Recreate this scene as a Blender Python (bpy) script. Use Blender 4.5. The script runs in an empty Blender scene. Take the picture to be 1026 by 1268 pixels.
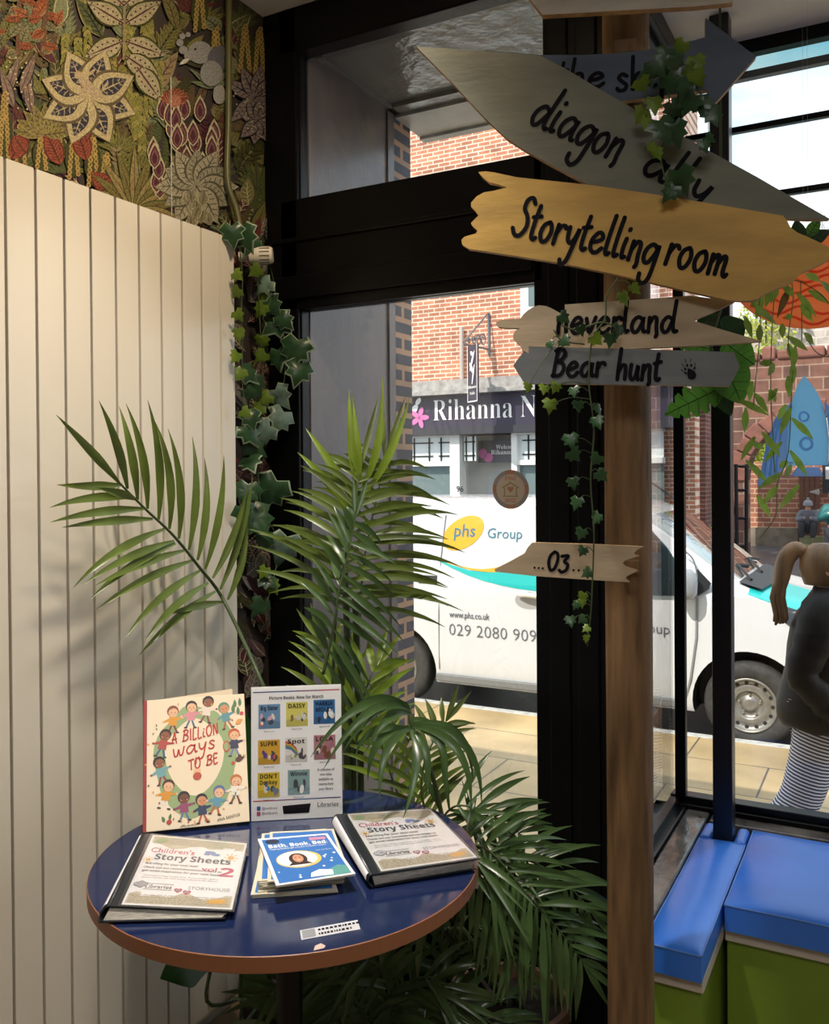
import bpy, bmesh, math, random
from mathutils import Vector as V, Matrix, noise
R = math.radians
random.seed(7)
SC = bpy.context.scene
COL = SC.collection
# ------------------------------------------------------------------ camera
F, CX, CY, HC = 1100.0, 513.0, 599.0, 1.5
YAW, PITCH, ROLL = R(28.3), R(0.45), R(0.45)
_f = V((-math.sin(YAW)*math.cos(PITCH), math.cos(YAW)*math.cos(PITCH), -math.sin(PITCH)))
_r0 = V((math.cos(YAW), math.sin(YAW), 0))
_u0 = _r0.cross(_f)
_r = _r0*math.cos(ROLL) - _u0*math.sin(ROLL)
_r = _r0*math.cos(ROLL) + _u0*(-math.sin(ROLL))
_u = _r.cross(_f)
CAM = V((0, 0, HC))
cam = bpy.data.cameras.new('camera')
camo = bpy.data.objects.new('camera', cam); COL.objects.link(camo)
camo.matrix_world = Matrix(((_r.x, _u.x, -_f.x, CAM.x), (_r.y, _u.y, -_f.y, CAM.y), (_r.z, _u.z, -_f.z, CAM.z), (0, 0, 0, 1)))
cam.sensor_width = 36; cam.lens = 36*F/1268; cam.shift_y = -(634-CY)/1268; cam.clip_start = .05; cam.clip_end = 300
SC.camera = camo
# ------------------------------------------------------------------ world, sun, lamps, exposure
SC.view_settings.view_transform = 'Standard'; SC.view_settings.look = 'None'
SC.view_settings.gamma = 1; SC.view_settings.exposure = 0.0; SC.view_settings.use_curve_mapping = False
try:
    SC.cycles.use_denoising = True
    SC.cycles.max_bounces = 10; SC.cycles.diffuse_bounces = 5; SC.cycles.transparent_max_bounces = 24
    SC.cycles.sample_clamp_indirect = 6
except Exception: pass
SKY = 1.45
w = bpy.data.worlds.new('sky'); SC.world = w; w.use_nodes = True
nt = w.node_tree; nt.nodes.clear()
out = nt.nodes.new('ShaderNodeOutputWorld'); bg = nt.nodes.new('ShaderNodeBackground')
tc = nt.nodes.new('ShaderNodeTexCoord'); nz = nt.nodes.new('ShaderNodeTexNoise'); rp = nt.nodes.new('ShaderNodeValToRGB')
mp = nt.nodes.new('ShaderNodeMapping'); mp.inputs['Scale'].default_value = (1.6, 1.6, 3.2); mp.inputs['Location'].default_value = (.35, .2, 0)
nt.links.new(tc.outputs['Generated'], mp.inputs['Vector']); nt.links.new(mp.outputs['Vector'], nz.inputs['Vector'])
nz.inputs['Scale'].default_value = 2.2; nz.inputs['Detail'].default_value = 6
nt.links.new(nz.outputs['Fac'], rp.inputs['Fac'])
rp.color_ramp.elements[0].position = .36; rp.color_ramp.elements[0].color = (.36, .72, .95, 1)
rp.color_ramp.elements[1].position = .52; rp.color_ramp.elements[1].color = (1, 1.02, 1.03, 1)
nt.links.new(rp.outputs['Color'], bg.inputs['Color']); bg.inputs['Strength'].default_value = SKY
nt.links.new(bg.outputs['Background'], out.inputs['Surface'])
sun = bpy.data.lights.new('sun', 'SUN'); sun.energy = 4.6; sun.angle = R(.6); sun.color = (1, .93, .82)
suno = bpy.data.objects.new('sun', sun); COL.objects.link(suno)
suno.rotation_euler = V((.28, .72, -.86)).to_track_quat('-Z', 'Y').to_euler()
def area(name, loc, target, size, power, color, spread=180, shape='DISK', size_y=None):
    l = bpy.data.lights.new(name, 'AREA'); l.shape = shape; l.size = size; l.energy = power; l.color = color; l.spread = R(spread)
    if size_y: l.size_y = size_y
    o = bpy.data.objects.new(name, l); COL.objects.link(o); o.location = loc
    o.rotation_euler = (V(target)-V(loc)).to_track_quat('-Z', 'Y').to_euler()
    return o
area('ceiling_spot_light', (-.80, 1.40, 2.84), (-1.6, 1.30, 1.9), .10, 8, (1, .80, .55), 140)
area('table_spot_light', (-.98, 1.18, 2.84), (-1.06, 1.38, .75), .10, 7, (1, .94, .86), 75)
area('added_fill_light', (.35, -.5, 2.86), (.35, -.5, 0), .9, 20, (1, .97, .92), 170, 'SQUARE')  # unseen fill lamp added to lift the interior brightness



# ------------------------------------------------------------------ picture helpers (points on real surfaces)
def ray(u, v): return _f + _r*((u-CX)/F) - _u*((v-CY)/F)
def P(u, v, d): return CAM + ray(u, v)*d
def onX(u, v, x): r = ray(u, v); return CAM + r*(x/r.x)
def onY(u, v, y): r = ray(u, v); return CAM + r*(y/r.y)
def onZ(u, v, z): r = ray(u, v); return CAM + r*((z-HC)/r.z)
def onPlane(u, v, o, n): r = ray(u, v); return CAM + r*((V(o)-CAM).dot(n)/r.dot(n))

# ------------------------------------------------------------------ materials
def srgb(r, g, b):
    f = lambda c: (c/255)/12.92 if c/255 <= .04045 else ((c/255+.055)/1.055)**2.4
    return (f(r), f(g), f(b), 1)
MATS = {}
def mat(name, col, rough=.5, metal=0, var=0, vscale=8, bump=0, bscale=60, spec=.5, trans=0, emit=None, coat=0, stretch=None, attr=False, dark=None):
    if name in MATS: return MATS[name]
    m = bpy.data.materials.new(name); m.use_nodes = True; t = m.node_tree; b = t.nodes['Principled BSDF']
    L = t.links.new
    if len(col) == 3: col = (*col, 1)
    b.inputs['Base Color'].default_value = col; b.inputs['Roughness'].default_value = rough; b.inputs['Metallic'].default_value = metal
    b.inputs['Specular IOR Level'].default_value = spec; b.inputs['Coat Weight'].default_value = coat
    co = t.nodes.new('ShaderNodeTexCoord'); mpn = t.nodes.new('ShaderNodeMapping'); L(co.outputs['Object'], mpn.inputs['Vector'])
    if stretch: mpn.inputs['Scale'].default_value = stretch
    src = None
    if attr:
        a = t.nodes.new('ShaderNodeAttribute'); a.attribute_name = 'Col'; src = a.outputs['Color']; L(src, b.inputs['Base Color'])
    if var:
        n = t.nodes.new('ShaderNodeTexNoise'); n.inputs['Scale'].default_value = vscale; n.inputs['Detail'].default_value = 5; L(mpn.outputs['Vector'], n.inputs['Vector'])
        mx = t.nodes.new('ShaderNodeMix'); mx.data_type = 'RGBA'
        r2 = t.nodes.new('ShaderNodeMapRange'); r2.inputs[1].default_value = .3; r2.inputs[2].default_value = .7; L(n.outputs['Fac'], r2.inputs[0]); L(r2.outputs[0], mx.inputs[0])
        dk = dark or tuple(c*(1-var) for c in col[:3])
        mx.inputs[6].default_value = (*dk[:3], 1); mx.inputs[7].default_value = tuple(min(1, c*(1+var*.5)) for c in col[:3])+(1,)
        if src:
            mu = t.nodes.new('ShaderNodeMix'); mu.data_type = 'RGBA'; mu.blend_type = 'MULTIPLY'; mu.inputs[0].default_value = 1
            mx.inputs[6].default_value = (1-var,)*3+(1,); mx.inputs[7].default_value = (1, 1, 1, 1)
            L(src, mu.inputs[6]); L(mx.outputs[2], mu.inputs[7]); src = mu.outputs[2]
        else: src = mx.outputs[2]
        L(src, b.inputs['Base Color'])
    if bump:
        n2 = t.nodes.new('ShaderNodeTexNoise'); n2.inputs['Scale'].default_value = bscale; n2.inputs['Detail'].default_value = 4; L(mpn.outputs['Vector'], n2.inputs['Vector'])
        bp = t.nodes.new('ShaderNodeBump'); bp.inputs['Strength'].default_value = bump; bp.inputs['Distance'].default_value = .01
        L(n2.outputs['Fac'], bp.inputs['Height']); L(bp.outputs['Normal'], b.inputs['Normal'])
    if emit: b.inputs['Emission Color'].default_value = (*emit[:3], 1); b.inputs['Emission Strength'].default_value = emit[3]
    if trans:
        tr = t.nodes.new('ShaderNodeBsdfTranslucent'); ms = t.nodes.new('ShaderNodeMixShader'); ms.inputs[0].default_value = trans
        tr.inputs['Color'].default_value = tuple(min(1, c*1.6) for c in col[:3])+(1,)
        if src: L(src, tr.inputs['Color'])
        L(b.outputs[0], ms.inputs[1]); L(tr.outputs[0], ms.inputs[2]); L(ms.outputs[0], t.nodes['Material Output'].inputs['Surface'])
    MATS[name] = m
    return m
def glass_mat(name, tint=(1, 1, 1), rough=0, gloss=1.0):
    m = bpy.data.materials.new(name); m.use_nodes = True; t = m.node_tree; t.nodes.clear(); L = t.links.new
    o = t.nodes.new('ShaderNodeOutputMaterial'); tr = t.nodes.new('ShaderNodeBsdfTransparent'); g = t.nodes.new('ShaderNodeBsdfGlossy')
    fr = t.nodes.new('ShaderNodeLayerWeight'); fr.inputs['Blend'].default_value = .5; pw = t.nodes.new('ShaderNodeMath'); pw.operation = 'POWER'; pw.inputs[1].default_value = 5
    ma = t.nodes.new('ShaderNodeMath'); ma.operation = 'MULTIPLY_ADD'; ma.inputs[1].default_value = .96; ma.inputs[2].default_value = .04
    ms = t.nodes.new('ShaderNodeMixShader'); mu = t.nodes.new('ShaderNodeMath'); mu.operation = 'MULTIPLY'; mu.inputs[1].default_value = gloss
    L(fr.outputs['Facing'], pw.inputs[0]); L(pw.outputs[0], ma.inputs[0]); tr.inputs['Color'].default_value = (*tint, 1); g.inputs['Roughness'].default_value = rough
    L(ma.outputs[0], mu.inputs[0]); L(mu.outputs[0], ms.inputs[0]); L(tr.outputs[0], ms.inputs[1]); L(g.outputs[0], ms.inputs[2]); L(ms.outputs[0], o.inputs['Surface'])
    MATS[name] = m
    return m
def brick_mat(name, c1, c2, mortar, bw, bh, axis='XZ', msize=.012, rough=.85, offset=.5, nlo=.7, nsc=3.5):
    m = bpy.data.materials.new(name); m.use_nodes = True; t = m.node_tree; b = t.nodes['Principled BSDF']; L = t.links.new
    b.inputs['Roughness'].default_value = rough
    co = t.nodes.new('ShaderNodeTexCoord'); sp = t.nodes.new('ShaderNodeSeparateXYZ'); cb = t.nodes.new('ShaderNodeCombineXYZ')
    L(co.outputs['Object'], sp.inputs[0]); L(sp.outputs[axis[0]], cb.inputs[0]); L(sp.outputs[axis[1]], cb.inputs[1])
    br = t.nodes.new('ShaderNodeTexBrick'); L(cb.outputs[0], br.inputs['Vector']); br.inputs['Scale'].default_value = 1
    br.inputs['Brick Width'].default_value = bw; br.inputs['Row Height'].default_value = bh; br.inputs['Mortar Size'].default_value = msize
    br.inputs['Mortar Smooth'].default_value = .15; br.offset = offset; br.inputs['Bias'].default_value = 0
    br.inputs['Color1'].default_value = (*c1[:3], 1); br.inputs['Color2'].default_value = (*c2[:3], 1); br.inputs['Mortar'].default_value = (*mortar[:3], 1)
    n = t.nodes.new('ShaderNodeTexNoise'); n.inputs['Scale'].default_value = nsc; n.inputs['Detail'].default_value = 6; L(co.outputs['Object'], n.inputs['Vector'])
    r2 = t.nodes.new('ShaderNodeMapRange'); r2.inputs[1].default_value = .3; r2.inputs[2].default_value = .7; r2.inputs[3].default_value = nlo; r2.inputs[4].default_value = 1.15; L(n.outputs['Fac'], r2.inputs[0])
    mu = t.nodes.new('ShaderNodeMix'); mu.data_type = 'RGBA'; mu.blend_type = 'MULTIPLY'; mu.inputs[0].default_value = 1
    L(br.outputs['Color'], mu.inputs[6]); L(r2.outputs[0], mu.inputs[7]); L(mu.outputs[2], b.inputs['Base Color'])
    bp = t.nodes.new('ShaderNodeBump'); bp.inputs['Strength'].default_value = .5; bp.inputs['Distance'].default_value = .01; bp.invert = True
    L(br.outputs['Fac'], bp.inputs['Height']); L(bp.outputs['Normal'], b.inputs['Normal'])
    MATS[name] = m
    return m

# ------------------------------------------------------------------ mesh helpers
class MB:
    def __init__(s): s.v = []; s.f = []; s.m = []; s.c = []; s.col = (1, 1, 1); s.mi = 0
    def add(s, vs, fs, mi=None, col=None):
        k = len(s.v); s.v += [V(p) for p in vs]
        for f in fs: s.f.append([k+i for i in f]); s.m.append(s.mi if mi is None else mi); s.c.append(s.col if col is None else col)
    def quad(s, a, b, c, d, mi=None, col=None): s.add([a, b, c, d], [(0, 1, 2, 3)], mi, col)
    def poly(s, pts, mi=None, col=None): s.add(pts, [tuple(range(len(pts)))], mi, col)
    def box(s, lo, hi, mi=None, col=None):
        x0, y0, z0 = lo; x1, y1, z1 = hi
        s.add([(x0, y0, z0), (x1, y0, z0), (x1, y1, z0), (x0, y1, z0), (x0, y0, z1), (x1, y0, z1), (x1, y1, z1), (x0, y1, z1)],
              [(0, 3, 2, 1), (4, 5, 6, 7), (0, 1, 5, 4), (1, 2, 6, 5), (2, 3, 7, 6), (3, 0, 4, 7)], mi, col)
    def obox(s, o, X, Y, Z, mi=None, col=None):   # o corner, three edge vectors
        o = V(o); X = V(X); Y = V(Y); Z = V(Z)
        s.add([o, o+X, o+X+Y, o+Y, o+Z, o+X+Z, o+X+Y+Z, o+Y+Z], [(0, 3, 2, 1), (4, 5, 6, 7), (0, 1, 5, 4), (1, 2, 6, 5), (2, 3, 7, 6), (3, 0, 4, 7)], mi, col)
    def tube(s, pts, r, n=8, mi=None, col=None, cap=True):
        pts = [V(p) for p in pts]; rs = r if isinstance(r, (list, tuple)) else [r]*len(pts)
        vs, fs = [], []; prev = None
        for i, p in enumerate(pts):
            t = (pts[min(i+1, len(pts)-1)]-pts[max(i-1, 0)]).normalized()
            if prev is None: a = t.orthogonal().normalized()
            else:
                a = prev - t*prev.dot(t)
                a = a.normalized() if a.length > 1e-6 else t.orthogonal().normalized()
            prev = a; b = t.cross(a)
            for k in range(n): ang = 2*math.pi*k/n; vs.append(p+(a*math.cos(ang)+b*math.sin(ang))*rs[i])
        for i in range(len(pts)-1):
            for k in range(n): fs.append((i*n+k, i*n+(k+1) % n, (i+1)*n+(k+1) % n, (i+1)*n+k))
        if cap: fs.append(tuple(range(n-1, -1, -1))); fs.append(tuple((len(pts)-1)*n+k for k in range(n)))
        s.add(vs, fs, mi, col)
    def lathe(s, o, ax, prof, n=32, mi=None, col=None, a0=0):   # prof: (radius, along)
        o = V(o); ax = V(ax).normalized(); a = ax.orthogonal().normalized(); b = ax.cross(a); vs, fs = [], []
        for r, h in prof:
            for k in range(n): g = 2*math.pi*k/n+a0; vs.append(o+ax*h+(a*math.cos(g)+b*math.sin(g))*r)
        for i in range(len(prof)-1):
            for k in range(n): fs.append((i*n+k, i*n+(k+1) % n, (i+1)*n+(k+1) % n, (i+1)*n+k))
        s.add(vs, fs, mi, col)
    def slab(s, pts, nrm, th, mi=0, side=None):   # outline polygon given thickness behind its face
        n = V(nrm).normalized(); pts = [V(p) for p in pts]; k = len(pts)
        ar = V((0, 0, 0))
        for i in range(k): ar += pts[i].cross(pts[(i+1) % k])
        if ar.dot(n) < 0: pts.reverse()
        bk = [p-n*th for p in pts]
        s.add(pts, [tuple(range(k))], mi); s.add(bk, [tuple(range(k-1, -1, -1))], mi)
        for i in range(k): j = (i+1) % k; s.add([pts[j], pts[i], bk[i], bk[j]], [(0, 1, 2, 3)], mi if side is None else side)
    def build(s, name, mats, parent=None, smooth=False, bevel=0, segs=2, loc=None):
        if not s.v: return None
        me = bpy.data.meshes.new(name)
        if loc is None:
            if parent is not None: loc = V((0, 0, 0))
            else:
                xs = [p.x for p in s.v]; ys = [p.y for p in s.v]; zs = [p.z for p in s.v]
                loc = V(((min(xs)+max(xs))/2, (min(ys)+max(ys))/2, min(zs)))
        base = V((0, 0, 0)); q = parent
        while q is not None: base += q.location; q = q.parent
        off = base+V(loc)
        me.from_pydata([p-off for p in s.v], [], s.f)
        for m in (mats if isinstance(mats, (list, tuple)) else [mats]): me.materials.append(m)
        me.polygons.foreach_set('material_index', s.m)
        if smooth: me.polygons.foreach_set('use_smooth', [True]*len(s.f))
        if any(c != (1, 1, 1) for c in s.c):
            at = me.color_attributes.new('Col', 'FLOAT_COLOR', 'CORNER'); data = []
            for p, c in zip(me.polygons, s.c): data += (list(c[:3])+[1])*p.loop_total
            at.data.foreach_set('color', data)
        me.update()
        o = bpy.data.objects.new(name, me); COL.objects.link(o); o.location = loc
        if parent is not None: o.parent = parent
        if smooth == 'auto':
            md = o.modifiers.new('edges', 'EDGE_SPLIT'); md.split_angle = R(40)
        if bevel:
            md = o.modifiers.new('bevel', 'BEVEL'); md.width = bevel; md.segments = segs; md.limit_method = 'ANGLE'; md.angle_limit = R(40)
        return o
def tag(o, label=None, cat=None, group=None, kind=None):
    if label: o['label'] = label
    if cat: o['category'] = cat
    if group: o['group'] = group
    if kind: o['kind'] = kind
    return o
def thing(name, loc, label, cat, group=None):
    o = bpy.data.objects.new(name, None); COL.objects.link(o); o.location = loc; o.empty_display_size = .05
    return tag(o, label, cat, group)
def S(o): o['kind'] = 'structure'; return o
def box(name, lo, hi, m, parent=None, bevel=0): b = MB(); b.box(lo, hi); return b.build(name, m, parent, bevel=bevel)
def crom(pts, n=6):   # smooth curve through points
    pts = [V(p) for p in pts]
    if len(pts) < 3: return [pts[0].lerp(pts[-1], i/n) for i in range(n+1)]
    out = []
    for i in range(len(pts)-1):
        p0 = pts[i-1] if i else pts[0]*2-pts[1]; p1 = pts[i]; p2 = pts[i+1]; p3 = pts[i+2] if i+2 < len(pts) else p2*2-p1
        for k in range(n):
            t = k/n; out.append(.5*((2*p1)+(p2-p0)*t+(2*p0-5*p1+4*p2-p3)*t*t+(3*p1-p0-3*p2+p3)*t**3))
    out.append(pts[-1]); return out
class Fr:    # flat frame: origin, x axis, y axis (world lengths per unit)
    def __init__(s, o, x, y): s.o = V(o); s.x = V(x); s.y = V(y); s.n = s.x.cross(s.y).normalized()
    def __call__(s, a, b, c=0): return s.o+s.x*a+s.y*b+s.n*c
_tc = {}
def glyphs(body, off=0, shear=0):
    k = (body, off, shear)
    if k in _tc: return _tc[k]
    c = bpy.data.curves.new('t', 'FONT'); c.body = body; c.offset = off; c.shear = shear; c.resolution_u = 2
    o = bpy.data.objects.new('t', c); COL.objects.link(o)
    me = bpy.data.meshes.new_from_object(o.evaluated_get(bpy.context.evaluated_depsgraph_get()))
    r = ([tuple(v.co) for v in me.vertices], [tuple(p.vertices) for p in me.polygons])
    bpy.data.objects.remove(o); bpy.data.curves.remove(c); bpy.data.meshes.remove(me)
    _tc[k] = r; return r
def fancy(s, up, lo, dg=None):
    o = ''
    for ch in s:
        if 'A' <= ch <= 'Z': o += chr(up+ord(ch)-65)
        elif 'a' <= ch <= 'z': o += chr(lo+ord(ch)-97)
        elif ch.isdigit() and dg: o += chr(dg+ord(ch)-48)
        else: o += ch
    return o
serif = lambda s: fancy(s, 0x1D400, 0x1D41A, 0x1D7CE)
bold = lambda s: fancy(s, 0x1D5D4, 0x1D5EE, 0x1D7EC)
script = lambda s: fancy(s, 0x1D4D0, 0x1D4EA)
def text(mb, fr, body, x, y, w=None, h=None, c=.0006, align='L', mi=None, col=None, off=0, shear=0, rot=0):
    """letters on a frame: baseline start x,y; w = total width or h = capital height, in frame units"""
    vs, fs = glyphs(body, off, shear)
    if not vs: return
    x0 = min(v[0] for v in vs); x1 = max(v[0] for v in vs)
    sc = w/(x1-x0) if w else h/.7
    sy = h/.7 if h else sc
    dx = {'L': -x0*sc, 'C': -(x0+x1)/2*sc, 'R': -x1*sc}[align]
    cr, sr = math.cos(rot), math.sin(rot)
    pts = []
    for v in vs:
        a, b = v[0]*sc+dx, v[1]*sy
        pts.append(fr(x+a*cr-b*sr, y+a*sr+b*cr, c))
    mb.add(pts, fs, mi, col)
def ell(fr, x, y, rx, ry, c=0, n=20, rot=0):
    cr, sr = math.cos(rot), math.sin(rot)
    return [fr(x+rx*math.cos(t)*cr-ry*math.sin(t)*sr, y+rx*math.cos(t)*sr+ry*math.sin(t)*cr, c) for t in [2*math.pi*i/n for i in range(n)]]
def ribbon(mb, pts, wd, n, mi=None, col=None):   # flat brush stroke with round ends, pts in 3-D, n = face normal
    pts = [V(p) for p in pts]; vs = []; 
    for i, p in enumerate(pts):
        t = (pts[min(i+1, len(pts)-1)]-pts[max(i-1, 0)]).normalized(); sd = t.cross(n)*wd/2
        vs += [p-sd, p+sd]
    mb.add(vs, [(2*i, 2*i+1, 2*i+3, 2*i+2) for i in range(len(pts)-1)], mi, col)
    for p in (pts[0], pts[-1]):
        a = n.orthogonal().normalized(); b = n.cross(a)
        mb.poly([p+(a*math.cos(g)+b*math.sin(g))*wd/2 for g in [2*math.pi*i/10 for i in range(10)]], mi, col)

# single-stroke brush alphabet (x-height 1, ascender 2)
SG = {
'a': ([[(.82, .85), (.5, 1), (.14, .78), (0, .38), (.16, .04), (.46, .08), (.8, .6), (.9, 1), (.86, .45), (.95, .06), (1.12, .06)]], 1.2),
'b': ([[(.12, 2), (.04, 1), (0, .06)], [(.02, .45), (.3, .92), (.62, .92), (.76, .55), (.58, .08), (.12, .06)]], 1.0),
'd': ([[(.8, .85), (.45, .98), (.1, .7), (0, .3), (.2, 0), (.5, .1), (.82, .7)], [(1.05, 2), (.92, 1), (.88, .35), (1.0, .02), (1.2, .05)]], 1.25),
'e': ([[(.04, .48), (.42, .56), (.78, .76), (.62, 1), (.32, .96), (.04, .58), (.06, .2), (.32, 0), (.62, .05), (.88, .28)]], 1.05),
'g': ([[(.82, .85), (.5, 1), (.14, .78), (0, .38), (.16, .06), (.46, .1), (.8, .6), (.92, 1), (.9, .2), (.78, -.7), (.45, -1), (.1, -.85), (.05, -.55)]], 1.1),
'h': ([[(.1, 2), (.03, 1), (0, 0)], [(0, .4), (.3, .9), (.6, .9), (.66, .5), (.66, .04)]], .95),
'i': ([[(.1, 1), (.03, .5), (.1, .05), (.3, .1)], [(.16, 1.45), (.18, 1.5)]], .5),
'l': ([[(.12, 2), (.04, 1), (.04, .25), (.16, .02), (.34, .12)]], .5),
'm': ([[(.02, .95), (.04, 0)], [(.04, .55), (.3, .95), (.5, .85), (.52, .05)], [(.52, .55), (.8, .95), (1.0, .85), (1.02, .2), (1.2, .02), (1.32, .14)]], 1.4),
'n': ([[(.06, .95), (.02, 0)], [(.03, .5), (.35, .95), (.62, .88), (.64, .3), (.7, -.1), (.62, -.3)]], .95),
'o': ([[(.5, 1), (.14, .82), (0, .4), (.2, .02), (.52, .06), (.74, .5), (.62, .9), (.4, .98)]], .98),
'p': ([[(.08, 1), (.04, .2), (0, -.9)], [(.05, .55), (.35, .98), (.68, .85), (.7, .35), (.4, .02), (.06, .12)]], .95),
'r': ([[(.06, .98), (.02, 0)], [(.03, .5), (.28, .92), (.55, .98), (.66, .86)]], .76),
's': ([[(.6, .85), (.34, 1), (.12, .8), (.3, .55), (.55, .3), (.42, .02), (.1, .02), (0, .16)]], .8),
't': ([[(.24, 1.7), (.14, .8), (.16, .15), (.34, 0), (.5, .1)], [(-.05, 1.08), (.5, 1.2)]], .66),
'u': ([[(.06, .98), (.02, .35), (.2, .02), (.5, .2), (.68, .95), (.66, .35), (.76, .02)]], .98),
'v': ([[(0, .95), (.28, .02), (.72, 1.02)]], .84),
'w': ([[(0, .95), (.12, .1), (.4, .1), (.55, .8), (.68, .1), (.95, .15), (1.15, 1.02)]], 1.3),
'y': ([[(.04, .98), (.1, .4), (.36, .2), (.62, .5), (.78, 1), (.62, .1), (.42, -.7), (.1, -.95), (-.05, -.7)]], .95),
'S': ([[(1.0, 1.75), (.75, 2), (.4, 1.85), (.35, 1.4), (.7, 1.05), (.85, .55), (.55, .08), (.15, .05), (-.12, .35)]], 1.1),
'B': ([[(.25, 2), (.1, 1), (-.02, .04)], [(.05, 1.85), (.5, 2.02), (.85, 1.7), (.62, 1.25), (.22, 1.08), (.7, .95), (.82, .5), (.5, .08), (-.1, .05)]], 1.05),
'A': ([[(0, 0), (.3, 1.2), (.5, 2), (.62, 1), (.78, 0)], [(.08, .7), (.8, .75)]], 1.0),
'I': ([[(.1, 2), (.08, 0)]], .4), 'L': ([[(.08, 2), (.04, 0), (.55, .05)]], .75), 'O': ([[(.5, 2), (.1, 1.6), (.02, .7), (.3, 0), (.7, .2), (.9, 1.1), (.75, 1.8), (.5, 2)]], 1.1),
'N': ([[(.02, 0), (.06, 2), (.65, .05), (.7, 2)]], .95), 'T': ([[(0, 1.9), (.9, 2)], [(.45, 1.95), (.42, 0)]], .95), 'E': ([[(.6, 2), (.06, 1.95), (.02, 0), (.6, .05)], [(.05, 1.05), (.5, 1.1)]], .8),
'0': ([[(.5, 2), (.12, 1.6), (0, .8), (.25, .05), (.62, .2), (.85, 1.1), (.78, 1.8), (.45, 2)]], 1.05),
'3': ([[(.05, 1.55), (.7, 1.62), (.35, 1.0), (.72, .7), (.62, .1), (.2, -.15), (-.05, .05)]], .9),
' ': ([], .75), '.': ([[(.05, 0), (.08, .03)]], .42)}
def hand(mb, to3, n, body, p0, p1, xh, wd, up=-1, slant=.08, aspect=1.0, gap=.12, mi=None):
    """brush lettering between two baseline points; up=-1 for picture coordinates"""
    tot = sum(SG[c][1]+gap for c in body)-gap; x0, y0 = p0; L = math.hypot(p1[0]-x0, p1[1]-y0); dx, dy = (p1[0]-x0)/L, (p1[1]-y0)/L; sc = L/tot; px, py = (-dy*up, dx*up)
    if up == -1: px, py = (dy, -dx)
    cur = 0
    for ch in body:
        st, adv = SG[ch]
        for s_ in st:
            pts = crom([V((a, b_, 0)) for a, b_ in s_], 5) if len(s_) > 2 else [V((a, b_, 0)) for a, b_ in s_]
            P3 = []
            for q in pts: a = (cur+q.x+q.y*slant*xh/sc)*sc; h = q.y*xh; P3.append(to3(x0+dx*a+px*h, y0+dy*a+py*h))
            ribbon(mb, P3, wd, n, mi)
        cur += adv+gap
# ------------------------------------------------------------------ common materials
BLACK = mat('black_gloss_paint', srgb(13, 13, 15), .3, var=.3, vscale=3, bump=.05, bscale=40, spec=.22)
GLASS = glass_mat('window_glass'); 
WHITE = mat('white_paint', srgb(225, 222, 214), .4)
CREAM = mat('radiator_enamel', srgb(218, 209, 192), .24, coat=.2)
WOOD = mat('pine_pole', srgb(126, 97, 67), .6, spec=.25, var=.5, vscale=7, stretch=(6, 6, .7), bump=.25, bscale=22)
STEM = mat('plant_stem', srgb(62, 78, 40), .5, var=.3)
INK = mat('black_brush_paint', srgb(20, 18, 24), .6, spec=.08)
DARKMETAL = mat('dark_iron', srgb(24, 25, 28), .45, .4)
PRINT = mat('printed_paper', (1, 1, 1), .45, attr=True)
# ================================================================== the room
XL, YW = -1.68, 2.17
CEIL = 2.9
S(box('floor', (-1.8, -3.5, -.12), (3.2, 2.75, 0), mat('floor_boards', srgb(150, 130, 104), .5, var=.35, vscale=5, stretch=(1, .15, 1))))
cm = mat('ceiling_plaster', srgb(246, 243, 238), .8, bump=.03)
S(box('ceiling', (-1.8, -3.5, CEIL), (3.2, 2.2, 3.2), cm))
S(box('ceiling_bay', (-.62, 2.05, 2.76), (3.2, 2.86, 3.2), cm))
wm = mat('wallpaper_ground', srgb(52, 42, 36), .7)
S(box('wall_left', (-1.8, -3.5, -.12), (XL, YW+.1, CEIL), wm))
S(box('wall_back', (-1.8, -3.62, -.12), (3.2, -3.5, 3.2), mat('painted_wall', srgb(196, 190, 180), .7)))
S(box('wall_right', (3.2, -3.62, -.12), (3.32, 2.86, 3.2), MATS['painted_wall']))
S(box('roof', (-8, -3.62, 2.95), (-1.8, 2.87, 3.2), MATS['painted_wall']))
S(box('baseboard_left', (XL, -3.5, 0), (XL+.02, YW, .09), WHITE, bevel=.004))
# black timber window wall
b = MB()
b.box((XL, YW, -.12), (-1.558, YW+.06, CEIL)); b.box((-.815, YW, -.5), (-.55, YW+.12, 2.33)); b.box((-.787, YW, 2.33), (-.55, YW+.12, CEIL))
b.box((-1.62, YW, 2.0), (-.79, YW+.06, 2.33)); b.box((-1.62, YW, 2.765), (-.76, YW+.06, CEIL)); b.box((-1.62, YW, -.5), (-.79, YW+.06, .39))
# raised boards, header moulding and grooved post
b.box((XL, YW-.012, 2.03), (-.815, YW, 2.10)); b.box((XL, YW-.008, 2.2), (-.815, YW, 2.215))
for x in (-.775, -.70, -.625): b.box((x, YW-.008, 0), (x+.055, YW, CEIL))
b.box((XL, YW-.012, .02), (-.815, YW, .33)); 
S(b.build('wall_front', BLACK, bevel=.004))
def window(name, lo, hi, y, bead=.012, bm=BLACK, pane_inset=.04):
    t = thing(name, ((lo[0]+hi[0])/2, y, lo[1]), None, None); S(t)
    f = MB(); x0, z0 = lo; x1, z1 = hi
    for i, e in enumerate((bead, bead*.45)):
        ya = y+.012+i*.016; yb = ya+.02
        f.box((x0, ya, z0), (x0+e, yb, z1)); f.box((x1-e, ya, z0), (x1, yb, z1)); f.box((x0, ya, z0), (x1, yb, z0+e)); f.box((x0, ya, z1-e), (x1, yb, z1))
    f.build('window_frame', bm, t, bevel=.003)
    g = MB(); g.box((x0, y+pane_inset, z0), (x1, y+pane_inset+.006, z1)); g.build('pane', GLASS, t)
    return t
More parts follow.
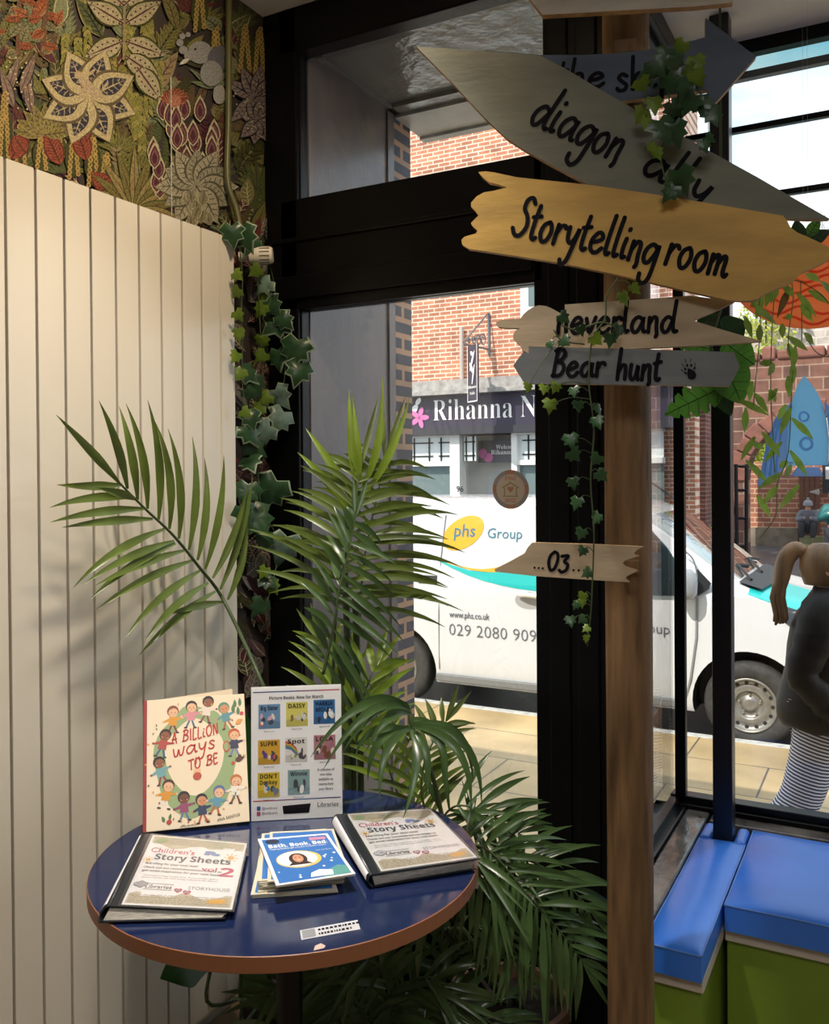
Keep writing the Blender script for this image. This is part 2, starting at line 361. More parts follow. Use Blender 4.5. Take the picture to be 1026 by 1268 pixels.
window('window_1', (-1.565, 2.315), (-.775, 2.78), YW+.0)
window('window_2', (-1.565, .375), (-.803, 2.012), YW+.0)
# bay: low walls, sills, side and front glazing
XB, YB = -.55, 2.74
b = MB(); b.box((-.67, YW+.12, -.5), (XB-.01, YB+.12, .46)); b.box((-.67, YB, -.5), (3.2, YB+.12, .46)); S(b.build('wall_bay', BLACK))
SILL = mat('sill_paint_sky_sheen', srgb(112, 106, 100), .14, var=.6, vscale=14, bump=.2, bscale=30)  # black sill lightened: the reflected sky is put into its base colour
b = MB(); b.box((XB+.001, 2.03, .455), (XB+.068, YB, .497)); S(b.build('trim_1', SILL, bevel=.006))
b = MB(); b.box((XB+.075, YB-.075, .455), (3.2, YB, .495)); S(b.build('trim_2', SILL, bevel=.006))
t = S(thing('window_3', (XB, 2.45, .46), None, None))
f = MB()
for i, e in enumerate((.04, .02)):
    xa = XB-.05+i*.022
    f.box((xa, YW+.02, .46), (xa+.028, YB, .46+e+.025)); f.box((xa, YW+.02, 2.72-e), (xa+.028, YB, 2.76))
f.box((XB-.036, YB+.0, .46), (XB-.004, YB+.03, 2.76))
f.build('window_frame', BLACK, t, bevel=.003)
g = MB(); g.box((XB-.045, YW+.02, .5), (XB-.039, YB, 2.74)); g.build('pane', GLASS, t)
t = S(thing('window_4', (1, YB, .46), None, None))
f = MB()
f.box((XB-.05, YB, .46), (3.2, YB+.05, .53)); f.box((XB-.03, YB-.015, .46), (3.2, YB+.02, .51))
f.box((XB-.05, YB, 2.722), (3.2, YB+.04, 2.78))
f.build('window_frame', BLACK, t, bevel=.003)
f = MB(); f.box((XB, YB+.012, 2.655), (3.2, YB+.04, 2.676)); f.build('transom_bar', mat('grey_glazing_bar', srgb(96, 104, 110), .4), t, bevel=.002)
for z in (2.503, 2.300):
    f = MB(); f.box((XB, YB+.012, z), (3.2, YB+.036, z+.017)); f.build('transom_bar', BLACK, t, bevel=.003)
g = MB(); g.box((XB-.03, YB+.022, .5), (3.2, YB+.028, 2.66)); g.build('pane', GLASS, t)
lead = glass_mat('obscured_glass', (.66, .76, .74), .35, 2)
g = MB(); g.box((XB-.03, YB+.020, 2.67), (3.2, YB+.03, 2.73)); g.build('obscured_pane', lead, t)
b = MB(); b.box((-.442, 2.545, .40), (-.390, 2.60, 2.76)); S(b.build('pillar', mat('black_steel', srgb(14, 16, 24), .3), bevel=.004))
# porch outside the window
PANEL = mat('porch_dark_panel', srgb(122, 114, 116), .26, var=.25, vscale=4, stretch=(1, 1, .3), bump=.08, bscale=80)
b = MB(); b.box((-1.72, YW+.06, -.5), (-1.555, 2.745, 3.0)); b.box((-1.556, 2.70, -.5), (-1.548, 2.742, 2.78)); S(b.build('wall_porch', PANEL))
bk = brick_mat('blue_painted_brick', srgb(62, 66, 84), srgb(92, 92, 106), srgb(196, 158, 130), .2, .057, 'YZ', .011, .6)
b = MB(); b.box((-1.8, 2.745, -.5), (-1.555, 2.875, 3.2)); S(b.build('wall_porch_pier', bk))
SOFF = mat('porch_soffit_gloss', srgb(120, 123, 127), .13, bump=.9, bscale=14, var=.3, vscale=3)
b = MB(); b.box((-1.56, YW+.06, 2.80), (-.55, 2.76, 3.0)); b.box((-1.56, YW+.10, 2.785), (-1.53, 2.76, 2.80)); b.box((-1.56, 2.70, 2.785), (-.55, 2.76, 2.80)); S(b.build('ceiling_porch', SOFF))
b = MB(); b.box((-1.56, 2.76, 2.775), (-.6, 2.98, 3.2)); b.box((-1.56, 2.96, 2.765), (-.6, 3.0, 2.80)); S(b.build('beam_porch', mat('lintel_grey', srgb(196, 200, 202), .45, var=.2)))
S(box('wall_outside', (-8, 2.6, -.5), (-1.8, 2.87, 3.0), MATS['painted_wall']))
# ------------------------------------------------------------------ the street
def paving_mat():
    m = brick_mat('paving_slabs', srgb(212, 184, 136), srgb(192, 170, 132), srgb(112, 104, 92), 1.1, .62, 'XY', .007, .35, nlo=.5, nsc=1.3)
    return m
S(box('pavement', (-16, 2.2, -.7), (9, 6.96, -.5), paving_mat()))
S(box('kerb', (-16, 6.96, -.7), (9, 7.06, -.497), mat('granite_kerb', srgb(196, 196, 192), .6, var=.3, vscale=20), bevel=.01))
S(box('road', (-40, 7.06, -.8), (40, 60, -.6), mat('asphalt', srgb(78, 80, 86), .4, var=.5, vscale=60, bump=.7, bscale=300)))
# ================================================================== shop across the street
BR = brick_mat('orange_brick', srgb(208, 138, 106), srgb(172, 112, 90), srgb(236, 212, 190), .235, .078, 'XZ', .011)
BRD = brick_mat('brown_brick', srgb(120, 72, 62), srgb(92, 58, 54), srgb(140, 112, 100), .235, .078, 'YZ', .012)
SHOPW = mat('shopfront_white', srgb(228, 228, 224), .5)
FASC = mat('fascia_navy', srgb(56, 50, 70), .4)
LETTER = mat('white_lettering', srgb(245, 245, 242), .5)
PINK = mat('pink_print', srgb(216, 120, 178), .5)
YS = 15.1
def ys(u, v, dy=0): return onY(u, v, YS-dy)
shop = thing('shop_building', (-6.5, YS, -.6), 'orange brick shop across the street with a navy sign fascia and white shopfront', 'building')
b = MB()
zt = 3.0
b.box((-16, YS, zt), (-3.1, YS+1.6, 9.5)); b.box((-16, YS+1.2, -.6), (-3.1, YS+1.6, zt)); b.build('brick_wall', [BR], shop)
b = MB(); b.box((-3.1, YS+1.62, -.6), (-3.0, 17.75, 4.4)); b.build('side_wall', BRD, shop)
b = MB(); b.box((-16, YS-.35, 3.02), (-3.1, YS, 3.10)); b.box((-16, YS-.25, 3.10), (-3.1, YS, 3.30)); b.build('cornice', mat('cornice_lead', srgb(170, 166, 162), .6, var=.4), shop)
b = MB(); b.box((-16, YS-.14, 2.42), (-3.1, YS+.3, 3.02)); fa = b.build('fascia', FASC, shop)
b = MB(); b.box((-16, YS-.2, 2.28), (-3.1, YS+.3, 2.42)); b.build('fascia_ledge', mat('ledge_black', srgb(54, 54, 62), .5), shop)
fl = ys(536, 521, .15); frb = ys(659, 516, .15)
fr = Fr(fl, (1, 0, 0), (0, 0, 1))
b = MB(); text(b, fr, serif('Rihanna Nails'), 0, 0, w=(frb.x-fl.x)*1.37, h=.40, c=.004, off=-.012); lt = b.build('sign_lettering', LETTER, fa)
b = MB(); p = ys(519, 514, .15)
f2 = Fr(p, (1, 0, 0), (0, 0, 1))
for k in range(5):
    a = k*1.2566; b.poly(ell(f2, .11*math.cos(a), .11*math.sin(a)-.05, .1, .05, .004, 12, a), 0)
for k, (x, y, r) in enumerate(((-.1, .22, .1), (-.02, .36, .08), (-.1, .5, .07))): b.poly(ell(f2, x, y-.1, r, r*.6, .003+k*.001, 12, .9), 1)
b.build('sign_flower', [PINK, LETTER], fa)
# brick wall window top right
wn = MB(); a = ys(644, 392, .06); c = ys(700, 330, .06); wn.box((a.x, YS-.06, a.z-.1), (c.x, YS+.1, c.z)); wf = wn.build('sash_frame', SHOPW, shop)
DG = mat('dark_shop_glass', srgb(110, 126, 126), .08)
wn = MB(); a2 = ys(654, 379, .07); wn.box((a2.x, YS-.075, a2.z), (c.x-.15, YS-.06, c.z-.2)); wn.build('pane', DG, wf)
b = MB(); p0 = ys(571, 405, .08); b.tube([p0, V((p0.x, YS-.08, 3.1))], .04, 8); b.build('drainpipe', mat('pipe_grey', srgb(190, 178, 170), .6), shop)
# shopfront: pilasters, transom lights, big panes, recessed door
b = MB()
for u0, u1 in ((480, 497), (558, 570), (634, 641), (690, 700)):
    x0 = ys(u0, 560).x; x1 = ys(u1, 560).x; b.box((x0, YS-.05, -.6), (x1, YS+.25, 2.28))
zt1, zt0, zw1, zw0 = ys(560, 541).z, ys(560, 571).z, ys(560, 577).z, ys(560, 612).z
b.box((-16, YS-.03, zt1), (ys(566, 560).x, YS+.2, zt1+.06)); b.box((-16, YS-.03, zw1), (ys(566, 560).x, YS+.2, zt0)); b.box((-16, YS-.03, -.6), (ys(566, 560).x, YS+.2, .35))
b.box((ys(638, 560).x, YS-.03, zw1), (-3.4, YS+.2, zt0)); b.box((ys(638, 560).x, YS-.03, -.6), (-3.4, YS+.2, .35)); b.box((ys(638, 560).x, YS-.03, zt1), (-3.4, YS+.2, zt1+.06))
b.build('shopfront_frame', SHOPW, shop)
LEADG = mat('leaded_light', srgb(222, 230, 232), .2)
b = MB(); x0, x1 = ys(500, 560).x, ys(562, 560).x; b.box((x0-1.5, YS+.08, zt0), (x1, YS+.1, zt1)); x2, x3 = ys(641, 560).x, -3.4; b.box((x2, YS+.08, zt0), (x3, YS+.1, zt1)); b.box((ys(572, 560).x, YS+.08, zt0), (ys(587, 560).x, YS+.1, zt1)); tl = b.build('transom_lights', LEADG, shop)
for xa, xb, n in ((ys(506, 560).x, ys(534, 560).x, 2), (ys(541, 560).x, ys(559, 560).x, 2), (ys(645, 560).x, ys(690, 560).x, 2), (ys(573, 560).x, ys(586, 560).x, 2)):
    b = MB()
    for i in range(n): xx = xa+(xb-xa)*(i+.25)/(n-.5+.0001); b.box((xx-.012, YS+.06, zt0), (xx+.012, YS+.08, zt1))
    for z in (zt0+.1, zt1-.1): b.box((xa, YS+.06, z-.012), (xb, YS+.08, z+.012))
    b.build('leading', DARKMETAL, tl)
b = MB(); b.box((x0-1.5, YS+.1, .35), (x1, YS+.12, zw1)); b.box((x2, YS+.1, .35), (x3, YS+.12, zw1)); b.build('display_pane', DG, shop)
b = MB(); xd0, xd1 = ys(571, 560).x, ys(634, 560).x
b.box((xd0-.3, YS+.95, -.6), (xd1+.3, YS+1.0, 2.3)); b.box((xd0-.3, YS+.2, -.6), (xd0-.26, YS+.95, 2.3)); b.box((xd0-.3, YS+.9, zw1-.1), (xd1+.3, YS+.95, zt0+.02)); dw = b.build('entrance_frame', SHOPW, shop)
b = MB(); b.box((xd0+.1, YS+.9, -.55), (xd1-.05, YS+.96, zw1-.1)); d = b.build('shop_door', mat('door_white', srgb(214, 218, 218), .5), shop)
b = MB(); b.box((xd0+.3, YS+.885, .2), (xd1-.2, YS+.91, zw1-.25)); b.build('door_pane', DG, d)
q0 = onY(592, 573, YS+.5); q1 = onY(650, 544, YS+.5)
b = MB(); b.box((q0.x, YS+.5, q0.z), (q1.x, YS+.53, q1.z)); wp = b.build('welcome_panel', mat('panel_grey', srgb(98, 96, 100), .4), shop)
b = MB(); f3 = Fr((0, YS+.5, 0), (1, 0, 0), (0, 0, 1)); pw = q1.x-q0.x; ph = q1.z-q0.z
text(b, f3, serif('Welcome to'), q0.x+pw*.38, q0.z+ph*.60, w=pw*.6, c=.004, mi=0); text(b, f3, serif('Rihanna Nails'), q0.x+pw*.28, q0.z+ph*.36, w=pw*.8, c=.004, mi=0)
for k in (0, 1): b.poly(ell(f3, q0.x+pw*(.1+.12*k), q0.z+ph*(.42-.2*k), pw*.1, ph*.2, .004, 12, 1.2-k*.9), 1)
b.build('welcome_lettering', [LETTER, PINK], wp)
b = MB(); f4 = Fr(ys(565, 609, .06), (1, 0, 0), (0, 0, 1)); text(b, f4, '96', 0, 0, h=.11, c=.002); b.build('door_number', INK, shop)
# upper band seen through the transom of the porch window
# hanging sign on a scroll bracket
hs = thing('hanging_sign', (-6.3, YS-.5, 2.9), 'tall narrow dark hanging sign on a scrolled iron bracket above the navy fascia', 'sign')
yo = YS-.78
c0 = onY(578, 429, yo); c1 = onY(597, 498, yo)
b = MB(); b.obox((c0.x+.02, yo-.02, c1.z), (c1.x-c0.x, -.22, 0), (.012, .03, 0), (0, 0, c0.z-c1.z)); pn = b.build('sign_panel', FASC, hs)
X = V((c1.x-c0.x, -.22, 0)); fr = Fr(V((c0.x+.02, yo-.02, c1.z))-V((.002, .012, 0)), X, (0, 0, c0.z-c1.z))
b = MB()
for (x, y, rx, ry, rot) in ((.5, .72, .3, .05, .6), (.42, .60, .2, .06, -.4), (.6, .48, .22, .05, .9), (.5, .84, .18, .04, -.2)): b.poly(ell(fr, x, y, rx, ry, .003, 16, rot))
text(b, fr, serif('Rihanna'), .5, .24, w=.8, h=.05, c=.003, align='C'); text(b, fr, serif('Nails'), .5, .13, w=.5, h=.05, c=.003, align='C')
for x in (0, .95): b.add([fr(x, 0, .002), fr(x+.05, 0, .002), fr(x+.05, 1, .002), fr(x, 1, .002)], [(0, 1, 2, 3)])
b.add([fr(0, .0, .002), fr(1, .0, .002), fr(1, .02, .002), fr(0, .02, .002)], [(0, 1, 2, 3)]); b.build('sign_print', LETTER, pn)
b = MB()
pa = onY(601, 388, YS-.05); pb = onY(580, 428, yo)
b.tube([V((pa.x+.05, YS-.025, pa.z)), V((pa.x+.05, YS-.025, pb.z-.1))], .022, 6); b.tube([V((pa.x+.05, YS-.02, pb.z+.02)), V((c0.x-.02, yo-.1, pb.z+.02))], .02, 6); b.tube([pa+V((.05, 0, 0)), V((c0.x-.02, yo-.1, pb.z+.05))], .016, 6)
for k in range(4):
    t_ = (k+1.3)/5.2; q = V((pa.x+.05, YS-.02, pb.z+.04)).lerp(V((c0.x, yo-.1, pb.z+.04)), t_); r_ = .13*(1-t_)+.03
    b.tube([q+(V((c0.x, yo-.1, 0))-V((pa.x, YS, 0))).normalized()*(r_*math.cos(a)*(1-a/14))+V((0, 0, r_+r_*math.sin(a)*(1-a/14))) for a in [i*.5 for i in range(19)]], .012, 5)
b.build('iron_bracket', mat('bracket_iron', srgb(112, 116, 124), .5, .3), hs)

# ================================================================== stone gateway and courtyard
ST = brick_mat('red_sandstone', srgb(140, 98, 84), srgb(112, 84, 76), srgb(168, 140, 122), .62, .32, 'XZ', .02, .9)
VO = mat('arch_stone', srgb(142, 96, 84), .9, var=.35, vscale=3, bump=.3, bscale=12)
YG = 24.0
gate = thing('stone_archway', (-1.5, YG, -.6), 'red sandstone gateway arch beyond the van with a yard behind it', 'archway')
ac = onY(1012, 596, YG); rad = ac.x-onY(921, 596, YG).x
xl, xr_ = onY(868, 590, YG).x, 9.0; ztop = onY(1000, 441, YG).z
b = MB(); pts = [V((xl, YG, -.6)), V((ac.x-rad, YG, -.6))]
pts += [V((ac.x-rad*math.cos(a), YG, ac.z+rad*math.sin(a)*.95)) for a in [math.pi*i/24 for i in range(25)]]
pts += [V((ac.x+rad, YG, -.6)), V((xr_, YG, -.6)), V((xr_, YG, ztop)), V((xl, YG, ztop))]
b.slab(pts, (0, -1, 0), 1.1, 0); b.build('gate_wall', ST, gate)
b = MB()
for i in range(15):
    a0, a1 = math.pi*(i+.04)/15, math.pi*(i+.96)/15; q = lambda a, r, y: V((ac.x-r*math.cos(a), y, ac.z+r*math.sin(a)*.95))
    r0, r1 = rad*.985, rad*(1.22+.03*(i % 2))
    b.add([q(a0, r0, YG-.05), q(a1, r0, YG-.05), q(a1, r1, YG-.05), q(a0, r1, YG-.05), q(a0, r0, YG+.1), q(a1, r0, YG+.1), q(a1, r1, YG+.1), q(a0, r1, YG+.1)],
          [(0, 1, 2, 3), (0, 4, 5, 1), (1, 5, 6, 2), (2, 6, 7, 3), (3, 7, 4, 0)])
b.build('arch_ring', VO, gate, bevel=.03)
b = MB(); random.seed(3)
x = xl
while x < 4:
    wd_ = random.uniform(.35, .7); h_ = random.uniform(.16, .34); b.box((x+.02, YG-.06, ztop-.04), (x+wd_-.02, YG+.8, ztop+h_)); x += wd_
b.build('coping', VO, gate, bevel=.06)
S(box('wall_pale', (-6, 29, -.6), (12, 30, onY(1000, 394, 29).z), brick_mat('pale_stone', srgb(206, 198, 190), srgb(190, 180, 172), srgb(220, 214, 206), .5, .22, 'XZ', .02)))
yw = 27.5
CB = brick_mat('courtyard_brick', srgb(186, 122, 96), srgb(164, 104, 84), srgb(214, 180, 152), .45, .14, 'XZ', .018)
d0x = onY(989, 640, yw-.02).x; zc = onY(940, 572, yw).z
b = MB(); b.box((-7, yw, -.6), (8, yw+.5, zc)); S(b.build('wall_courtyard', CB))
b = MB(); b.box((-7, yw-.12, -.6), (d0x-.03, yw, -.05)); b.box((d0x+2.0, yw-.12, -.6), (8, yw, -.05)); S(b.build('wall_courtyard_base', mat('mossy_stone', srgb(140, 128, 112), .9, var=.4, vscale=4, bump=.4)))
d0 = onY(989, 640, yw-.02); d1 = onY(1015, 588, yw-.02)
dr = thing('courtyard_door', (d0.x, yw-.1, -.4), 'dark brown plank door in the courtyard brick wall behind the seated person', 'door')
b = MB()
for i in range(4): w_ = (d1.x-d0.x)/4; b.box((d0.x+i*w_+.01, yw-.06, -.45), (d0.x+(i+1)*w_-.01, yw-.01, d1.z))
b.build('door_leaf', mat('door_brown', srgb(116, 74, 60), .6), dr)
b = MB()
for v in (609, 634): z = onY(1010, v, yw-.07).z; b.add([(d1.x-.02, yw-.07, z-.09), (d1.x-.02, yw-.07, z+.09), (d0.x+.25, yw-.07, z)], [(0, 1, 2)]); b.box((d0.x+.3, yw-.08, z-.025), (d1.x, yw-.062, z+.025))
b.build('strap_hinges', mat('hinge_pale', srgb(196, 190, 186), .5), dr)
b = MB(); s0 = onY(984, 660, yw-.7); b.box((s0.x, yw-.9, -.6), (s0.x+1.3, yw-.1, -.45)); b.box((s0.x+.1, yw-.6, -.45), (s0.x+1.2, yw-.1, -.25))
tag(b.build('stone_step', mat('mossy_step', srgb(150, 150, 112), .9, var=.4, vscale=4), bevel=.02), 'mossy stone step under the courtyard door', 'step')
n0 = onY(1018, 611, yw-.02); b = MB(); b.box((n0.x, yw-.05, n0.z), (n0.x+.6, yw-.01, n0.z+.85)); nb = b.build('board', mat('notice_black', srgb(40, 42, 50), .4))
tag(nb, 'dark framed notice board on the courtyard wall right of the brown door', 'notice board'); nb.name = 'notice_board'
b = MB(); b.box((n0.x+.08, yw-.056, n0.z+.4), (n0.x+.5, yw-.05, n0.z+.75)); b.build('notice', LETTER, nb)
S(box('courtyard', (-12, 19.5, -.62), (16, 29, -.585), brick_mat('cobbles', srgb(128, 128, 136), srgb(98, 98, 108), srgb(70, 70, 76), .24, .16, 'XY', .03, .3)))
gl = thing('iron_gate', (onY(917, 660, 23.5).x, 23.5, -.6), 'black iron gate leaf folded open against the left pier of the arch', 'gate')
gp = onY(917, 625, 23.3); b = MB()
for dx in (-.1, .12): b.tube([(gp.x+dx, 23.3, -.55), (gp.x+dx, 23.3+dx, 1.75)], .05, 6)
for z in (-.3, .4, 1.1, 1.7): b.tube([(gp.x-.1, 23.3, z), (gp.x+.12, 23.3, z)], .035, 6)
for z in (-.2, .6): b.lathe((gp.x-.16, 23.28, z), (0, 1, 0), [(0, 0), (.1, .01), (.1, .03), (0, .04)], 12)
b.build('gate_bars', DARKMETAL, gl)
# foliage beyond the arch, bare tree above the wall
def scatter_leaves(mb, c, rad3, n, size, seed):
    rnd = random.Random(seed)
    for _ in range(n):
        while True:
            q = V((rnd.uniform(-1, 1), rnd.uniform(-1, 1), rnd.uniform(-1, 1)))
            if q.length < 1: break
        p = V(c)+V((q.x*rad3[0], q.y*rad3[1], q.z*rad3[2])); a = V((rnd.uniform(-1, 1), rnd.uniform(-1, 1), rnd.uniform(-1, 1))).normalized(); e = a.orthogonal().normalized(); s = size*rnd.uniform(.6, 1.3)
        mb.add([p-a*s, p+e*s*.5, p+a*s, p-e*s*.5], [(0, 1, 2, 3)])
for nm, lab, u, v, y, rr, n, col in (('bush', 'yellow green bush seen through the arch behind the courtyard wall', 950, 562, 28.4, (1.3, .3, 1.1), 1500, srgb(176, 190, 84)),
                                     ('evergreen_shrub', 'yellow green shrub rising behind the arch wall left of the blue rocket', 948, 392, 27.9, (.8, .4, 2.4), 1300, srgb(178, 184, 90))):
    t = thing(nm, onY(u, v, y)-V((0, 0, rr[2])), lab, 'bush')
    b = MB(); scatter_leaves(b, onY(u, v, y), rr, n, .085, 5); b.build('foliage', mat(nm+'_leaf', col, .6, trans=.3), t)
    b = MB(); p = onY(u, v, y); b.tube([(p.x, p.y, -.5), p+V((0, 0, rr[2]*.5))], [.06, .02], 6); b.build('stem', STEM, t)
tr = thing('bare_tree', onY(1040, 600, 38), 'bare winter tree against the sky above the pale wall', 'tree')
b = MB(); rnd = random.Random(11)
def branch(p, d, L, r, lv):
    q = p+d*L; b.tube([p, p.lerp(q, .5)+V((rnd.uniform(-1, 1), 0, rnd.uniform(-1, 1)))*L*.06, q], [r, r*.8, r*.6], 5, cap=False)
    if lv == 0: return
    for _ in range(3 if lv > 1 else 4):
        d2 = (d+V((rnd.uniform(-1, 1), rnd.uniform(-.4, .4), rnd.uniform(-.5, .8)))*.75).normalized(); branch(p.lerp(q, rnd.uniform(.5, 1)), d2, L*rnd.uniform(.55, .8), r*.55, lv-1)
base = onY(1035, 600, 38); base.z = -.6
branch(base, V((-.05, 0, 1)), 5.0, .16, 5); branch(base+V((-3.2, 1, 0)), V((.05, 0, 1)), 4.6, .12, 5)
b.build('branches', mat('bare_bark', srgb(120, 112, 116), .9), tr)
# ================================================================== the parked van
def skin(name, pts, edges, rad, m, parent=None, sub=2, loc=None):
    me = bpy.data.meshes.new(name); base = V((0, 0, 0)); q = parent
    while q is not None: base += q.location; q = q.parent
    me.from_pydata([V(p)-base for p in pts], edges, []); o = bpy.data.objects.new('tmp', me); COL.objects.link(o)
    md = o.modifiers.new('s', 'SKIN'); md.use_smooth_shade = True
    for i, r in enumerate(rad): o.data.skin_vertices[0].data[i].radius = r if isinstance(r, tuple) else (r, r)
    o.data.skin_vertices[0].data[0].use_root = True
    if sub: sm = o.modifiers.new('d', 'SUBSURF'); sm.levels = sub; sm.render_levels = sub
    dg = bpy.context.evaluated_depsgraph_get(); dg.update(); nm = bpy.data.meshes.new_from_object(o.evaluated_get(dg))
    bpy.data.objects.remove(o); nm.materials.clear(); nm.materials.append(m)
    for p in nm.polygons: p.use_smooth = True; p.material_index = 0
    r = bpy.data.objects.new(name, nm); COL.objects.link(r)
    if parent is not None: r.parent = parent
    return r
def lin(tab, x):
    for (a, va), (b, vb) in zip(tab, tab[1:]):
        if a >= x >= b: return va+(vb-va)*((x-a)/(b-a))
    return tab[0][1] if x > tab[0][0] else tab[-1][1]
GR, XN, YC, HW = -.6, -.03, 7.13+.955, .955
ZR = [(0, .70), (-.03, .86), (-.12, .97), (-.30, 1.04), (-.60, 1.13), (-.92, 1.21), (-1.02, 1.25), (-1.40, 1.53), (-1.78, 1.79), (-1.95, 1.86), (-2.3, 1.90), (-2.9, 1.915), (-4.5, 1.91), (-4.82, 1.87), (-4.92, 1.7)]
HWT = [(0, .62), (-.03, .74), (-.12, .84), (-.3, .905), (-.6, .945), (-.95, HW), (-4.7, HW), (-4.88, .93), (-4.92, .90)]
RW = [(0, .9), (-.3, .88), (-.9, .86), (-1.05, .865), (-1.8, .82), (-2.3, .815), (-4.92, .80)]
def section(x):
    hw, zr = lin(HWT, x), lin(ZR, x); rw = hw*lin(RW, x); zb = .24; belt = min(1.16, zr-.05)
    zs = [zb, .30, .50, .80, min(1.0, (.8+belt)/2+.06), belt]; ys_ = [hw*.955, hw*.985, hw*1.0, hw*1.0, hw*.995, hw*.985]
    if zr-belt > .2:
        for k in (.25, .5, .75): ys_.append(hw*.985+(rw-hw*.985)*k*.97); zs.append(belt+(zr-.10-belt)*k)
        ys_ += [rw, rw*.985, rw*.94, rw*.80, rw*.4, 0]; zs += [zr-.10, zr-.055, zr-.022, zr-.006, zr, zr]
    else:
        for k in (.25, .5, .75): ys_.append(hw*.985+(rw-hw*.985)*k); zs.append(belt+(zr-belt)*(k*.7))
        ys_ += [rw*.97, rw*.93, rw*.86, rw*.7, rw*.35, 0]; zs += [zr-.012, zr-.007, zr-.003, zr, zr+.004, zr+.006]
    return [(y, z) for y, z in zip(ys_, zs)]
NS = 15
def vpt(x, i, t=0, side=-1, off=0):
    """point on the van skin: x along, i section index (float)"""
    s = section(x); k = min(int(i), NS-2); f_ = i-k; y = s[k][0]*(1-f_)+s[k+1][0]*f_; z = s[k][1]*(1-f_)+s[k+1][1]*f_
    return V((XN+x, YC+side*y, GR+z))
van = thing('van', (XN-2.4, YC, GR), 'white parked van with teal and yellow stripes and a telephone number', 'van')
VW = mat('van_white_paint', srgb(214, 217, 221), .22, coat=.6)
TEAL = mat('teal_vinyl', srgb(40, 182, 180), .3); YEL = mat('yellow_vinyl', srgb(232, 168, 40), .35); GTX = mat('grey_lettering', srgb(92, 98, 106), .4); TTX = mat('teal_lettering', srgb(56, 116, 136), .4)
BLKP = mat('black_plastic', srgb(38, 39, 42), .55)
VG = glass_mat('van_glass', (.30, .40, .42), 0, 1.6)
xs_ = [0, -.03, -.12, -.3, -.45, -.6, -.75, -.92, -1.02, -1.2, -1.4, -1.6, -1.78, -1.95, -2.3, -2.6, -2.9, -3.2, -3.5, -3.8, -4.1, -4.5, -4.7, -4.82, -4.92]
vs, fs = [], []
for x in xs_:
    s = section(x); row = [V((XN+x, YC-y, GR+z)) for y, z in s]+[V((XN+x, YC+y, GR+z)) for y, z in s[-2::-1]]; vs += row
M_ = 2*NS-1
for i in range(len(xs_)-1):
    for k in range(M_-1): fs.append((i*M_+k, i*M_+k+1, (i+1)*M_+k+1, (i+1)*M_+k))
    fs.append((i*M_+M_-1, i*M_, (i+1)*M_, (i+1)*M_+M_-1))
fs.append(tuple(range(M_))[::-1]); fs.append(tuple((len(xs_)-1)*M_+k for k in range(M_)))
b = MB(); b.add(vs, fs)
body = b.build('body', [VW, BLKP], van, smooth=True)
XF, XR = -.974-XN, -4.05-XN
cut = MB()
for xw in (XF, XR):
    for sd in (-1, 1): cut.lathe((XN+xw, YC+sd*(HW+.12), GR+.335), (0, -sd, 0), [(0, 0), (.415, 0), (.415, .42), (0, .42)], 40)
co_ = cut.build('cut', BLKP, None)
bm_ = bmesh.new(); bm_.from_mesh(body.data); bmesh.ops.recalc_face_normals(bm_, faces=bm_.faces); bm_.to_mesh(body.data); bm_.free()
bm_ = bmesh.new(); bm_.from_mesh(co_.data); bmesh.ops.remove_doubles(bm_, verts=bm_.verts, dist=1e-5); bmesh.ops.recalc_face_normals(bm_, faces=bm_.faces); bm_.to_mesh(co_.data); bm_.free()
md = body.modifiers.new('b', 'BOOLEAN'); md.operation = 'DIFFERENCE'; md.object = co_; md.solver = 'EXACT'
try: md.material_mode = 'TRANSFER'
except Exception: pass
dg = bpy.context.evaluated_depsgraph_get(); dg.update(); nm = bpy.data.meshes.new_from_object(body.evaluated_get(dg))
body.modifiers.clear(); body.data = nm; bpy.data.objects.remove(co_)
es = body.modifiers.new('edges', 'EDGE_SPLIT'); es.split_angle = R(35)
def wheel(xw, side):
    c = V((XN+xw, YC+side*(HW-.22), GR+.335)); ax = V((0, side, 0))
    t_ = MB(); t_.lathe(c, ax, [(.20, .02), (.22, 0), (.30, .0), (.328, .03), (.335, .06), (.335, .16), (.328, .19), (.305, .215), (.25, .22), (.215, .205), (.20, .19)], 48)
    ty = t_.build('tyre', mat('tyre_rubber', srgb(58, 57, 56), .75, var=.4, vscale=30), van, smooth=True)
    r_ = MB(); r_.lathe(c, ax, [(.20, .10), (.212, .20), (.205, .212), (.192, .205), (.185, .175), (.160, .168), (.150, .172), (.112, .180), (.102, .172), (.096, .150), (.06, .150), (.055, .165), (.03, .168), (0, .168)], 48)
    ri = r_.build('rim', mat('wheel_steel', srgb(150, 148, 142), .4, .6, var=.2, vscale=20), van, smooth=True)
    a = V((1, 0, 0)); z = V((0, 0, 1)); rr = lambda g, q, d: c+ax*d+(a*math.cos(g)+z*math.sin(g))*q
    if side > 0: return
    for k in range(15): g = 2*math.pi*k/15; h = MB(); o = rr(g, .170, .1745); h.poly([o+(a*math.cos(e)+z*math.sin(e))*.0155 for e in [i*math.pi/6 for i in range(12)]]); h.build('vent_hole', BLKP, ri)
    for k in range(5): g = 2*math.pi*k/5+.3; hb = MB(); hb.lathe(rr(g, .078, .148), ax, [(.012, 0), (.012, .018), (0, .02)], 6); hb.build('wheel_nut', mat('nut_steel', srgb(176, 174, 168), .3, .8), ri)
for xw in (XF, XR):
    for sd in (-1, 1): wheel(xw, sd)
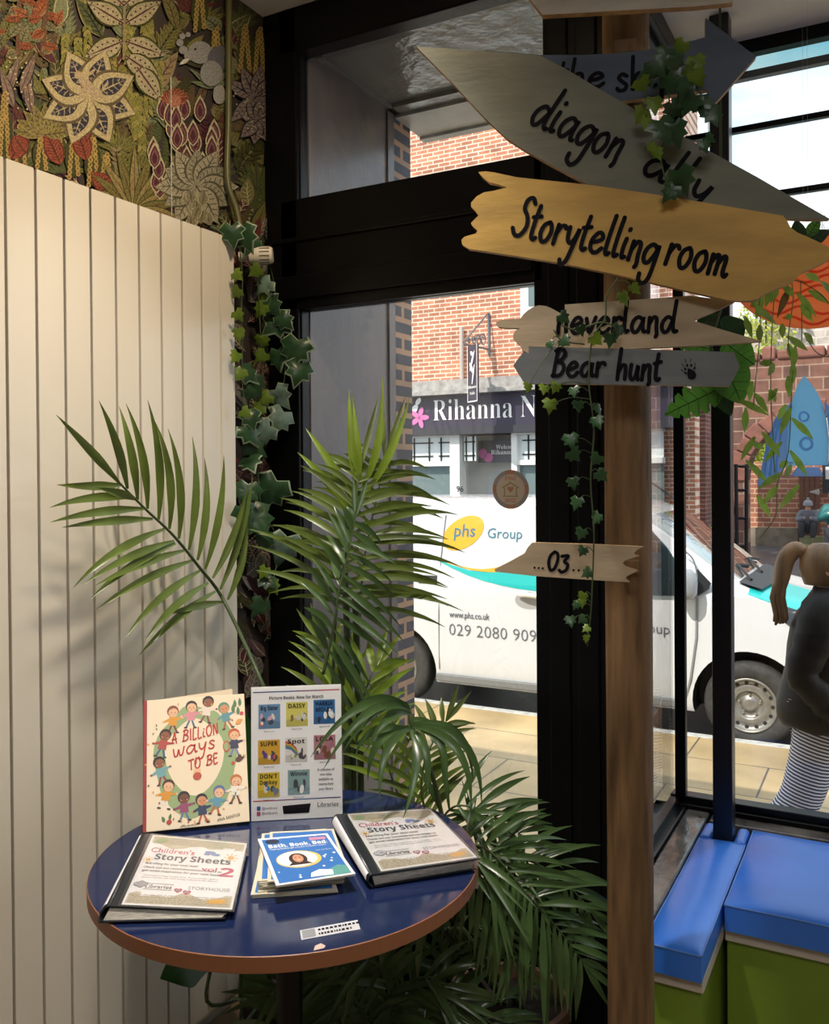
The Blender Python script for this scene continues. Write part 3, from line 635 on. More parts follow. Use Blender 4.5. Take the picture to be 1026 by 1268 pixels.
# arches liner ring, sill rub strip, door shuts
yp = YC-HW-.004
def hwz(x, z):
    s = section(x-XN); z -= GR
    for (y0, z0), (y1, z1) in zip(s, s[1:]):
        if z0 <= z <= z1: return y0+(y1-y0)*(z-z0)/max(1e-6, z1-z0)
    return s[0][0]
def vp(u, v):
    p = onY(u, v, yp)
    for _ in range(4): p = onY(u, v, YC-hwz(p.x, p.z)-.004)
    return p
def conform(mb, off):
    for p in mb.v: p.y = YC-hwz(p.x, p.z)-off
def band(mb, top_, bot_, off, mi=0):
    rows = [[vp(*a).lerp(vp(*c), k/5) for a, c in zip(top_, bot_)] for k in range(6)]; n = len(top_); k0 = [p for r_ in rows for p in r_]
    q = MB(); q.add(k0, [(r_*n+i, (r_+1)*n+i, (r_+1)*n+i+1, r_*n+i+1) for r_ in range(5) for i in range(n-1)], mi); conform(q, off); mb.add(q.v, q.f, mi)
b = MB(); b.box((XN-3.6, yp-.012, GR+.265), (XN-1.45, yp+.06, GR+.33)); b.build('sill_trim', mat('sill_grey', srgb(120, 122, 122), .5), van, bevel=.01)
b = MB(); b.slab([vp(518, 712), vp(541, 713), vp(541, 724), vp(518, 722)], (0, -1, 0), .012); b.build('rub_strip', BLKP, van, bevel=.004)
for nm, px in (('rear_door_seam', [(552, 638), (546, 690), (543, 760), (544, 828)]), ('door_seam', [(863, 740), (862, 790), (855, 840), (846, 880)])):
    b = MB(); b.tube([vp(*q)+V((0, -.001, 0)) for q in px], .006 if 'rear' in nm else .012, 5); b.build(nm, mat('seam_grey', srgb(128, 130, 132), .5), van)
b = MB(); b.tube([vp(519, 636)+V((0, .05, 0)), vp(664, 641)+V((0, .05, 0)), vp(720, 643)+V((0, .05, 0))], .012, 5); b.build('side_rail', GTX, van)
# side window, quarter light, mirror
def up(u, v, e=0): return onPlane(u, v, (0, yp-e, GR+1.16), V((0, -.46, .125)).normalized()) 
b = MB(); b.slab([up(q[0], q[1], .012) for q in ((672, 735), (680, 640), (788, 646), (806, 656), (826, 678), (836, 694), (842, 715), (843, 738))], (0, -1, .25), .02); b.build('side_window', VG, van)
b = MB(); b.slab([up(q[0], q[1], .015) for q in ((863, 704), (880, 722), (877, 729), (863, 738))], (0, -1, .25), .03); b.build('quarter_light', mat('dark_tint', srgb(40, 42, 46), .1), van)
b = MB(); b.tube(crom([up(*q, .014) for q in ((846, 681), (856, 690), (861, 702), (863, 715))], 5), .007, 5); b.build('window_seal', GTX, van)
mc = vp(855, 721)+V((0, -.16, 0)); b = MB()
prof = [(0, -.115), (.055, -.11), (.078, -.06), (.082, .02), (.07, .085), (.04, .115), (0, .12)]
b.lathe(mc, (0, 0, 1), prof, 20); b.tube([mc+V((0, .03, -.08)), mc+V((.03, .16, -.10))], .03, 8); b.build('wing_mirror', mat('mirror_grey', srgb(150, 154, 160), .3), van, smooth=True)
# windscreen laid on the sloping front
WS = glass_mat('windscreen_glass', (.55, .68, .66), 0, 2.2)
b = MB(); n1, n2 = 8, 12; g = []
for i in range(n1+1):
    x = -1.04-(.70)*i/n1
    for k in range(n2+1):
        y = -1+2*k/n2; s = section(x); wd_ = s[10][0]*.97; p = V((XN+x, YC+y*wd_, GR+lin(ZR, x)-.02*abs(y)**3+.012)); g.append(p)
b.add(g, [(i*(n2+1)+k, (i+1)*(n2+1)+k, (i+1)*(n2+1)+k+1, i*(n2+1)+k+1) for i in range(n1) for k in range(n2)])
b.build('windscreen', WS, van, smooth=True)
cab = MB(); cab.add([p-V((0, 0, .02)) for p in g], [(i*(n2+1)+k, (i+1)*(n2+1)+k, (i+1)*(n2+1)+k+1, i*(n2+1)+k+1) for i in range(n1) for k in range(n2)])
cab.build('windscreen_backing', mat('cab_interior', srgb(96, 106, 104), .7, var=.6, vscale=5), van, smooth=True)
b = MB(); b.add([V((XN-1.03, YC-.80, GR+1.262)), V((XN-.86, YC-.82, GR+1.215)), V((XN-.80, YC, GR+1.215)), V((XN-.86, YC+.82, GR+1.215)), V((XN-1.03, YC+.80, GR+1.262))], [(0, 1, 2, 3, 4)]); b.build('scuttle', BLKP, van)
for y0, y1 in ((-.55, .05), (.1, .7)):
    b = MB(); b.tube([V((XN-.97, YC+y0, GR+1.255)), V((XN-1.12, YC+(y0+y1)/2, GR+1.345)), V((XN-1.07, YC+y1, GR+1.31))], .012, 5); b.build('wiper', BLKP, van)
for i, (y, x, m_) in enumerate(((-.45, -1.25, YEL), (-.1, -1.2, YEL), (-.28, -1.16, WHITE))):
    b = MB(); c = V((XN+x, YC+y, GR+lin(ZR, x)+.022)); b.obox(c-V((.08, .1, 0)), (.16, 0, -.105), (0, .2, .01), (0, 0, .01)); b.build('dashboard_paper', m_, van)
# bonnet stripe, lamp, aerial, door handle
def skinpatch(name, m_, rows, off=.004):
    b = MB(); n = len(rows[0]); vs = []
    for row in rows:
        for (x, i) in row: vs.append(vpt(x, i)+V((0, -off, off)))
    b.add(vs, [(r*n+k, r*n+k+1, (r+1)*n+k+1, (r+1)*n+k) for r in range(len(rows)-1) for k in range(n-1)]); b.build(name, m_, van, smooth=True)
skinpatch('bonnet_stripe_teal', TEAL, [[(x, i) for i in (6.4 if x < -.9 else 5.5 if x < -.8 else 5.15, 6.5, 8, 10, 12, 13.9)] for x in (-.95, -.85, -.76, -.66, -.56, -.46, -.36)])
skinpatch('bonnet_stripe_yellow', YEL, [[(x, i) for i in (6.2, 8, 10, 12, 13.9)] for x in (-.34, -.26, -.18)])
skinpatch('headlamp', mat('lamp_clear', srgb(70, 78, 88), .08, coat=1), [[(x, i+(.0 if x > -.7 else .45)) for i in (3.55, 4.0, 4.5, 5.0)] for x in (-.76, -.7, -.6, -.5, -.4, -.3, -.2)], .008)
b = MB(); q = onY(829, 630, YC-.3); q.z = GR+1.875; b.tube([q+V((.1, 0, -.02)), q+V((0, 0, .05)), q+V((-.42, 0, .34))], [.03, .012, .006], 6); b.build('aerial', BLKP, van)
b = MB(); b.tube(crom([vp(644, 737)+V((0, -.01, 0)), vp(655, 736)+V((0, -.05, 0)), vp(690, 741)+V((0, -.05, 0)), vp(700, 744)+V((0, -.01, 0))], 5), .022, 8); b.build('door_handle', WHITE, van, smooth=True)
b = MB(); f_ = Fr(vp(655, 744), (1, 0, 0), (0, 0, 1)); b.poly(ell(f_, 0, 0, .13, .075, -.001, 24)); b.build('handle_recess', mat('recess_grey', srgb(168, 168, 168), .4), van)
# lettering and logo on the flank
def px_poly(mb, pts, off, mi=0): mb.poly([vp(*q)+V((0, -off, 0)) for q in pts], mi)
b = MB(); top = [(539, 690), (560, 698), (580, 703), (600, 704.5), (620, 701), (640, 692), (662, 678), (700, 655), (745, 622)]; bot = [(539, 692), (560, 699), (580, 705), (600, 708), (620, 708), (640, 702), (662, 694), (700, 680), (745, 660)]
band(b, [crom([V((*q, 0)) for q in top], 3)[i].to_tuple()[:2] for i in range(25)], [crom([V((*q, 0)) for q in bot], 3)[i].to_tuple()[:2] for i in range(25)], .004); b.build('stripe_yellow', YEL, van)
tt = [(539, 692), (560, 700), (580, 706), (600, 708.5), (620, 708.5), (640, 706), (664, 700), (700, 695), (745, 690)]; tb_ = [(539, 693), (560, 704), (580, 713), (600, 720), (620, 725), (640, 729), (664, 732), (700, 735), (745, 736)]
b = MB(); band(b, tt, tb_, .003); b.build('stripe_teal', TEAL, van)
b = MB(); c = vp(573, 660); f_ = Fr(c+V((0, -.004, 0)), (1, 0, 0), (0, 0, 1)); rr_ = [ell(f_, 0, 0, .215*k/5, .135*k/5, 0, 32, .50) for k in range(1, 6)]
b.poly(rr_[0]); b.add([p for q in rr_ for p in q], [(r*32+i, (r+1)*32+i, (r+1)*32+(i+1) % 32, r*32+(i+1) % 32) for r in range(4) for i in range(32)]); conform(b, .004); b.build('logo_oval', YEL, van)
b = MB(); f_ = Fr(vp(562, 664)+V((0, -.005, 0)), V((1, 0, .0)), (0, 0, 1)); text(b, f_, 'phs', 0, 0, w=vp(588, 664).x-vp(562, 664).x, c=.002, mi=0, off=.012)
f_ = Fr(vp(603, 666)+V((0, -.005, 0)), V((1, 0, 0)), (0, 0, 1)); text(b, f_, 'Group', 0, 0, w=vp(646, 667).x-vp(603, 666).x, c=.002)
f_ = Fr(vp(556, 764)+V((0, -.005, 0)), V((1, 0, 0)), (0, 0, 1)); text(b, f_, 'www.phs.co.uk', 0, 0, w=vp(606, 766).x-vp(556, 764).x, h=.055, c=.002, mi=1, off=.012)
f_ = Fr(vp(556, 786)+V((0, -.005, 0)), V((1, 0, 0)), (0, 0, 1)); text(b, f_, '029 2080 9090', 0, 0, w=(vp(663, 792).x-vp(556, 786).x)*1.1, h=.105, c=.002, mi=1, off=-.012)
f_ = Fr(vp(782, 782)+V((0, -.005, 0)), V((1, 0, 0)), (0, 0, 1)); text(b, f_, 'Group', 0, 0, w=vp(829, 784).x-vp(782, 782).x, c=.002, mi=1)
conform(b, .006); b.build('lettering', [TTX, GTX], van)

# ================================================================== people
def stripes(name, c1, c2, per, axis):
    m = bpy.data.materials.new(name); m.use_nodes = True; t = m.node_tree; b = t.nodes['Principled BSDF']; L = t.links.new
    co = t.nodes.new('ShaderNodeTexCoord'); dp = t.nodes.new('ShaderNodeVectorMath'); dp.operation = 'DOT_PRODUCT'; dp.inputs[1].default_value = axis; L(co.outputs['Object'], dp.inputs[0])
    mu = t.nodes.new('ShaderNodeMath'); mu.operation = 'MULTIPLY'; mu.inputs[1].default_value = 1/per; L(dp.outputs['Value'], mu.inputs[0])
    fr_ = t.nodes.new('ShaderNodeMath'); fr_.operation = 'FRACT'; L(mu.outputs[0], fr_.inputs[0]); gt = t.nodes.new('ShaderNodeMath'); gt.operation = 'GREATER_THAN'; gt.inputs[1].default_value = .48; L(fr_.outputs[0], gt.inputs[0])
    mx = t.nodes.new('ShaderNodeMix'); mx.data_type = 'RGBA'; L(gt.outputs[0], mx.inputs[0]); mx.inputs[6].default_value = c1; mx.inputs[7].default_value = c2; L(mx.outputs[2], b.inputs['Base Color']); b.inputs['Roughness'].default_value = .8
    return m
SKINM = mat('skin', srgb(214, 168, 142), .5)
# woman striding right along the pavement: facing +x
WX, WY, G0 = onZ(1022, 1140, -.5).x, 4.52, -.5
WX = onY(1021, 700, WY).x
def wp_(x, y, z): return V((WX+x, WY+y, G0+z))
wom = thing('person', (WX, WY, G0), 'person with a long ponytail, black jacket and striped trousers striding along the pavement', 'person')
J = {'pel': (0, 0, .90), 'wst': (.005, 0, 1.05), 'chest': (.01, 0, 1.24), 'neckb': (.0, 0, 1.395), 'neck': (.015, 0, 1.46), 'hd0': (.03, 0, 1.525), 'hd1': (.035, 0, 1.60),
     'hipR': (-.01, -.085, .86), 'kneR': (-.10, -.09, .48), 'ankR': (-.37, -.085, .16), 'toeR': (-.27, -.085, .05),
     'hipL': (.02, .085, .86), 'kneL': (.24, .09, .50), 'ankL': (.30, .09, .09), 'toeL': (.45, .09, .03),
     'shR': (-.005, -.165, 1.36), 'elR': (-.08, -.225, 1.10), 'wrR': (.06, -.215, .93), 'shL': (.0, .165, 1.36), 'elL': (.03, .22, 1.10), 'wrL': (.18, .20, .95)}
RD = {'pel': (.125, .145), 'wst': (.105, .13), 'chest': (.115, .155), 'neckb': (.07, .09), 'neck': .048, 'hd0': (.085, .07), 'hd1': (.08, .068), 'hipR': .088, 'kneR': .06, 'ankR': .04, 'toeR': .036, 'hipL': .088, 'kneL': .06, 'ankL': .04, 'toeL': .036,
      'shR': .058, 'elR': .042, 'wrR': .028, 'shL': .058, 'elL': .042, 'wrL': .028}
K = list(J); ED = [('pel', 'wst'), ('wst', 'chest'), ('chest', 'neckb'), ('neckb', 'neck'), ('neck', 'hd0'), ('hd0', 'hd1'), ('pel', 'hipR'), ('hipR', 'kneR'), ('kneR', 'ankR'), ('ankR', 'toeR'), ('pel', 'hipL'), ('hipL', 'kneL'), ('kneL', 'ankL'), ('ankL', 'toeL'),
      ('chest', 'shR'), ('shR', 'elR'), ('elR', 'wrR'), ('chest', 'shL'), ('shL', 'elL'), ('elL', 'wrL')]
pts = [wp_(*J[k]) for k in K]; ed = [(K.index(a), K.index(b_)) for a, b_ in ED]; rd = [RD[k] for k in K]
for s_, wv in (('R', V((.06, -.215, .93))), ('L', V((.18, .20, .95)))):     # hands: palm and five fingers
    wi = K.index('wr'+s_); d = V((.35, 0, -.94)); pl = len(pts); pts.append(wp_(*(wv+d*.075))); rd.append((.026, .016)); ed.append((wi, pl))
    for k in range(5):
        off = V((.94, 0, .35))*(k-2)*.014; ln = (.045, .07, .078, .07, .055)[k]; a_ = len(pts)
        st = wv+d*.09+off if k else wv+d*.04+V((.94, 0, .35))*-.02; e1 = st+d*ln*.5+(V((-.02, 0, 0)) if k == 0 else V((0, 0, 0))); e2 = e1+V((.1, 0, -.9))*ln*.5
        pts += [wp_(*e1), wp_(*e2)]; rd += [.009, .007]; ed += [(pl if k else wi, a_), (a_, a_+1)]
skin('body', pts, ed, rd, SKINM, wom)
JK = mat('black_nylon', srgb(16, 15, 17), .5, spec=.2, var=.3, vscale=4)
def sub_skin(name, keys, grow, m, extra=(), mod=None):
    ks = list(keys); pt = [wp_(*J[k]) for k in ks]; e = [(ks.index(a), ks.index(b_)) for a, b_ in ED if a in ks and b_ in ks]; r = []
    for k in ks:
        q = RD[k]; g = grow.get(k, grow.get('*', .02)); r.append(tuple(c+g for c in q) if isinstance(q, tuple) else q+g)
    for (p, conn, rad) in extra: pt.append(wp_(*p)); e.append((ks.index(conn), len(pt)-1)); r.append(rad)
    return skin(name, pt, e, r, m, wom)
b = MB(); vs = []; nr = 28
for (z, cx, rx, ry) in ((.842, -.02, .150, .20), (.845, -.02, .175, .222), (.875, -.022, .190, .234), (.93, -.022, .190, .232), (1.0, -.018, .178, .215), (1.1, -.012, .16, .195), (1.2, -.008, .158, .20), (1.3, -.004, .145, .20), (1.36, 0, .12, .175), (1.40, .004, .088, .115), (1.42, .008, .072, .075), (1.475, .014, .066, .068), (1.478, .014, .058, .060)):
    vs += [wp_(cx+rx*math.cos(t)*(1+.035*noise.noise(V((math.cos(t)*2.2, math.sin(t)*2.2, z*7)))), ry*math.sin(t), z+.006*math.sin(5*t)*(z < .9)) for t in [2*math.pi*i/nr for i in range(nr)]]
b.add(vs, [(r*nr+k, r*nr+(k+1) % nr, (r+1)*nr+(k+1) % nr, (r+1)*nr+k) for r in range(12) for k in range(nr)])
for sd in 'RL':
    s1, e1, w1 = V(J['sh'+sd]), V(J['el'+sd]), V(J['wr'+sd]); pt = crom([s1+V((.005, -s1.y*.45, .035)), s1+V((0, 0, .012)), s1.lerp(e1, .5), e1, e1.lerp(w1, .55), w1], 5)
    b.tube([wp_(*p) for p in pt], [.078+.014*math.sin(i*math.pi/12)+.004*math.sin(i*2.1) if i < len(pt)-3 else .06 if i < len(pt)-1 else .036 for i in range(len(pt))], 16)
b.build('jacket', JK, wom, smooth=True)
sub_skin('trousers', ['pel', 'hipR', 'kneR', 'ankR', 'hipL', 'kneL', 'ankL'], {'*': .022, 'pel': .005, 'hipR': .03, 'kneR': .04, 'ankR': .035}, stripes('striped_cotton', srgb(236, 236, 240), srgb(58, 60, 96), .0165, (.25, 0, 1)))
for s_ in 'RL':
    a_, t_ = V(J['ank'+s_]), V(J['toe'+s_]); skin('shoe', [wp_(*(a_+V((-.03, 0, -.04)))), wp_(*((a_+t_)/2+V((0, 0, -.02)))), wp_(*(t_+V((.03, 0, 0))))], [(0, 1), (1, 2)], [.05, .048, .035], BLKP, wom)
HAIR = mat('light_brown_hair', srgb(136, 102, 68), .42, var=.6, vscale=14, stretch=(1, 1, .12), bump=.35, bscale=50)
b = MB(); hc = wp_(.02, 0, 1.575)
b.lathe(hc-V((0, 0, .09)), (0, 0, 1), [(0, .195), (.05, .19), (.085, .165), (.105, .12), (.108, .08), (.10, .04), (.085, 0), (0, -.01)], 24)
hb = MB(); hb.v = [hc+V(((p-hc).x*1.03-.022, (p-hc).y*.86, (p-hc).z*1.0)) for p in b.v]; hb.f = b.f; hb.m = b.m; hb.c = b.c
hb.build('hair', HAIR, wom, smooth=True)
tp = crom([wp_(-.085, -.01, 1.635), wp_(-.125, -.02, 1.645), wp_(-.165, -.02, 1.60), wp_(-.185, -.025, 1.51), wp_(-.20, -.03, 1.42), wp_(-.185, -.03, 1.35), wp_(-.19, -.03, 1.30)], 5); nn = len(tp)
b = MB(); b.tube(tp, [.012+.034*math.sin(math.pi*min(1, (i/nn)*1.15+.12))**.8*(1-.3*i/nn) if i < nn-1 else .003 for i in range(nn)], 12)
rnd = random.Random(4)
for k in range(14):
    o_ = V((rnd.uniform(-.03, .03), rnd.uniform(-.03, .03), 0)); b.tube([p+o_*min(1, i/6)+V((0, 0, -.0025*i*rnd.uniform(0, 1))) for i, p in enumerate(tp[2::3])], [.012, .014, .013, .012, .011, .010, .009, .008, .007, .006, .004, .002][:len(tp[2::3])], 5)
b.build('ponytail', HAIR, wom, smooth=True)
b = MB(); b.lathe(wp_(-.10, -.012, 1.64), (-1, 0, .3), [(.02, -.012), (.027, -.006), (.027, .008), (.02, .014)], 12); b.build('hair_tie', BLKP, wom)
b = MB(); b.tube(crom([wp_(.115, 0, 1.565), wp_(.14, 0, 1.545), wp_(.118, 0, 1.535)], 4), .011, 6); b.build('nose', SKINM, wom, smooth=True)
for sy in (-.03, .03):
    b = MB(); b.lathe(wp_(.112, sy, 1.575), (1, 0, 0), [(0, .006), (.009, .003), (.011, -.004)], 10); b.build('eye', BLKP, wom)
    b = MB(); b.lathe(wp_(.02, sy*2.6, 1.56), (0, 1 if sy > 0 else -1, 0), [(.028, -.01), (.026, .008), (.012, .012), (0, .006)], 12); b.build('ear', SKINM, wom, smooth=True)
b = MB(); b.tube([wp_(.112, -.022, 1.505), wp_(.120, 0, 1.503), wp_(.112, .022, 1.505)], .006, 6); b.build('mouth', mat('lips', srgb(170, 96, 92), .5), wom)
# two people far off in the courtyard
def far_person(label, pose, cols, loc, cat='person', hat=None):
    t = thing('person', loc, label, cat); L0 = V(loc); q = lambda p: L0+V(p)
    ks = list(pose['j']); sk = lambda nm, keys, g, m: skin(nm, [q(pose['j'][k]) for k in keys], [(keys.index(a), keys.index(c)) for a, c in pose['e'] if a in keys and c in keys], [pose['r'][k]+g for k in keys], m, t, 1)
    sk('body', ks, 0, SKINM); sk('coat', [k for k in ks if k in ('pel', 'chest', 'neck0', 'shR', 'elR', 'shL', 'elL', 'wrR', 'wrL')], .035, cols[0]); sk('trousers', [k for k in ks if k in ('pel', 'hipR', 'kneR', 'ankR', 'hipL', 'kneL', 'ankL')], .03, cols[1])
    h = V(pose['j']['head']); b = MB(); b.lathe(q(h+V((0, 0, -.02))), (0, 0, 1), [(.125, 0), (.13, .05), (.11, .12), (.05, .16), (0, .17)], 14)
    if hat: b.lathe(q(h+V((0, 0, .13))), (0, 0, 1), [(0, 0), (.04, .02), (.04, .06), (0, .08)], 8)
    b.build('hat' if hat else 'hair', cols[2], t, smooth=True)
    return t
E0 = [('pel', 'chest'), ('chest', 'neck0'), ('neck0', 'head'), ('pel', 'hipR'), ('hipR', 'kneR'), ('kneR', 'ankR'), ('pel', 'hipL'), ('hipL', 'kneL'), ('kneL', 'ankL'), ('chest', 'shR'), ('shR', 'elR'), ('elR', 'wrR'), ('chest', 'shL'), ('shL', 'elL'), ('elL', 'wrL')]
RR = dict(pel=.13, chest=.14, neck0=.06, head=.1, hipR=.09, kneR=.065, ankR=.05, hipL=.09, kneL=.065, ankL=.05, shR=.065, elR=.05, wrR=.04, shL=.065, elL=.05, wrL=.04)
sit = dict(pel=(0, 0, .12), chest=(0, -.1, .45), neck0=(0, -.13, .62), head=(0, -.17, .76), hipR=(-.1, -.06, .12), kneR=(-.16, -.42, .28), ankR=(-.14, -.50, -.16), hipL=(.1, -.06, .12), kneL=(.16, -.42, .28), ankL=(.14, -.50, -.16), shR=(-.2, -.1, .54), elR=(-.27, -.26, .32), wrR=(-.06, -.42, .42), shL=(.2, -.1, .54), elL=(.27, -.26, .32), wrL=(.06, -.42, .42))
sp_ = onY(1001, 650, yw-.35)
far_person('person in a grey bobble hat sitting hunched on the courtyard step', dict(j=sit, e=E0, r=RR), (mat('grey_anorak', srgb(118, 122, 134), .7), mat('dark_trousers', srgb(48, 50, 58), .8), mat('grey_knit', srgb(160, 164, 176), .9)), (sp_.x, yw-.42, -.13), hat=True)
stand = dict(pel=(0, 0, .92), chest=(0, 0, 1.25), neck0=(0, 0, 1.45), head=(0, -.02, 1.6), hipR=(-.1, 0, .88), kneR=(-.1, -.02, .48), ankR=(-.1, .02, .08), hipL=(.1, 0, .88), kneL=(.1, -.03, .48), ankL=(.1, 0, .08), shR=(-.2, 0, 1.38), elR=(-.26, -.12, 1.14), wrR=(-.08, -.25, 1.30), shL=(.2, 0, 1.38), elL=(.26, -.12, 1.14), wrL=(.08, -.25, 1.30))
sq = onY(1033, 670, 19.9)
far_person('person in a teal padded coat standing under the arch at the picture edge', dict(j=stand, e=E0, r=RR), (mat('teal_padding', srgb(34, 112, 112), .6), MATS['dark_trousers'], mat('dark_hair', srgb(70, 52, 44), .7)), (sq.x, 19.9, -.585))
# ================================================================== wallpaper print (flat, on the left wall)
class Draw:    # flat coloured shapes stacked on a surface; to3(u, v, layer)
    def __init__(s, to3, step): s.b = MB(); s.to3 = to3; s.k = 0; s.step = step
    def poly(s, pts, col): s.k += 1; s.b.poly([s.to3(p[0], p[1], s.k*s.step) for p in pts], None, col)
    def ring(s, x, y, rx, ry, col, n=12, rot=0):
        cr, sr = math.cos(rot), math.sin(rot); s.poly([(x+rx*math.cos(t)*cr-ry*math.sin(t)*sr, y+rx*math.cos(t)*sr+ry*math.sin(t)*cr) for t in [2*math.pi*i/n for i in range(n)]], col)
    def leaf(s, x, y, ang, L, W, col, rib=None, n=6, curl=0, edge=None, ribs=0, dots=None):
        c, sn = math.cos(ang), math.sin(ang)
        def q(t, o): yy = o+curl*L*t*t; return (x+c*t*L-sn*yy, y+sn*t*L+c*yy)
        def shape(f): return [q(i/n, W*f*math.sin(math.pi*(i/n)**.8)) for i in range(n+1)]+[q(i/n, -W*f*math.sin(math.pi*(i/n)**.8)) for i in range(n-1, 0, -1)]
        if edge: s.poly(shape(1.22), edge)
        s.poly(shape(1), col)
        if rib:
            s.poly([q(0, W*.07), q(.5, W*.09), q(.97, 0), q(.5, -W*.09), q(0, -W*.07)], rib)
            for i in range(ribs):
                t = .12+.75*i/ribs; h = W*.85*math.sin(math.pi*(t+.1)**.8); d = .012+.05/max(3, ribs)
                for sg in (1, -1): s.poly([q(t, 0), q(t+.10, sg*h), q(t+.10+d, sg*h*.95), q(t+d, 0)], rib)
        if dots:
            m = max(3, int(L/(W*.55)))
            for i in range(m):
                t = (i+.6)/(m+.4); h = W*.5*math.sin(math.pi*t**.8)
                for sg in (1, -1): px, py = q(t, sg*h); s.ring(px, py, W*.11, W*.11, dots, 6)
H = lambda h: srgb(int(h[0:2], 16), int(h[2:4], 16), int(h[4:6], 16))
OL, OLD, CRM, TAN, MAR, RED, BLK, YELW, GRY, SAG = H('7d7840'), H('4b4a26'), H('c9bd97'), H('9c8a63'), H('5a2f34'), H('8f4a35'), H('26222b'), H('b59c58'), H('8d8a84'), H('848a66')
w3 = lambda u, v, k: (lambda p: V((XL+.0002+k, min(p.y, YW-.002), min(p.z, CEIL-.002))))(onX(u, v, XL))
D = Draw(w3, .0000012); rnd = random.Random(21)
def fern(u, v, ang, L, col, rib, n=9, w=3.2, spread=.7, ln=.35):
    for i in range(n):
        t = (i+1)/n; x = u+math.cos(ang)*L*t; y = v+math.sin(ang)*L*t; l = L*ln*(1-.6*t)+3
        for sg in (1, -1): D.leaf(x, y, ang+sg*spread, l, w*(1-.4*t), col, rib, 5, curl=.12*sg)
    D.poly([(u, v-1), (u+math.cos(ang)*L, v+math.sin(ang)*L), (u, v+1)], rib)
# dense base layer of fronds and blades, with rows of slim hanging spikes
for i in range(330):
    u, v = rnd.uniform(-60, 345), rnd.uniform(-60, 330)
    if v > 190+.35*u+40: continue
    c = rnd.choice([OL, OL, OLD, SAG, MAR, TAN, H('6b5a3a'), H('5c6238'), H('6a3b36')]); k = rnd.random()
    if k < .45: D.leaf(u, v, rnd.uniform(-2.4, -.7), rnd.uniform(28, 62), rnd.uniform(5, 10), c, rnd.choice([BLK, CRM, MAR, TAN]), 6, rnd.uniform(-.3, .3), edge=rnd.choice([None, CRM, BLK, TAN]), ribs=rnd.choice([0, 5, 6]))
    elif k < .75: fern(u, v, rnd.uniform(-2.2, -.9), rnd.uniform(35, 70), c, rnd.choice([BLK, OLD]))
    else:
        for j in range(7): D.leaf(u, v, -1.57+(j-3)*.33, rnd.uniform(24, 40), 3.2, c, BLK, 5, .08*(j-3))
# yellow willow-like strands in the middle
for i in range(26):
    u = rnd.choice([rnd.uniform(100, 190), rnd.uniform(75, 110), rnd.uniform(150, 200)]); v = rnd.uniform(20, 140)
    for j in range(9):
        for sg in (1, -1): D.leaf(u+rnd.uniform(-1, 1), v+j*6, 1.57-sg*.55, 11, 2.2, H('8f8a44') if (i+j) % 3 else H('a89c56'), OLD, 4)
# brown tree trunks with orange leaves, top left
for (u0, u1) in ((16, 22), (46, 58)):
    D.poly([(u0, 70), (u0+7, 70), (u1+3, -40), (u1-3, -40)], H('705038'))
    for j in range(11): D.leaf(u0+3+(u1-u0)*j/12, 66-j*9, rnd.choice([-.5, -2.6, .3, 2.9])+rnd.uniform(-.3, .3), rnd.uniform(16, 24), 5.5, H('9a5433') if j % 2 else H('7c7a58'), H('4a3024'), 6, edge=H('b98c62') if j % 3 == 0 else None, ribs=4)
for j in range(30): D.leaf(rnd.uniform(-30, 75), rnd.uniform(-40, 60), rnd.uniform(-3, 0), rnd.uniform(15, 24), 5.5, rnd.choice([H('9a5433'), H('a8623c'), H('75774c'), H('84835e')]), H('3c2a20'), 6, ribs=4)
# dotted dark blades
for (u, v) in ((4, 120), (14, 135), (28, 130), (36, 142), (22, 115)):
    D.leaf(u, v, -1.57+rnd.uniform(-.4, .4), 52, 6, H('8a7464'), MAR, 6, edge=BLK)
    for j in range(9): D.ring(u+rnd.uniform(-9, 9), v-j*6, 1.3, 1.3, CRM, 6)
# yellow ringed cones, lower left
for (u, v, h) in ((2, 205, 92), (22, 210, 62), (48, 215, 52), (88, 222, 62), (112, 232, 66), (128, 230, 40), (68, 200, 40), (264, 100, 70), (244, 40, 60), (318, 100, 70), (300, 90, 60)):
    D.leaf(u, v, -1.57, h, 11, OLD, None, 6)
    for j in range(int(h/6.5)):
        for sg in (-1, 1): o = 5*(1-j*6.5/h)+.6; D.ring(u+sg*o, v-4-j*6.3-2*sg, 3.1, 3.6, YELW, 8); D.ring(u+sg*o, v-4-j*6.3-2*sg, 1.3, 1.6, H('8c5a2e'), 6)
# red ribbed leaves
for (u, v, a, L) in ((10, 198, -1.0, 42), (72, 205, -2.0, 48), (104, 200, -1.85, 50), (138, 240, -2.4, 40), (96, 178, -1.4, 30), (120, 238, -.4, 32), (28, 190, -2.2, 26)): D.leaf(u, v, a, L, 10, H('9c4f38'), H('4a2a20'), 8, ribs=9, edge=H('6a3026'))
# broad ribbed leaf fan
for j in range(9): D.leaf(52, 168, -1.57+(j-4)*.36, 40, 6, H('8d8246'), H('4a2c22'), 6, edge=TAN, ribs=5)
# upright dotted seed leaves, top centre
D.poly([(148, 75), (151, 75), (153, -20), (149, -20)], TAN)
for (u, v, a) in ((150, 8, -.75), (150, 8, -2.4), (152, 30, -.55), (149, 30, -2.6), (152, 52, .35), (152, 70, .6), (149, 52, 2.75), (150, -12, -1.2), (166, 84, .95)):
    D.leaf(u, v, a, 52, 12, H('b5a985'), MAR, 8, edge=OLD, dots=MAR)
# arching fan at the foot of the print
for j in range(13): D.leaf(163, 262, -1.57+(j-6)*.24, 82-abs(j-6)*4, 5.5, H('7d7440') if j % 2 else H('9a8a55'), H('6a3a34'), 8, curl=(j-6)*.05, edge=OLD)
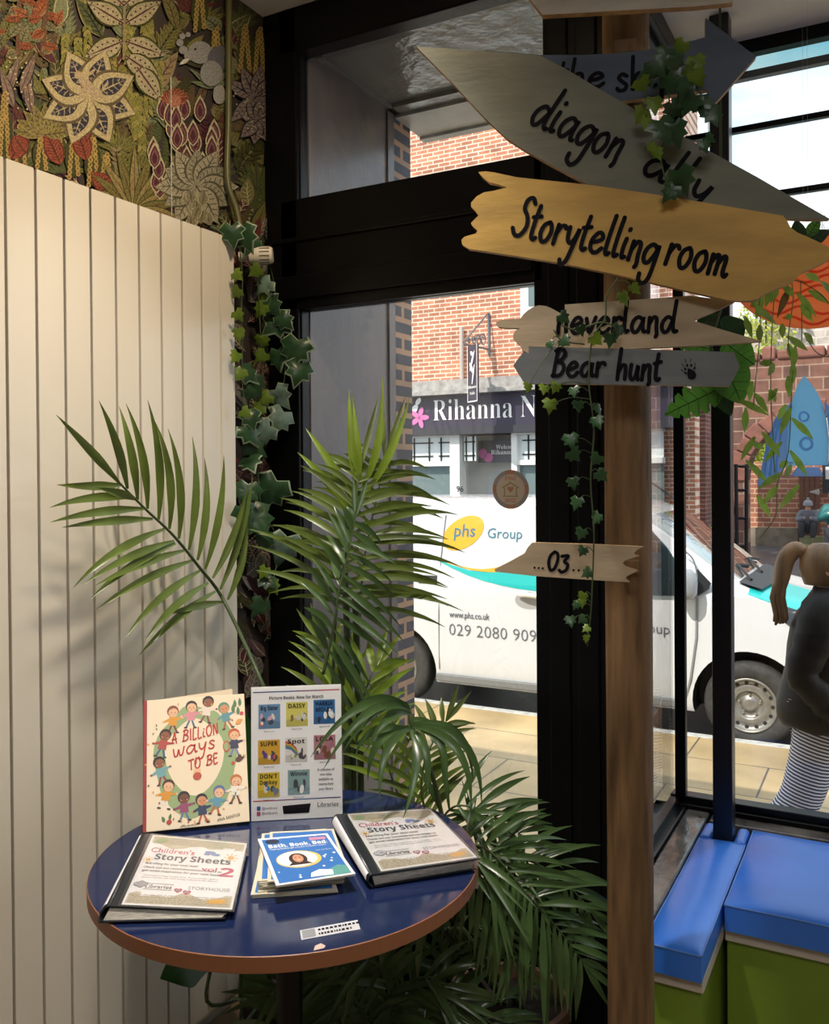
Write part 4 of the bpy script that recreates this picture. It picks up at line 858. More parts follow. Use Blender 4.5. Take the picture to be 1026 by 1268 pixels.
# maroon scallops
for j in range(26):
    u, v = 196+rnd.uniform(-10, 74), 190-rnd.uniform(-40, 62)
    for k, c in enumerate((CRM, MAR, H('8d5a58'), MAR)): D.leaf(u, v+20-k*2, -1.57, 34-k*6, 8-k*1.6, c, None, 6)
# crest flower
for j in range(9): D.leaf(213, 128, -1.57+(j-4)*.3, 20, 4, RED, H('5a2020'), 5, edge=H('c08a62'))
D.ring(213, 126, 8, 8, H('b87a5c')); 
# big pale plant, lower right of the print
for j in range(11):
    a = -1.57+(j-5)*.5; D.leaf(240, 232, a, 46 if j % 2 else 52, 13, H('a39c80') if j % 2 else H('b4a98b'), H('5c5846'), 8, curl=.12*(j-5)/5, edge=H('5f5a44'), ribs=6)
for j in range(14): D.leaf(240+rnd.uniform(-12, 12), 236+rnd.uniform(0, 36), rnd.uniform(1.2, 2), 17, 6, H('93886a'), H('51483a'), 5, edge=H('c4b791'))
# star flowers: cream petals with dark woven hearts
def star(u, v, r, petals, pc, hc, a0):
    for j in range(petals):
        a = a0+2*math.pi*j/petals; D.leaf(u, v, a, r, r*.30, pc, None, 8, edge=H('6a5b40')); D.leaf(u+math.cos(a)*r*.22, v+math.sin(a)*r*.22, a, r*.62, r*.17, hc, pc, 6, ribs=4, dots=H('8a8276'))
star(106, 121, 62, 8, H('c3b285'), H('3a3642'), .35)
# small pale climbing figure of an animal on the flower
for (x, y, rx, ry, ro) in ((93, 94, 5, 5, 0), (104, 106, 14, 6, .7), (114, 116, 9, 6, .4), (100, 114, 3, 9, .6), (122, 120, 10, 2.4, .9), (108, 92, 8, 2, -.7), (126, 108, 7, 1.6, -1)): D.ring(x, y, rx, ry, H('bca583'), 12, ro)
for (u, v, r) in ((312, 122, 42), (316, 150, 30)):
    for j in range(9): a = -2.6+j*.62; D.leaf(u, v, a, r, 8, H('8d7c74'), BLK, 7, edge=BLK, ribs=5)
    for j in range(26): a = rnd.uniform(0, 6.28); D.ring(u+math.cos(a)*r*rnd.uniform(.2, .7), v+math.sin(a)*r*rnd.uniform(.2, .7), 1.1, 1.1, CRM, 6)
# grey trunked animal head
EG = H('a09d97')
D.ring(244, 66, 15, 14, EG, 16); D.ring(266, 74, 13, 17, H('6c6a6e'), 14, .3); D.ring(258, 92, 14, 16, EG, 14); D.ring(268, 118, 8, 12, H('b0aca2'), 12)
for k, (x, y) in enumerate(((230, 70), (223, 63), (219, 54), (222, 46), (229, 44))): D.ring(x, y, 6-k*.7, 6-k*.7, EG, 10)
D.leaf(230, 74, 2.6, 14, 2.6, H('d8d2c2'), None); D.ring(238, 62, 1.6, 1.6, BLK, 8)
# narrow strip beside the radiator, all the way down
for i in range(210):
    u, v = rnd.uniform(292, 342), rnd.uniform(300, 1260); c = rnd.choice([OLD, GRY, MAR, H('5d5348'), H('6b5350'), H('4a4d3a'), H('77706a'), H('7a4038')])
    D.leaf(u, v, rnd.uniform(-2.6, -.5), rnd.uniform(22, 46), rnd.uniform(4, 9), c, rnd.choice([BLK, CRM, H('b9a68e')]), 6, rnd.uniform(-.3, .3), edge=rnd.choice([None, BLK, H('a3937c')]), ribs=rnd.choice([0, 5]))
for (u, v) in ((322, 590), (318, 470)):
    for j in range(8): D.leaf(u, v, j*.79, 24, 6, H('8a6a5c'), BLK, 6, edge=BLK, ribs=4)
for k in range(7):
    for t in range(26): a = math.pi*(1+t/25); D.ring(322+math.cos(a)*(6+k*4), 700+math.sin(a)*(10+k*6), 1.0, 1.0, CRM if k % 2 else GRY, 5)
D.poly([(206.3, 96), (207.6, 96), (208.6, 268), (207.4, 268)], H('d8d2c4'))
wpp = D.b.build('wallpaper', mat('wallpaper_print', (1, 1, 1), .7, attr=True, var=.6, vscale=230, spec=.2))
S(wpp); wpp.name = 'wall_left_wallpaper'

# ================================================================== the tall radiator
XRAD = -1.575
rad = thing('radiator', (-1.61, 1.4, .10), 'tall cream vertical flat-panel radiator along the papered wall', 'radiator')
y1 = onX(296, 600, XRAD).y; pitch = .0722
for i in range(16):
    yb = y1-i*pitch; b = MB()
    if i == 0:
        prof = [(XRAD-.055, yb), (XRAD-.022, yb), (XRAD-.008, yb-.004), (XRAD, yb-.014), (XRAD, yb-.066), (XRAD-.008, yb-.0685), (XRAD-.055, yb-.0685)]
    else:
        prof = [(XRAD-.055, yb-.001), (XRAD-.0008, yb-.001), (XRAD, yb-.0025), (XRAD, yb-.0655), (XRAD-.0008, yb-.0665), (XRAD-.055, yb-.0665)]
    k = len(prof); z0, z1 = .105, 2.150
    b.add([V((x, y, z0)) for x, y in prof]+[V((x, y, z1)) for x, y in prof], [tuple(range(k))[::-1], tuple(range(k, 2*k))]+[(j, (j+1) % k, k+(j+1) % k, k+j) for j in range(k)])
    b.build('panel', CREAM, rad)
b = MB()
for z in (.16, 2.09): b.tube([(XRAD-.066, y1-16*pitch, z), (XRAD-.066, y1+.01, z)], .014, 10)
b.build('collector_pipe', CREAM, rad)
b = MB()
for z in (.30, 1.9):
    for y in (y1-.3, y1-.9): b.box((XL+.004, y-.02, z-.03), (XRAD-.055, y+.02, z+.03))
b.build('wall_bracket', CREAM, rad)
b = MB(); b.box((XRAD-.052, y1-16*pitch, .09), (XRAD-.004, y1-.004, .112)); b.build('bottom_rim', CREAM, rad, bevel=.004)
TRV = mat('valve_white', srgb(226, 216, 198), .4)
vc = onX(309, 317, -1.615); vax = V((.86, .50, .04)).normalized()
b = MB(); b.lathe(vc, vax, [(0, -.03), (.014, -.03), (.016, -.005), (.024, .0), (.026, .008), (.0255, .05), (.023, .062), (.02, .066), (0, .067)], 28); tv = b.build('thermostatic_valve', TRV, rad, smooth='auto')
b = MB()
for k in range(14):
    g = 2*math.pi*k/14; a_ = vax.orthogonal().normalized(); c_ = vax.cross(a_); d = a_*math.cos(g)+c_*math.sin(g); e = vax.cross(d)*.0016
    b.obox(vc+vax*.03+d*.0245-e, e*2, vax*.028, d*.002)
b.build('slots', mat('slot_shadow_grey', srgb(110, 100, 90), .6), tv)
pipe = thing('heating_pipe', onX(283, 100, -1.655), 'olive painted heating pipe running down the wallpaper from the ceiling', 'pipe')
b = MB(); pp = crom([onX(283, -70, -1.655), onX(283, 60, -1.655), onX(282.5, 150, -1.655), onX(281, 205, -1.655), onX(283, 232, -1.652), onX(292, 258, -1.64), onX(298, 285, -1.63), onX(303, 314, -1.622)], 6)
pp[0].z = CEIL; b.tube(pp, .0088, 12); b.build('pipe_run', mat('pipe_olive_paint', srgb(92, 88, 46), .4), pipe, smooth=True)
b = MB()
for v in (60, 180): q = onX(283, v, -1.667); b.box((XL, q.y-.012, q.z-.006), (-1.645, q.y+.012, q.z+.006))
b.build('pipe_clip', MATS['pipe_olive_paint'], pipe)

# ================================================================== round table
TC = V((-1.061, 1.429, 0)); TR = .376; ZT = .75
tab = thing('table', TC, 'round cafe table with a glossy blue top and copper brown edge', 'table')
BLUE = mat('blue_laminate', srgb(28, 40, 78), .10, spec=.5, var=.12, vscale=3)
b = MB(); b.lathe(TC, (0, 0, 1), [(0, ZT), (TR-.001, ZT)], 96); top = b.build('tabletop', BLUE, tab)
b = MB(); b.lathe(TC, (0, 0, 1), [(TR-.001, ZT+.0004), (TR+.0006, ZT-.0006), (TR+.0006, ZT-.026), (TR-.002, ZT-.028), (0, ZT-.028)], 96); b.build('edge_band', mat('copper_edge', srgb(150, 96, 64), .45), tab)
b = MB(); b.lathe(TC, (0, 0, 1), [(0, ZT-.028), (.12, ZT-.028), (.12, ZT-.036), (.035, ZT-.05), (.026, ZT-.07), (.026, .06)], 28); b.build('column', BLACK, tab, smooth='auto')
b = MB(); b.lathe(TC, (0, 0, 1), [(.026, .06), (.05, .045), (.20, .025), (.23, .012), (.23, 0), (0, 0)], 40); b.build('base', BLACK, tab, smooth='auto')
def tz(u, v, z=ZT): return onZ(u, v, z)
# strip label on the table top
o, x_, y_ = tz(373, 1164, ZT+.0006), tz(446, 1150.5, ZT+.0006), tz(371, 1152, ZT+.0006)
fr = Fr(o, x_-o, y_-o)
MATS_LBL = [mat('label_white', srgb(214, 216, 222), .4), INK, mat('label_grey', srgb(150, 152, 158), .5)]
b = MB(); b.add([fr(0, 0), fr(1, 0), fr(1, 1), fr(0, 1)], [(0, 1, 2, 3)], 0); b.add([fr(.03, .1, .0003), fr(.25, .1, .0003), fr(.25, .9, .0003), fr(.03, .9, .0003)], [(0, 1, 2, 3)], 2)
rnd = random.Random(5)
for yy, x0, x1 in ((.60, .30, .97), (.18, .30, .84)):
    x = x0
    while x < x1: w_ = rnd.uniform(.025, .07); b.add([fr(x, yy, .0004), fr(x+w_*.8, yy, .0004), fr(x+w_*.8, yy+.2, .0004), fr(x, yy+.2, .0004)], [(0, 1, 2, 3)], 1); x += w_+.01
tag(b.build('table_sticker', MATS_LBL), 'narrow white printed label strip stuck near the front edge of the blue table', 'sticker')
b = MB(); b.poly([tz(u, v, ZT+.0008) for u, v in ((388, 1177), (390, 1171), (397, 1168), (403, 1171), (401, 1174))]); b.build('edge_chip', mat('bare_chip', srgb(214, 190, 176), .7), tab)

# ------------------------------------------------------------------ hardback picture book standing at the back
def stand_frame(bl, br, tl, tilt, z=ZT+.0012):
    A, B = tz(*bl, z), tz(*br, z); X = (B-A); W = X.length; xn = X/W; back = V((0, 0, 1)).cross(xn); up_ = (V((0, 0, 1))*math.cos(tilt)+back*math.sin(tilt)).normalized(); n = xn.cross(up_)
    H_ = (onPlane(*tl, A, n)-A).dot(up_); return A, xn, up_, n, W, H_
A, xn, up_, n, W, Hh = stand_frame((177, 1031), (309, 1017), (158, 869), R(28), ZT+.0085)
bk = thing('picture_book', (A+xn*W/2), 'cream hardback picture book with red title and ring of children, standing on the table', 'book')
sl = (onPlane(158, 869, A, n)-A).dot(xn); trx = (onPlane(288, 852, A, n)-A); w2 = trx.dot(xn)-sl; h2 = trx.dot(up_)
fr = Fr(A, xn*W, up_*Hh)
COV = mat('book_cover_cream', srgb(232, 214, 186), .35); REDC = mat('book_red_cloth', srgb(150, 50, 54), .5); PAGE = mat('page_edges', srgb(226, 220, 206), .8, var=.2, vscale=40, stretch=(1, 1, 30))
b = MB(); b.obox(A, xn*W, up_*Hh, -n*.003); b.build('front_cover', COV, bk, bevel=.001)
b = MB(); b.obox(A+n*.0002, xn*W*.03, up_*Hh, n*.0003); b.build('cloth_joint', REDC, bk)
b = MB(); b.obox(A-xn*.001+up_*.0001, xn*.004, up_*Hh, -n*.014); b.build('spine', REDC, bk, bevel=.001)
b = MB(); b.obox(A+xn*.004+up_*.004-n*.003, xn*(W-.008), up_*(Hh-.008), -n*.009); b.build('pages', PAGE, bk)
bd = (-n+xn*.25).normalized(); b = MB(); q = A-n*.012; e2 = V((0, 0, 1)).cross(xn)*.07+xn*W*.9
b.add([q, q+e2, q+e2+up_*Hh, q+up_*Hh, q-n*.003, q+e2-n*.003, q+e2+up_*Hh-n*.003, q+up_*Hh-n*.003], [(0, 1, 2, 3), (7, 6, 5, 4), (0, 4, 5, 1), (1, 5, 6, 2), (2, 6, 7, 3), (3, 7, 4, 0)]); b.build('back_cover', COV, bk)
D = Draw(lambda x, y, k: fr(x, y, .0003+k), .000004); rnd = random.Random(9)
GRN = H('93a878')
ring_o = [(.5+.40*math.cos(t)*(1+.05*math.sin(5*t)), .50+.43*math.sin(t)*(1+.04*math.cos(7*t))) for t in [2*math.pi*i/40 for i in range(40)]]
ring_i = [(.49+.285*math.cos(t)*(1+.05*math.sin(3*t)), .53+.285*math.sin(t)*(1+.05*math.cos(4*t))) for t in [2*math.pi*i/40 for i in range(40)]]
D.poly(ring_o, GRN); D.poly(ring_i, H('ead9bd'))
def child(x, y, s, hair, top, bot, skin_, rot=0):
    c, sn = math.cos(rot), math.sin(rot); q = lambda a, b_: (x+s*(a*c-b_*sn), y+s*(a*sn+b_*c)*.80)
    e = lambda a, b_, rx, ry, col, n=12: D.poly([q(a+rx*math.cos(t), b_+ry*math.sin(t)) for t in [2*math.pi*i/n for i in range(n)]], col)
    for sg in (-1, 1):
        D.poly([q(sg*.25, -.9), q(sg*.75, -2.0), q(sg*.45, -2.1), q(sg*.0, -.9)], bot); e(sg*.68, -2.1, .28, .14, H('4a3430'))
        D.poly([q(sg*.4, .1), q(sg*1.35, -.1+.5*sg*.5), q(sg*1.3, -.35+.25*sg), q(sg*.4, -.4)], top); e(sg*1.4, -.2+.25*sg, .16, .16, skin_)
    D.poly([q(-.5, .25), q(.5, .25), q(.62, -1.05), q(-.62, -1.05)], top)
    e(0, 1.05, .86, .86, hair); e(.05, .85, .70, .66, skin_)
    for sg in (-1, 1): e(.05+sg*.25, .85, .07, .09, BLK, 6); e(.05+sg*.42, .66, .12, .09, H('d88a78'), 6)
    D.poly([q(-.1, .58), q(.2, .58), q(.05, .48)], RED)
SK = [H('c98e66'), H('e3b48e'), H('8a5638'), H('6e442e')]
kid = [(.28, .84, H('8a3f28'), H('d9952f'), H('7a3a3a'), 1), (.46, .87, H('3a2a28'), H('d58a94'), H('4c6a86'), 1), (.62, .90, H('2c2428'), H('e2d3c4'), H('8a4a4a'), 2), (.80, .84, H('5b8a72'), H('5f8f96'), H('a35f3c'), 0),
       (.19, .66, H('3a2622'), H('b04a44'), H('3f5c84'), 2), (.88, .62, H('c0562f'), H('3c3c54'), H('7a7aa6'), 1), (.16, .45, H('241f24'), H('6fa0a8'), H('8a3a48'), 2), (.22, .27, H('4a2f28'), H('d4912e'), H('e0ddd0'), 1),
       (.38, .17, H('2a2226'), H('8f4668'), H('5a7896'), 3), (.55, .14, H('231f26'), H('2f3a58'), H('b0583a'), 0), (.70, .19, H('566a96'), H('5b94a8'), H('b5642f'), 1), (.88, .26, H('b86f3a'), H('e4ddd0'), H('7a4630'), 1)]
for i, (x, y, ha, to, bo, si) in enumerate(kid): child(x, y, .068, ha, to, bo, SK[si], rnd.uniform(-.25, .25))
for (x, y) in ((.93, .83), (.90, .89), (.95, .90), (.88, .85)): D.leaf(x, y, 1.57, .07, .018, H('4f7a58'), None)
D.ring(.965, .84, .02, .016, H('c64a56')); D.leaf(.9, .76, .4, .08, .02, H('d99a4a'), None); D.leaf(.88, .47, .2, .10, .022, H('5a3a30'), None); D.ring(.86, .45, .018, .014, H('c64a3a')); D.ring(.80, .585, .035, .045, H('c0563a'), 14); D.ring(.80, .585, .025, .034, H('93a878'), 14)
for k in range(34):
    a = rnd.uniform(0, 6.28); D.leaf(.5+.47*math.cos(a), .5+.47*math.sin(a), rnd.uniform(0, 6), .022, .007, rnd.choice([H('5a7a4a'), H('b5503c'), H('d9a04a')]), None, 4)
D.ring(.24, .055, .025, .018, H('b5403a')); D.leaf(.24, .07, 1.2, .05, .014, H('4f7a48'), None); D.leaf(.20, .06, 2.2, .05, .014, H('4f7a48'), None)
D.ring(.51, .41, .036, .032, H('e3b48e')); D.ring(.51, .375, .042, .03, H('b5503c')); D.leaf(.49, .45, 1.4, .08, .012, H('b5403a'), None)
D.b.build('cover_art', PRINT, bk)
TTL = mat('title_red', srgb(186, 52, 52), .5); b = MB()
for body, x0, y0, x1, y1, xh, wd_ in (('A BILLiON', .27, .64, .73, .69, .085, .0028), ('ways', .285, .535, .70, .585, .062, .0030), ('TO BE', .43, .425, .72, .465, .075, .0028)):
    hand(b, lambda p, q: fr(p, q, .0014), fr.n, body, (x0, y0), (x1, y1), xh if body == 'ways' else xh/2, wd_, up=1, slant=.1, aspect=W/Hh)
b.build('title', TTL, bk)
b = MB(); text(b, fr, 'ANA SANTOS', .80, .035, w=.22, h=.022, c=.0012, align='C', rot=.12); text(b, fr, script('Sanna'), .42, .012, w=.16, h=.018, c=.0012, align='C', rot=.05); b.build('author_name', INK, bk)

# ------------------------------------------------------------------ poster in a clear upright holder
A, xn, up_, n, W, Hh = stand_frame((311, 1017), (424, 1011), (313, 851), R(7))
ph_ = thing('poster_holder', A+xn*W/2, 'clear upright holder with a white poster of new picture books, behind the leaflets', 'poster')
fr = Fr(A+up_*.002, xn*W, up_*(Hh-.002))
b = MB(); b.obox(A, xn*W, up_*Hh, -n*.002); b.build('back_sheet', mat('paper_white', srgb(248, 248, 248), .5), ph_)
b = MB(); b.obox(A-n*.003-up_*0+V((0, 0, .0)), xn*W, V((0, 0, 1)).cross(xn)*.06+V((0, 0, .0)), V((0, 0, .003))); b.build('foot', glass_mat('acrylic_foot', (.9, .93, .95), .05), ph_)
RAINB = [H('3c3a78'), H('2f5c9a'), H('7a3a6a'), H('c23a4a')]
D = Draw(lambda x, y, k: fr(x, y, .0002+k), .000004)
for yb in (.955, .135):
    for k in range(12): D.poly([(.02+k*.08, yb), (.10+k*.08, yb), (.10+k*.08, yb+.008), (.02+k*.08, yb+.008)], RAINB[min(3, k//3)] if yb > .5 else RAINB[3-min(3, k//3)])
minis = [(.08, .68, H('6c96bc'), H('e0b0bc'), H('c85a6a'), 'Big Sister'), (.385, .69, H('d8d06a'), H('8a6a4a'), H('d0d0d0'), 'DAISY'), (.69, .70, H('2f6ea8'), H('2a3040'), H('f0f0f0'), 'HARRIA\nMOLEY'),
         (.075, .41, H('d8a832'), H('c85a3a'), H('5a3a8a'), 'SUPER'), (.375, .42, H('e4e2dc'), H('88a04a'), H('3a6aa0'), 'Spot'), (.69, .43, H('b07a84'), H('7a4a34'), H('f0e0d8'), 'LOLA'),
         (.07, .165, H('e0c238'), H('6a7a94'), H('3a8ac0'), "DON'T\nDonkey"), (.40, .175, H('88a8a8'), H('3a4044'), H('f4f4f0'), 'Winnie')]
tb = MB(); RND = random.Random(31)
for x, y, c0_, c1_, c2_, tt in minis:
    D.poly([(x, y), (x+.24, y), (x+.24, y+.185), (x, y+.185)], c0_)
    D.poly([(x, y), (x+.24, y), (x+.24, y+.05), (x+.12, y+.065), (x, y+.05)], tuple(c*.75 for c in c0_[:3]))
    for k in range(7): D.ring(x+.03+RND.random()*.18, y+.03+RND.random()*.07, .014+RND.random()*.022, .012+RND.random()*.016, RND.choice([c1_, c2_, c1_, H('e8dcc8'), H('4a4a50')]), 10, RND.random()*3)
    if tt == 'Spot':
        for k, c in enumerate((H('c84a4a'), H('e0a03a'), H('5a9a5a'), H('4a70b0'))): D.poly([(x, y+.16-k*.014), (x+.06, y+.15-k*.014), (x+.12, y+.11-k*.014), (x+.15, y+.05), (x+.14, y+.05), (x+.11, y+.10-k*.014), (x+.06, y+.135-k*.014), (x, y+.146-k*.014)], c)
    for j, ln_ in enumerate(tt.split('\n')): text(tb, fr, bold(ln_), x+.12, y+.14-j*.045, w=.19, h=.032, c=.0009, align='C', mi=None, col=None); 
    text(tb, fr, 'Reserve now', x+.12, y-.025, w=.11, h=.012, c=.0009, align='C')
D.b.build('cover_pictures', PRINT, ph_)
text(tb, fr, bold('Picture Books: New for March'), .5, .90, w=.60, h=.023, c=.0009, align='C')
for j, ln_ in enumerate(('A selection of', 'new titles', 'available to', 'reserve from', 'your library')): text(tb, fr, ln_, .82, .345-j*.036, w=(.19, .13, .16, .16, .16)[j], h=.019, c=.0009, align='C', off=.01)
text(tb, fr, 'Libraries', .84, .075, w=.23, h=.035, c=.0009, align='C')
for yy in (.075, .04): text(tb, fr, '@cwlibrary' if yy > .05 else '@cwlibraries', .115, yy, w=.17, h=.018, c=.0009)
tb.build('poster_lettering', INK, ph_)
b = MB()
for q, mi in (((.06, .07, .1, .1), 0), ((.06, .03, .1, .06), 1)): b.add([fr(q[0], q[1], .0006), fr(q[2], q[1], .0006), fr(q[2], q[3], .0006), fr(q[0], q[3], .0006)], [(0, 1, 2, 3)], mi)
b.add([fr(.35, .035, .0006), fr(.63, .035, .0006), fr(.65, .105, .0006), fr(.34, .095, .0006)], [(0, 1, 2, 3)], 2)
b.build('poster_marks', [mat('mark_blue', srgb(60, 90, 160), .5), mat('mark_pink', srgb(196, 70, 120), .5), INK], ph_)
b = MB(); b.obox(A+n*.0018, xn*W, up_*Hh, n*.0014); b.build('clear_front', GLASS, ph_)
# ------------------------------------------------------------------ display binders and leaflets on the table
class QF:   # four-cornered frame, bilinear
    def __init__(s, bl, br, tr, tl): s.q = [V(p) for p in (bl, br, tr, tl)]; s.n = (s.q[1]-s.q[0]).cross(s.q[3]-s.q[0]).normalized()
    def __call__(s, a, b, c=0): p = s.q; return (p[0]*(1-a)+p[1]*a)*(1-b)+(p[3]*(1-a)+p[2]*a)*b+s.n*c
def plate(mb, q, th, mi=None): n = (V(q[1])-V(q[0])).cross(V(q[3])-V(q[0])).normalized(); mb.slab(q, n, th, 0 if mi is None else mi)
BCOV = mat('binder_black', srgb(30, 34, 42), .35); SHEET = mat('sheet_white', srgb(246, 246, 250), .35); NEWSP = mat('newsprint', srgb(208, 198, 176), .6, var=.15, vscale=90)
POCK = mat('pocket_pages', srgb(188, 182, 170), .5, var=.45, vscale=120, stretch=(.5, .5, 8))
def binder(label, base, cov, zb, zc, vol, sleeve):
    B = [tz(*p, ZT+.0032) for p in base]; C = [onZ(p[0], p[1], z) for p, z in zip(cov, zc)]     # order: front-left, front-right, back-right, back-left
    t = thing('ring_binder', (B[0]+B[1]+B[2]+B[3])/4, label, 'binder', )
    up_ = V((0, 0, 1)); b = MB(); plate(b, C, .0022); b.build('front_cover', BCOV, t, bevel=.0008)
    b = MB(); plate(b, [p+up_*.0022 for p in B], .0022); b.build('back_cover', BCOV, t)
    # rounded spine from front cover's left edge to the base's left edge
    out = ((B[0]-B[1])+(B[3]-B[2])).normalized(); rows = []
    for c0, b0 in ((C[0], B[0]), (C[3], B[3])):
        hgt = c0.z-b0.z; rows.append(crom([c0-up_*.001, c0.lerp(b0, .2)+out*hgt*.22+up_*hgt*.06, c0.lerp(b0, .6)+out*hgt*.30, b0+out*hgt*.10+up_*.003, b0+up_*.001], 4))
    b = MB(); k = len(rows[0]); mid = [rows[0][i].lerp(rows[1][i], .5) for i in range(k)]
    b.add(rows[0]+rows[1], [(i, i+1, k+i+1, k+i) for i in range(k-1)]); sp_ = b.build('spine', [BCOV], t, smooth=True)
    so = sp_.modifiers.new('t', 'SOLIDIFY'); so.thickness = .002
    b = MB(); ins = [rows[0][i].lerp(rows[1][i], .03)+out*.0032+up_*.0010 for i in range(1, k-3)]; ins2 = [rows[0][i].lerp(rows[1][i], .97)+out*.0032+up_*.0010 for i in range(1, k-3)]; m = len(ins)
    b.add(ins+ins2, [(i, i+1, m+i+1, m+i) for i in range(m-1)]); b.build('spine_label', SHEET, sp_, smooth=True)
    # pocket pages between covers
    cb = QF(*B); cc = QF(*C); lo = [cb(a, e)+up_*.0026 for a, e in ((.02, .012), (.965, .012), (.965, .985), (.02, .985))]; hi = [cc(a, e)-up_*.0030 for a, e in ((.0, .012), (.955, .012), (.955, .985), (.0, .985))]
    b = MB(); b.add(lo+hi, [(0, 3, 2, 1), (4, 5, 6, 7), (0, 1, 5, 4), (1, 2, 6, 5), (2, 3, 7, 6), (3, 0, 4, 7)]); b.build('pages', POCK, t)
    # title sheet
    x0, x1, y0, y1 = (.085, .985, .02, .985)
    b = MB(); b.add([cc(x0, y0, .0006), cc(x1, y0, .0006), cc(x1, y1, .0006), cc(x0, y1, .0006)], [(0, 1, 2, 3)]); sh = b.build('title_sheet', SHEET, t)
    f = lambda a, e, c=0: cc(x0+.02+a*(x1-x0-.04), y0+.02+e*(y1-y0-.04), .0008+c)
    b = MB(); rnd = random.Random(6)
    for top_ in (1, 0):
        edge = [(i/16, (.85+.035*math.sin(i*.8+1)+rnd.uniform(-.015, .015)) if top_ else (.125+.03*math.sin(i*.9)+rnd.uniform(-.015, .015))) for i in range(17)]
        b.add([f(*p) for p in edge]+[f(1, 1 if top_ else 0), f(0, 1 if top_ else 0)], [tuple(range(19))])
    b.build('torn_newsprint', NEWSP, sh)
    b = MB()
    for top_ in (1, 0):
        for j in range(9):
            y = (.985-j*.017) if top_ else (.012+j*.017)
            if (j > 6): continue
            x = .02
            while x < .96: w_ = rnd.uniform(.02, .07); b.add([f(x, y, .0002), f(min(.98, x+w_), y, .0002), f(min(.98, x+w_), y+.006, .0002), f(x, y+.006, .0002)], [(0, 1, 2, 3)]); x += w_+.012
    b.build('newsprint_lines', mat('newsprint_ink', srgb(150, 138, 116), .6), sh)
    T = [mat('title_pink', srgb(202, 88, 124), .5), mat('title_slate', srgb(72, 80, 100), .5), mat('body_grey', srgb(84, 84, 92), .5), mat('sun_yellow', srgb(226, 176, 84), .5), mat('cloud_blue', srgb(110, 140, 200), .5), mat('pale_grey_print', srgb(168, 168, 176), .5), mat('leaf_green_print', srgb(150, 176, 130), .5)]
    b = MB(); ft = f
    text(b, ft, "Children's", .03, .735, w=.47, h=.075, c=.0005, mi=0, off=.01); text(b, ft, bold('Story Sheets'), .10, .625, w=.80, h=.085, c=.0005, mi=1, off=.012)
    if vol: text(b, ft, 'vol', .62, .50, w=.16, h=.06, c=.0005, mi=0, off=.02); text(b, ft, bold('2'), .81, .435, w=.15, h=.13, c=.0005, mi=0, off=.01)
    for j, (l_, w_) in enumerate((('Searching for your next read?', .62), ('Check out our recommendation sheets to', .80), ('get some inspiration for your next book!', .80))): text(b, ft, bold(l_), .03, .545-j*.05-(j > 0)*.01, w=w_ if not vol or j else .55, h=.03, c=.0005, mi=2)
    for j, l_ in enumerate(('You have a large range here. If you prefer, take a', 'photo home, and then bring it back to the library')): text(b, ft, l_, .06, .375-j*.03, w=.76, h=.017, c=.0005, mi=2)
    text(b, ft, 'Libraries', .13, .205, w=.26, h=.05, c=.0005, mi=2, off=.008); text(b, ft, 'STORYHOUSE', .55, .215, w=.41, h=.045, c=.0005, mi=5, off=.01)
    for yy in (.265, .185): b.add([f(.12, yy, .0005), f(.40, yy, .0005), f(.40, yy+.006, .0005), f(.12, yy+.006, .0005)], [(0, 1, 2, 3)], 2)
    g = lambda x, y, rx, ry, mi, rot=0, c=.0005: b.poly([f(x+rx*math.cos(t_)*math.cos(rot)-ry*math.sin(t_)*math.sin(rot), y+rx*math.cos(t_)*math.sin(rot)+ry*math.sin(t_)*math.cos(rot), c) for t_ in [2*math.pi*i/14 for i in range(14)]], mi)
    for (sx, sy, sr) in ((.89, .74, .055), (.045, .61, .04)):
        g(sx, sy, sr*.6, sr*.6, 3)
        for k in range(8): a = k*.785; g(sx+math.cos(a)*sr*1.1, sy+math.sin(a)*sr*1.1, sr*.35, sr*.1, 3, a)
    for (x, y, r_) in ((.66, .80, .06), (.72, .77, .05), (.63, .765, .035)): g(x, y, r_, r_*.42, 4)
    for (x, y) in ((.08, .27), (.04, .25), (.08, .235), (.115, .255)): g(x, y, .035, .03, 2, 0, .0005); g(x, y, .029, .024, 5, 0, .0007)
    for (x, y) in ((.46, .185), (.55, .165)):
        for s_ in (-1, 1): g(x+s_*.016, y+.012, .022, .026, 0, -s_*.6)
        g(x, y-.008, .014, .018, 0)
        for s_ in (-1, 1): g(x+s_*.013, y+.010, .012, .015, 5, -s_*.6, .0007)
    g(.1, .93, .07, .04, 6, .4); g(.86, .07, .10, .035, 3, .1)
    for k in range(len(T)-len(T)): pass
    b.build('sheet_print', T, sh)
    if sleeve:
        b = MB(); b.add([cc(.06, .0, .0014), cc(1.01, -.005, .0014), cc(1.0, 1.0, .0014), cc(.06, 1.0, .0014)], [(0, 1, 2, 3)])
        b.build('clear_sleeve', glass_mat('pvc_sleeve', (.97, .97, .97), .22, 3.0) if 'pvc_sleeve' not in MATS else MATS['pvc_sleeve'], t)
    return t
binder('flexible black display binder with a volume 2 title sheet, at the left of the table', ((124, 1143), (279, 1139), (303, 1052), (177, 1041)), ((136, 1122), (289, 1129), (308, 1044), (179, 1032)), 0, (ZT+.026, ZT+.014, ZT+.014, ZT+.024), True, True)
binder('thick display binder in a shiny plastic sleeve, at the right of the table', ((462, 1099), (589, 1077), (535, 1017), (413, 1023)), ((461, 1083), (594, 1063), (533, 1001), (419, 1008)), 0, (ZT+.027,)*4, False, True)
lowq = [(312, 1113), (418, 1107), (401, 1047), (323, 1053)]; topq = [(342, 1097), (440, 1082), (405, 1032), (319, 1039)]; midq = [(322, 1110), (425, 1101), (406, 1042), (326, 1049)]
random.seed(12); NL = 12
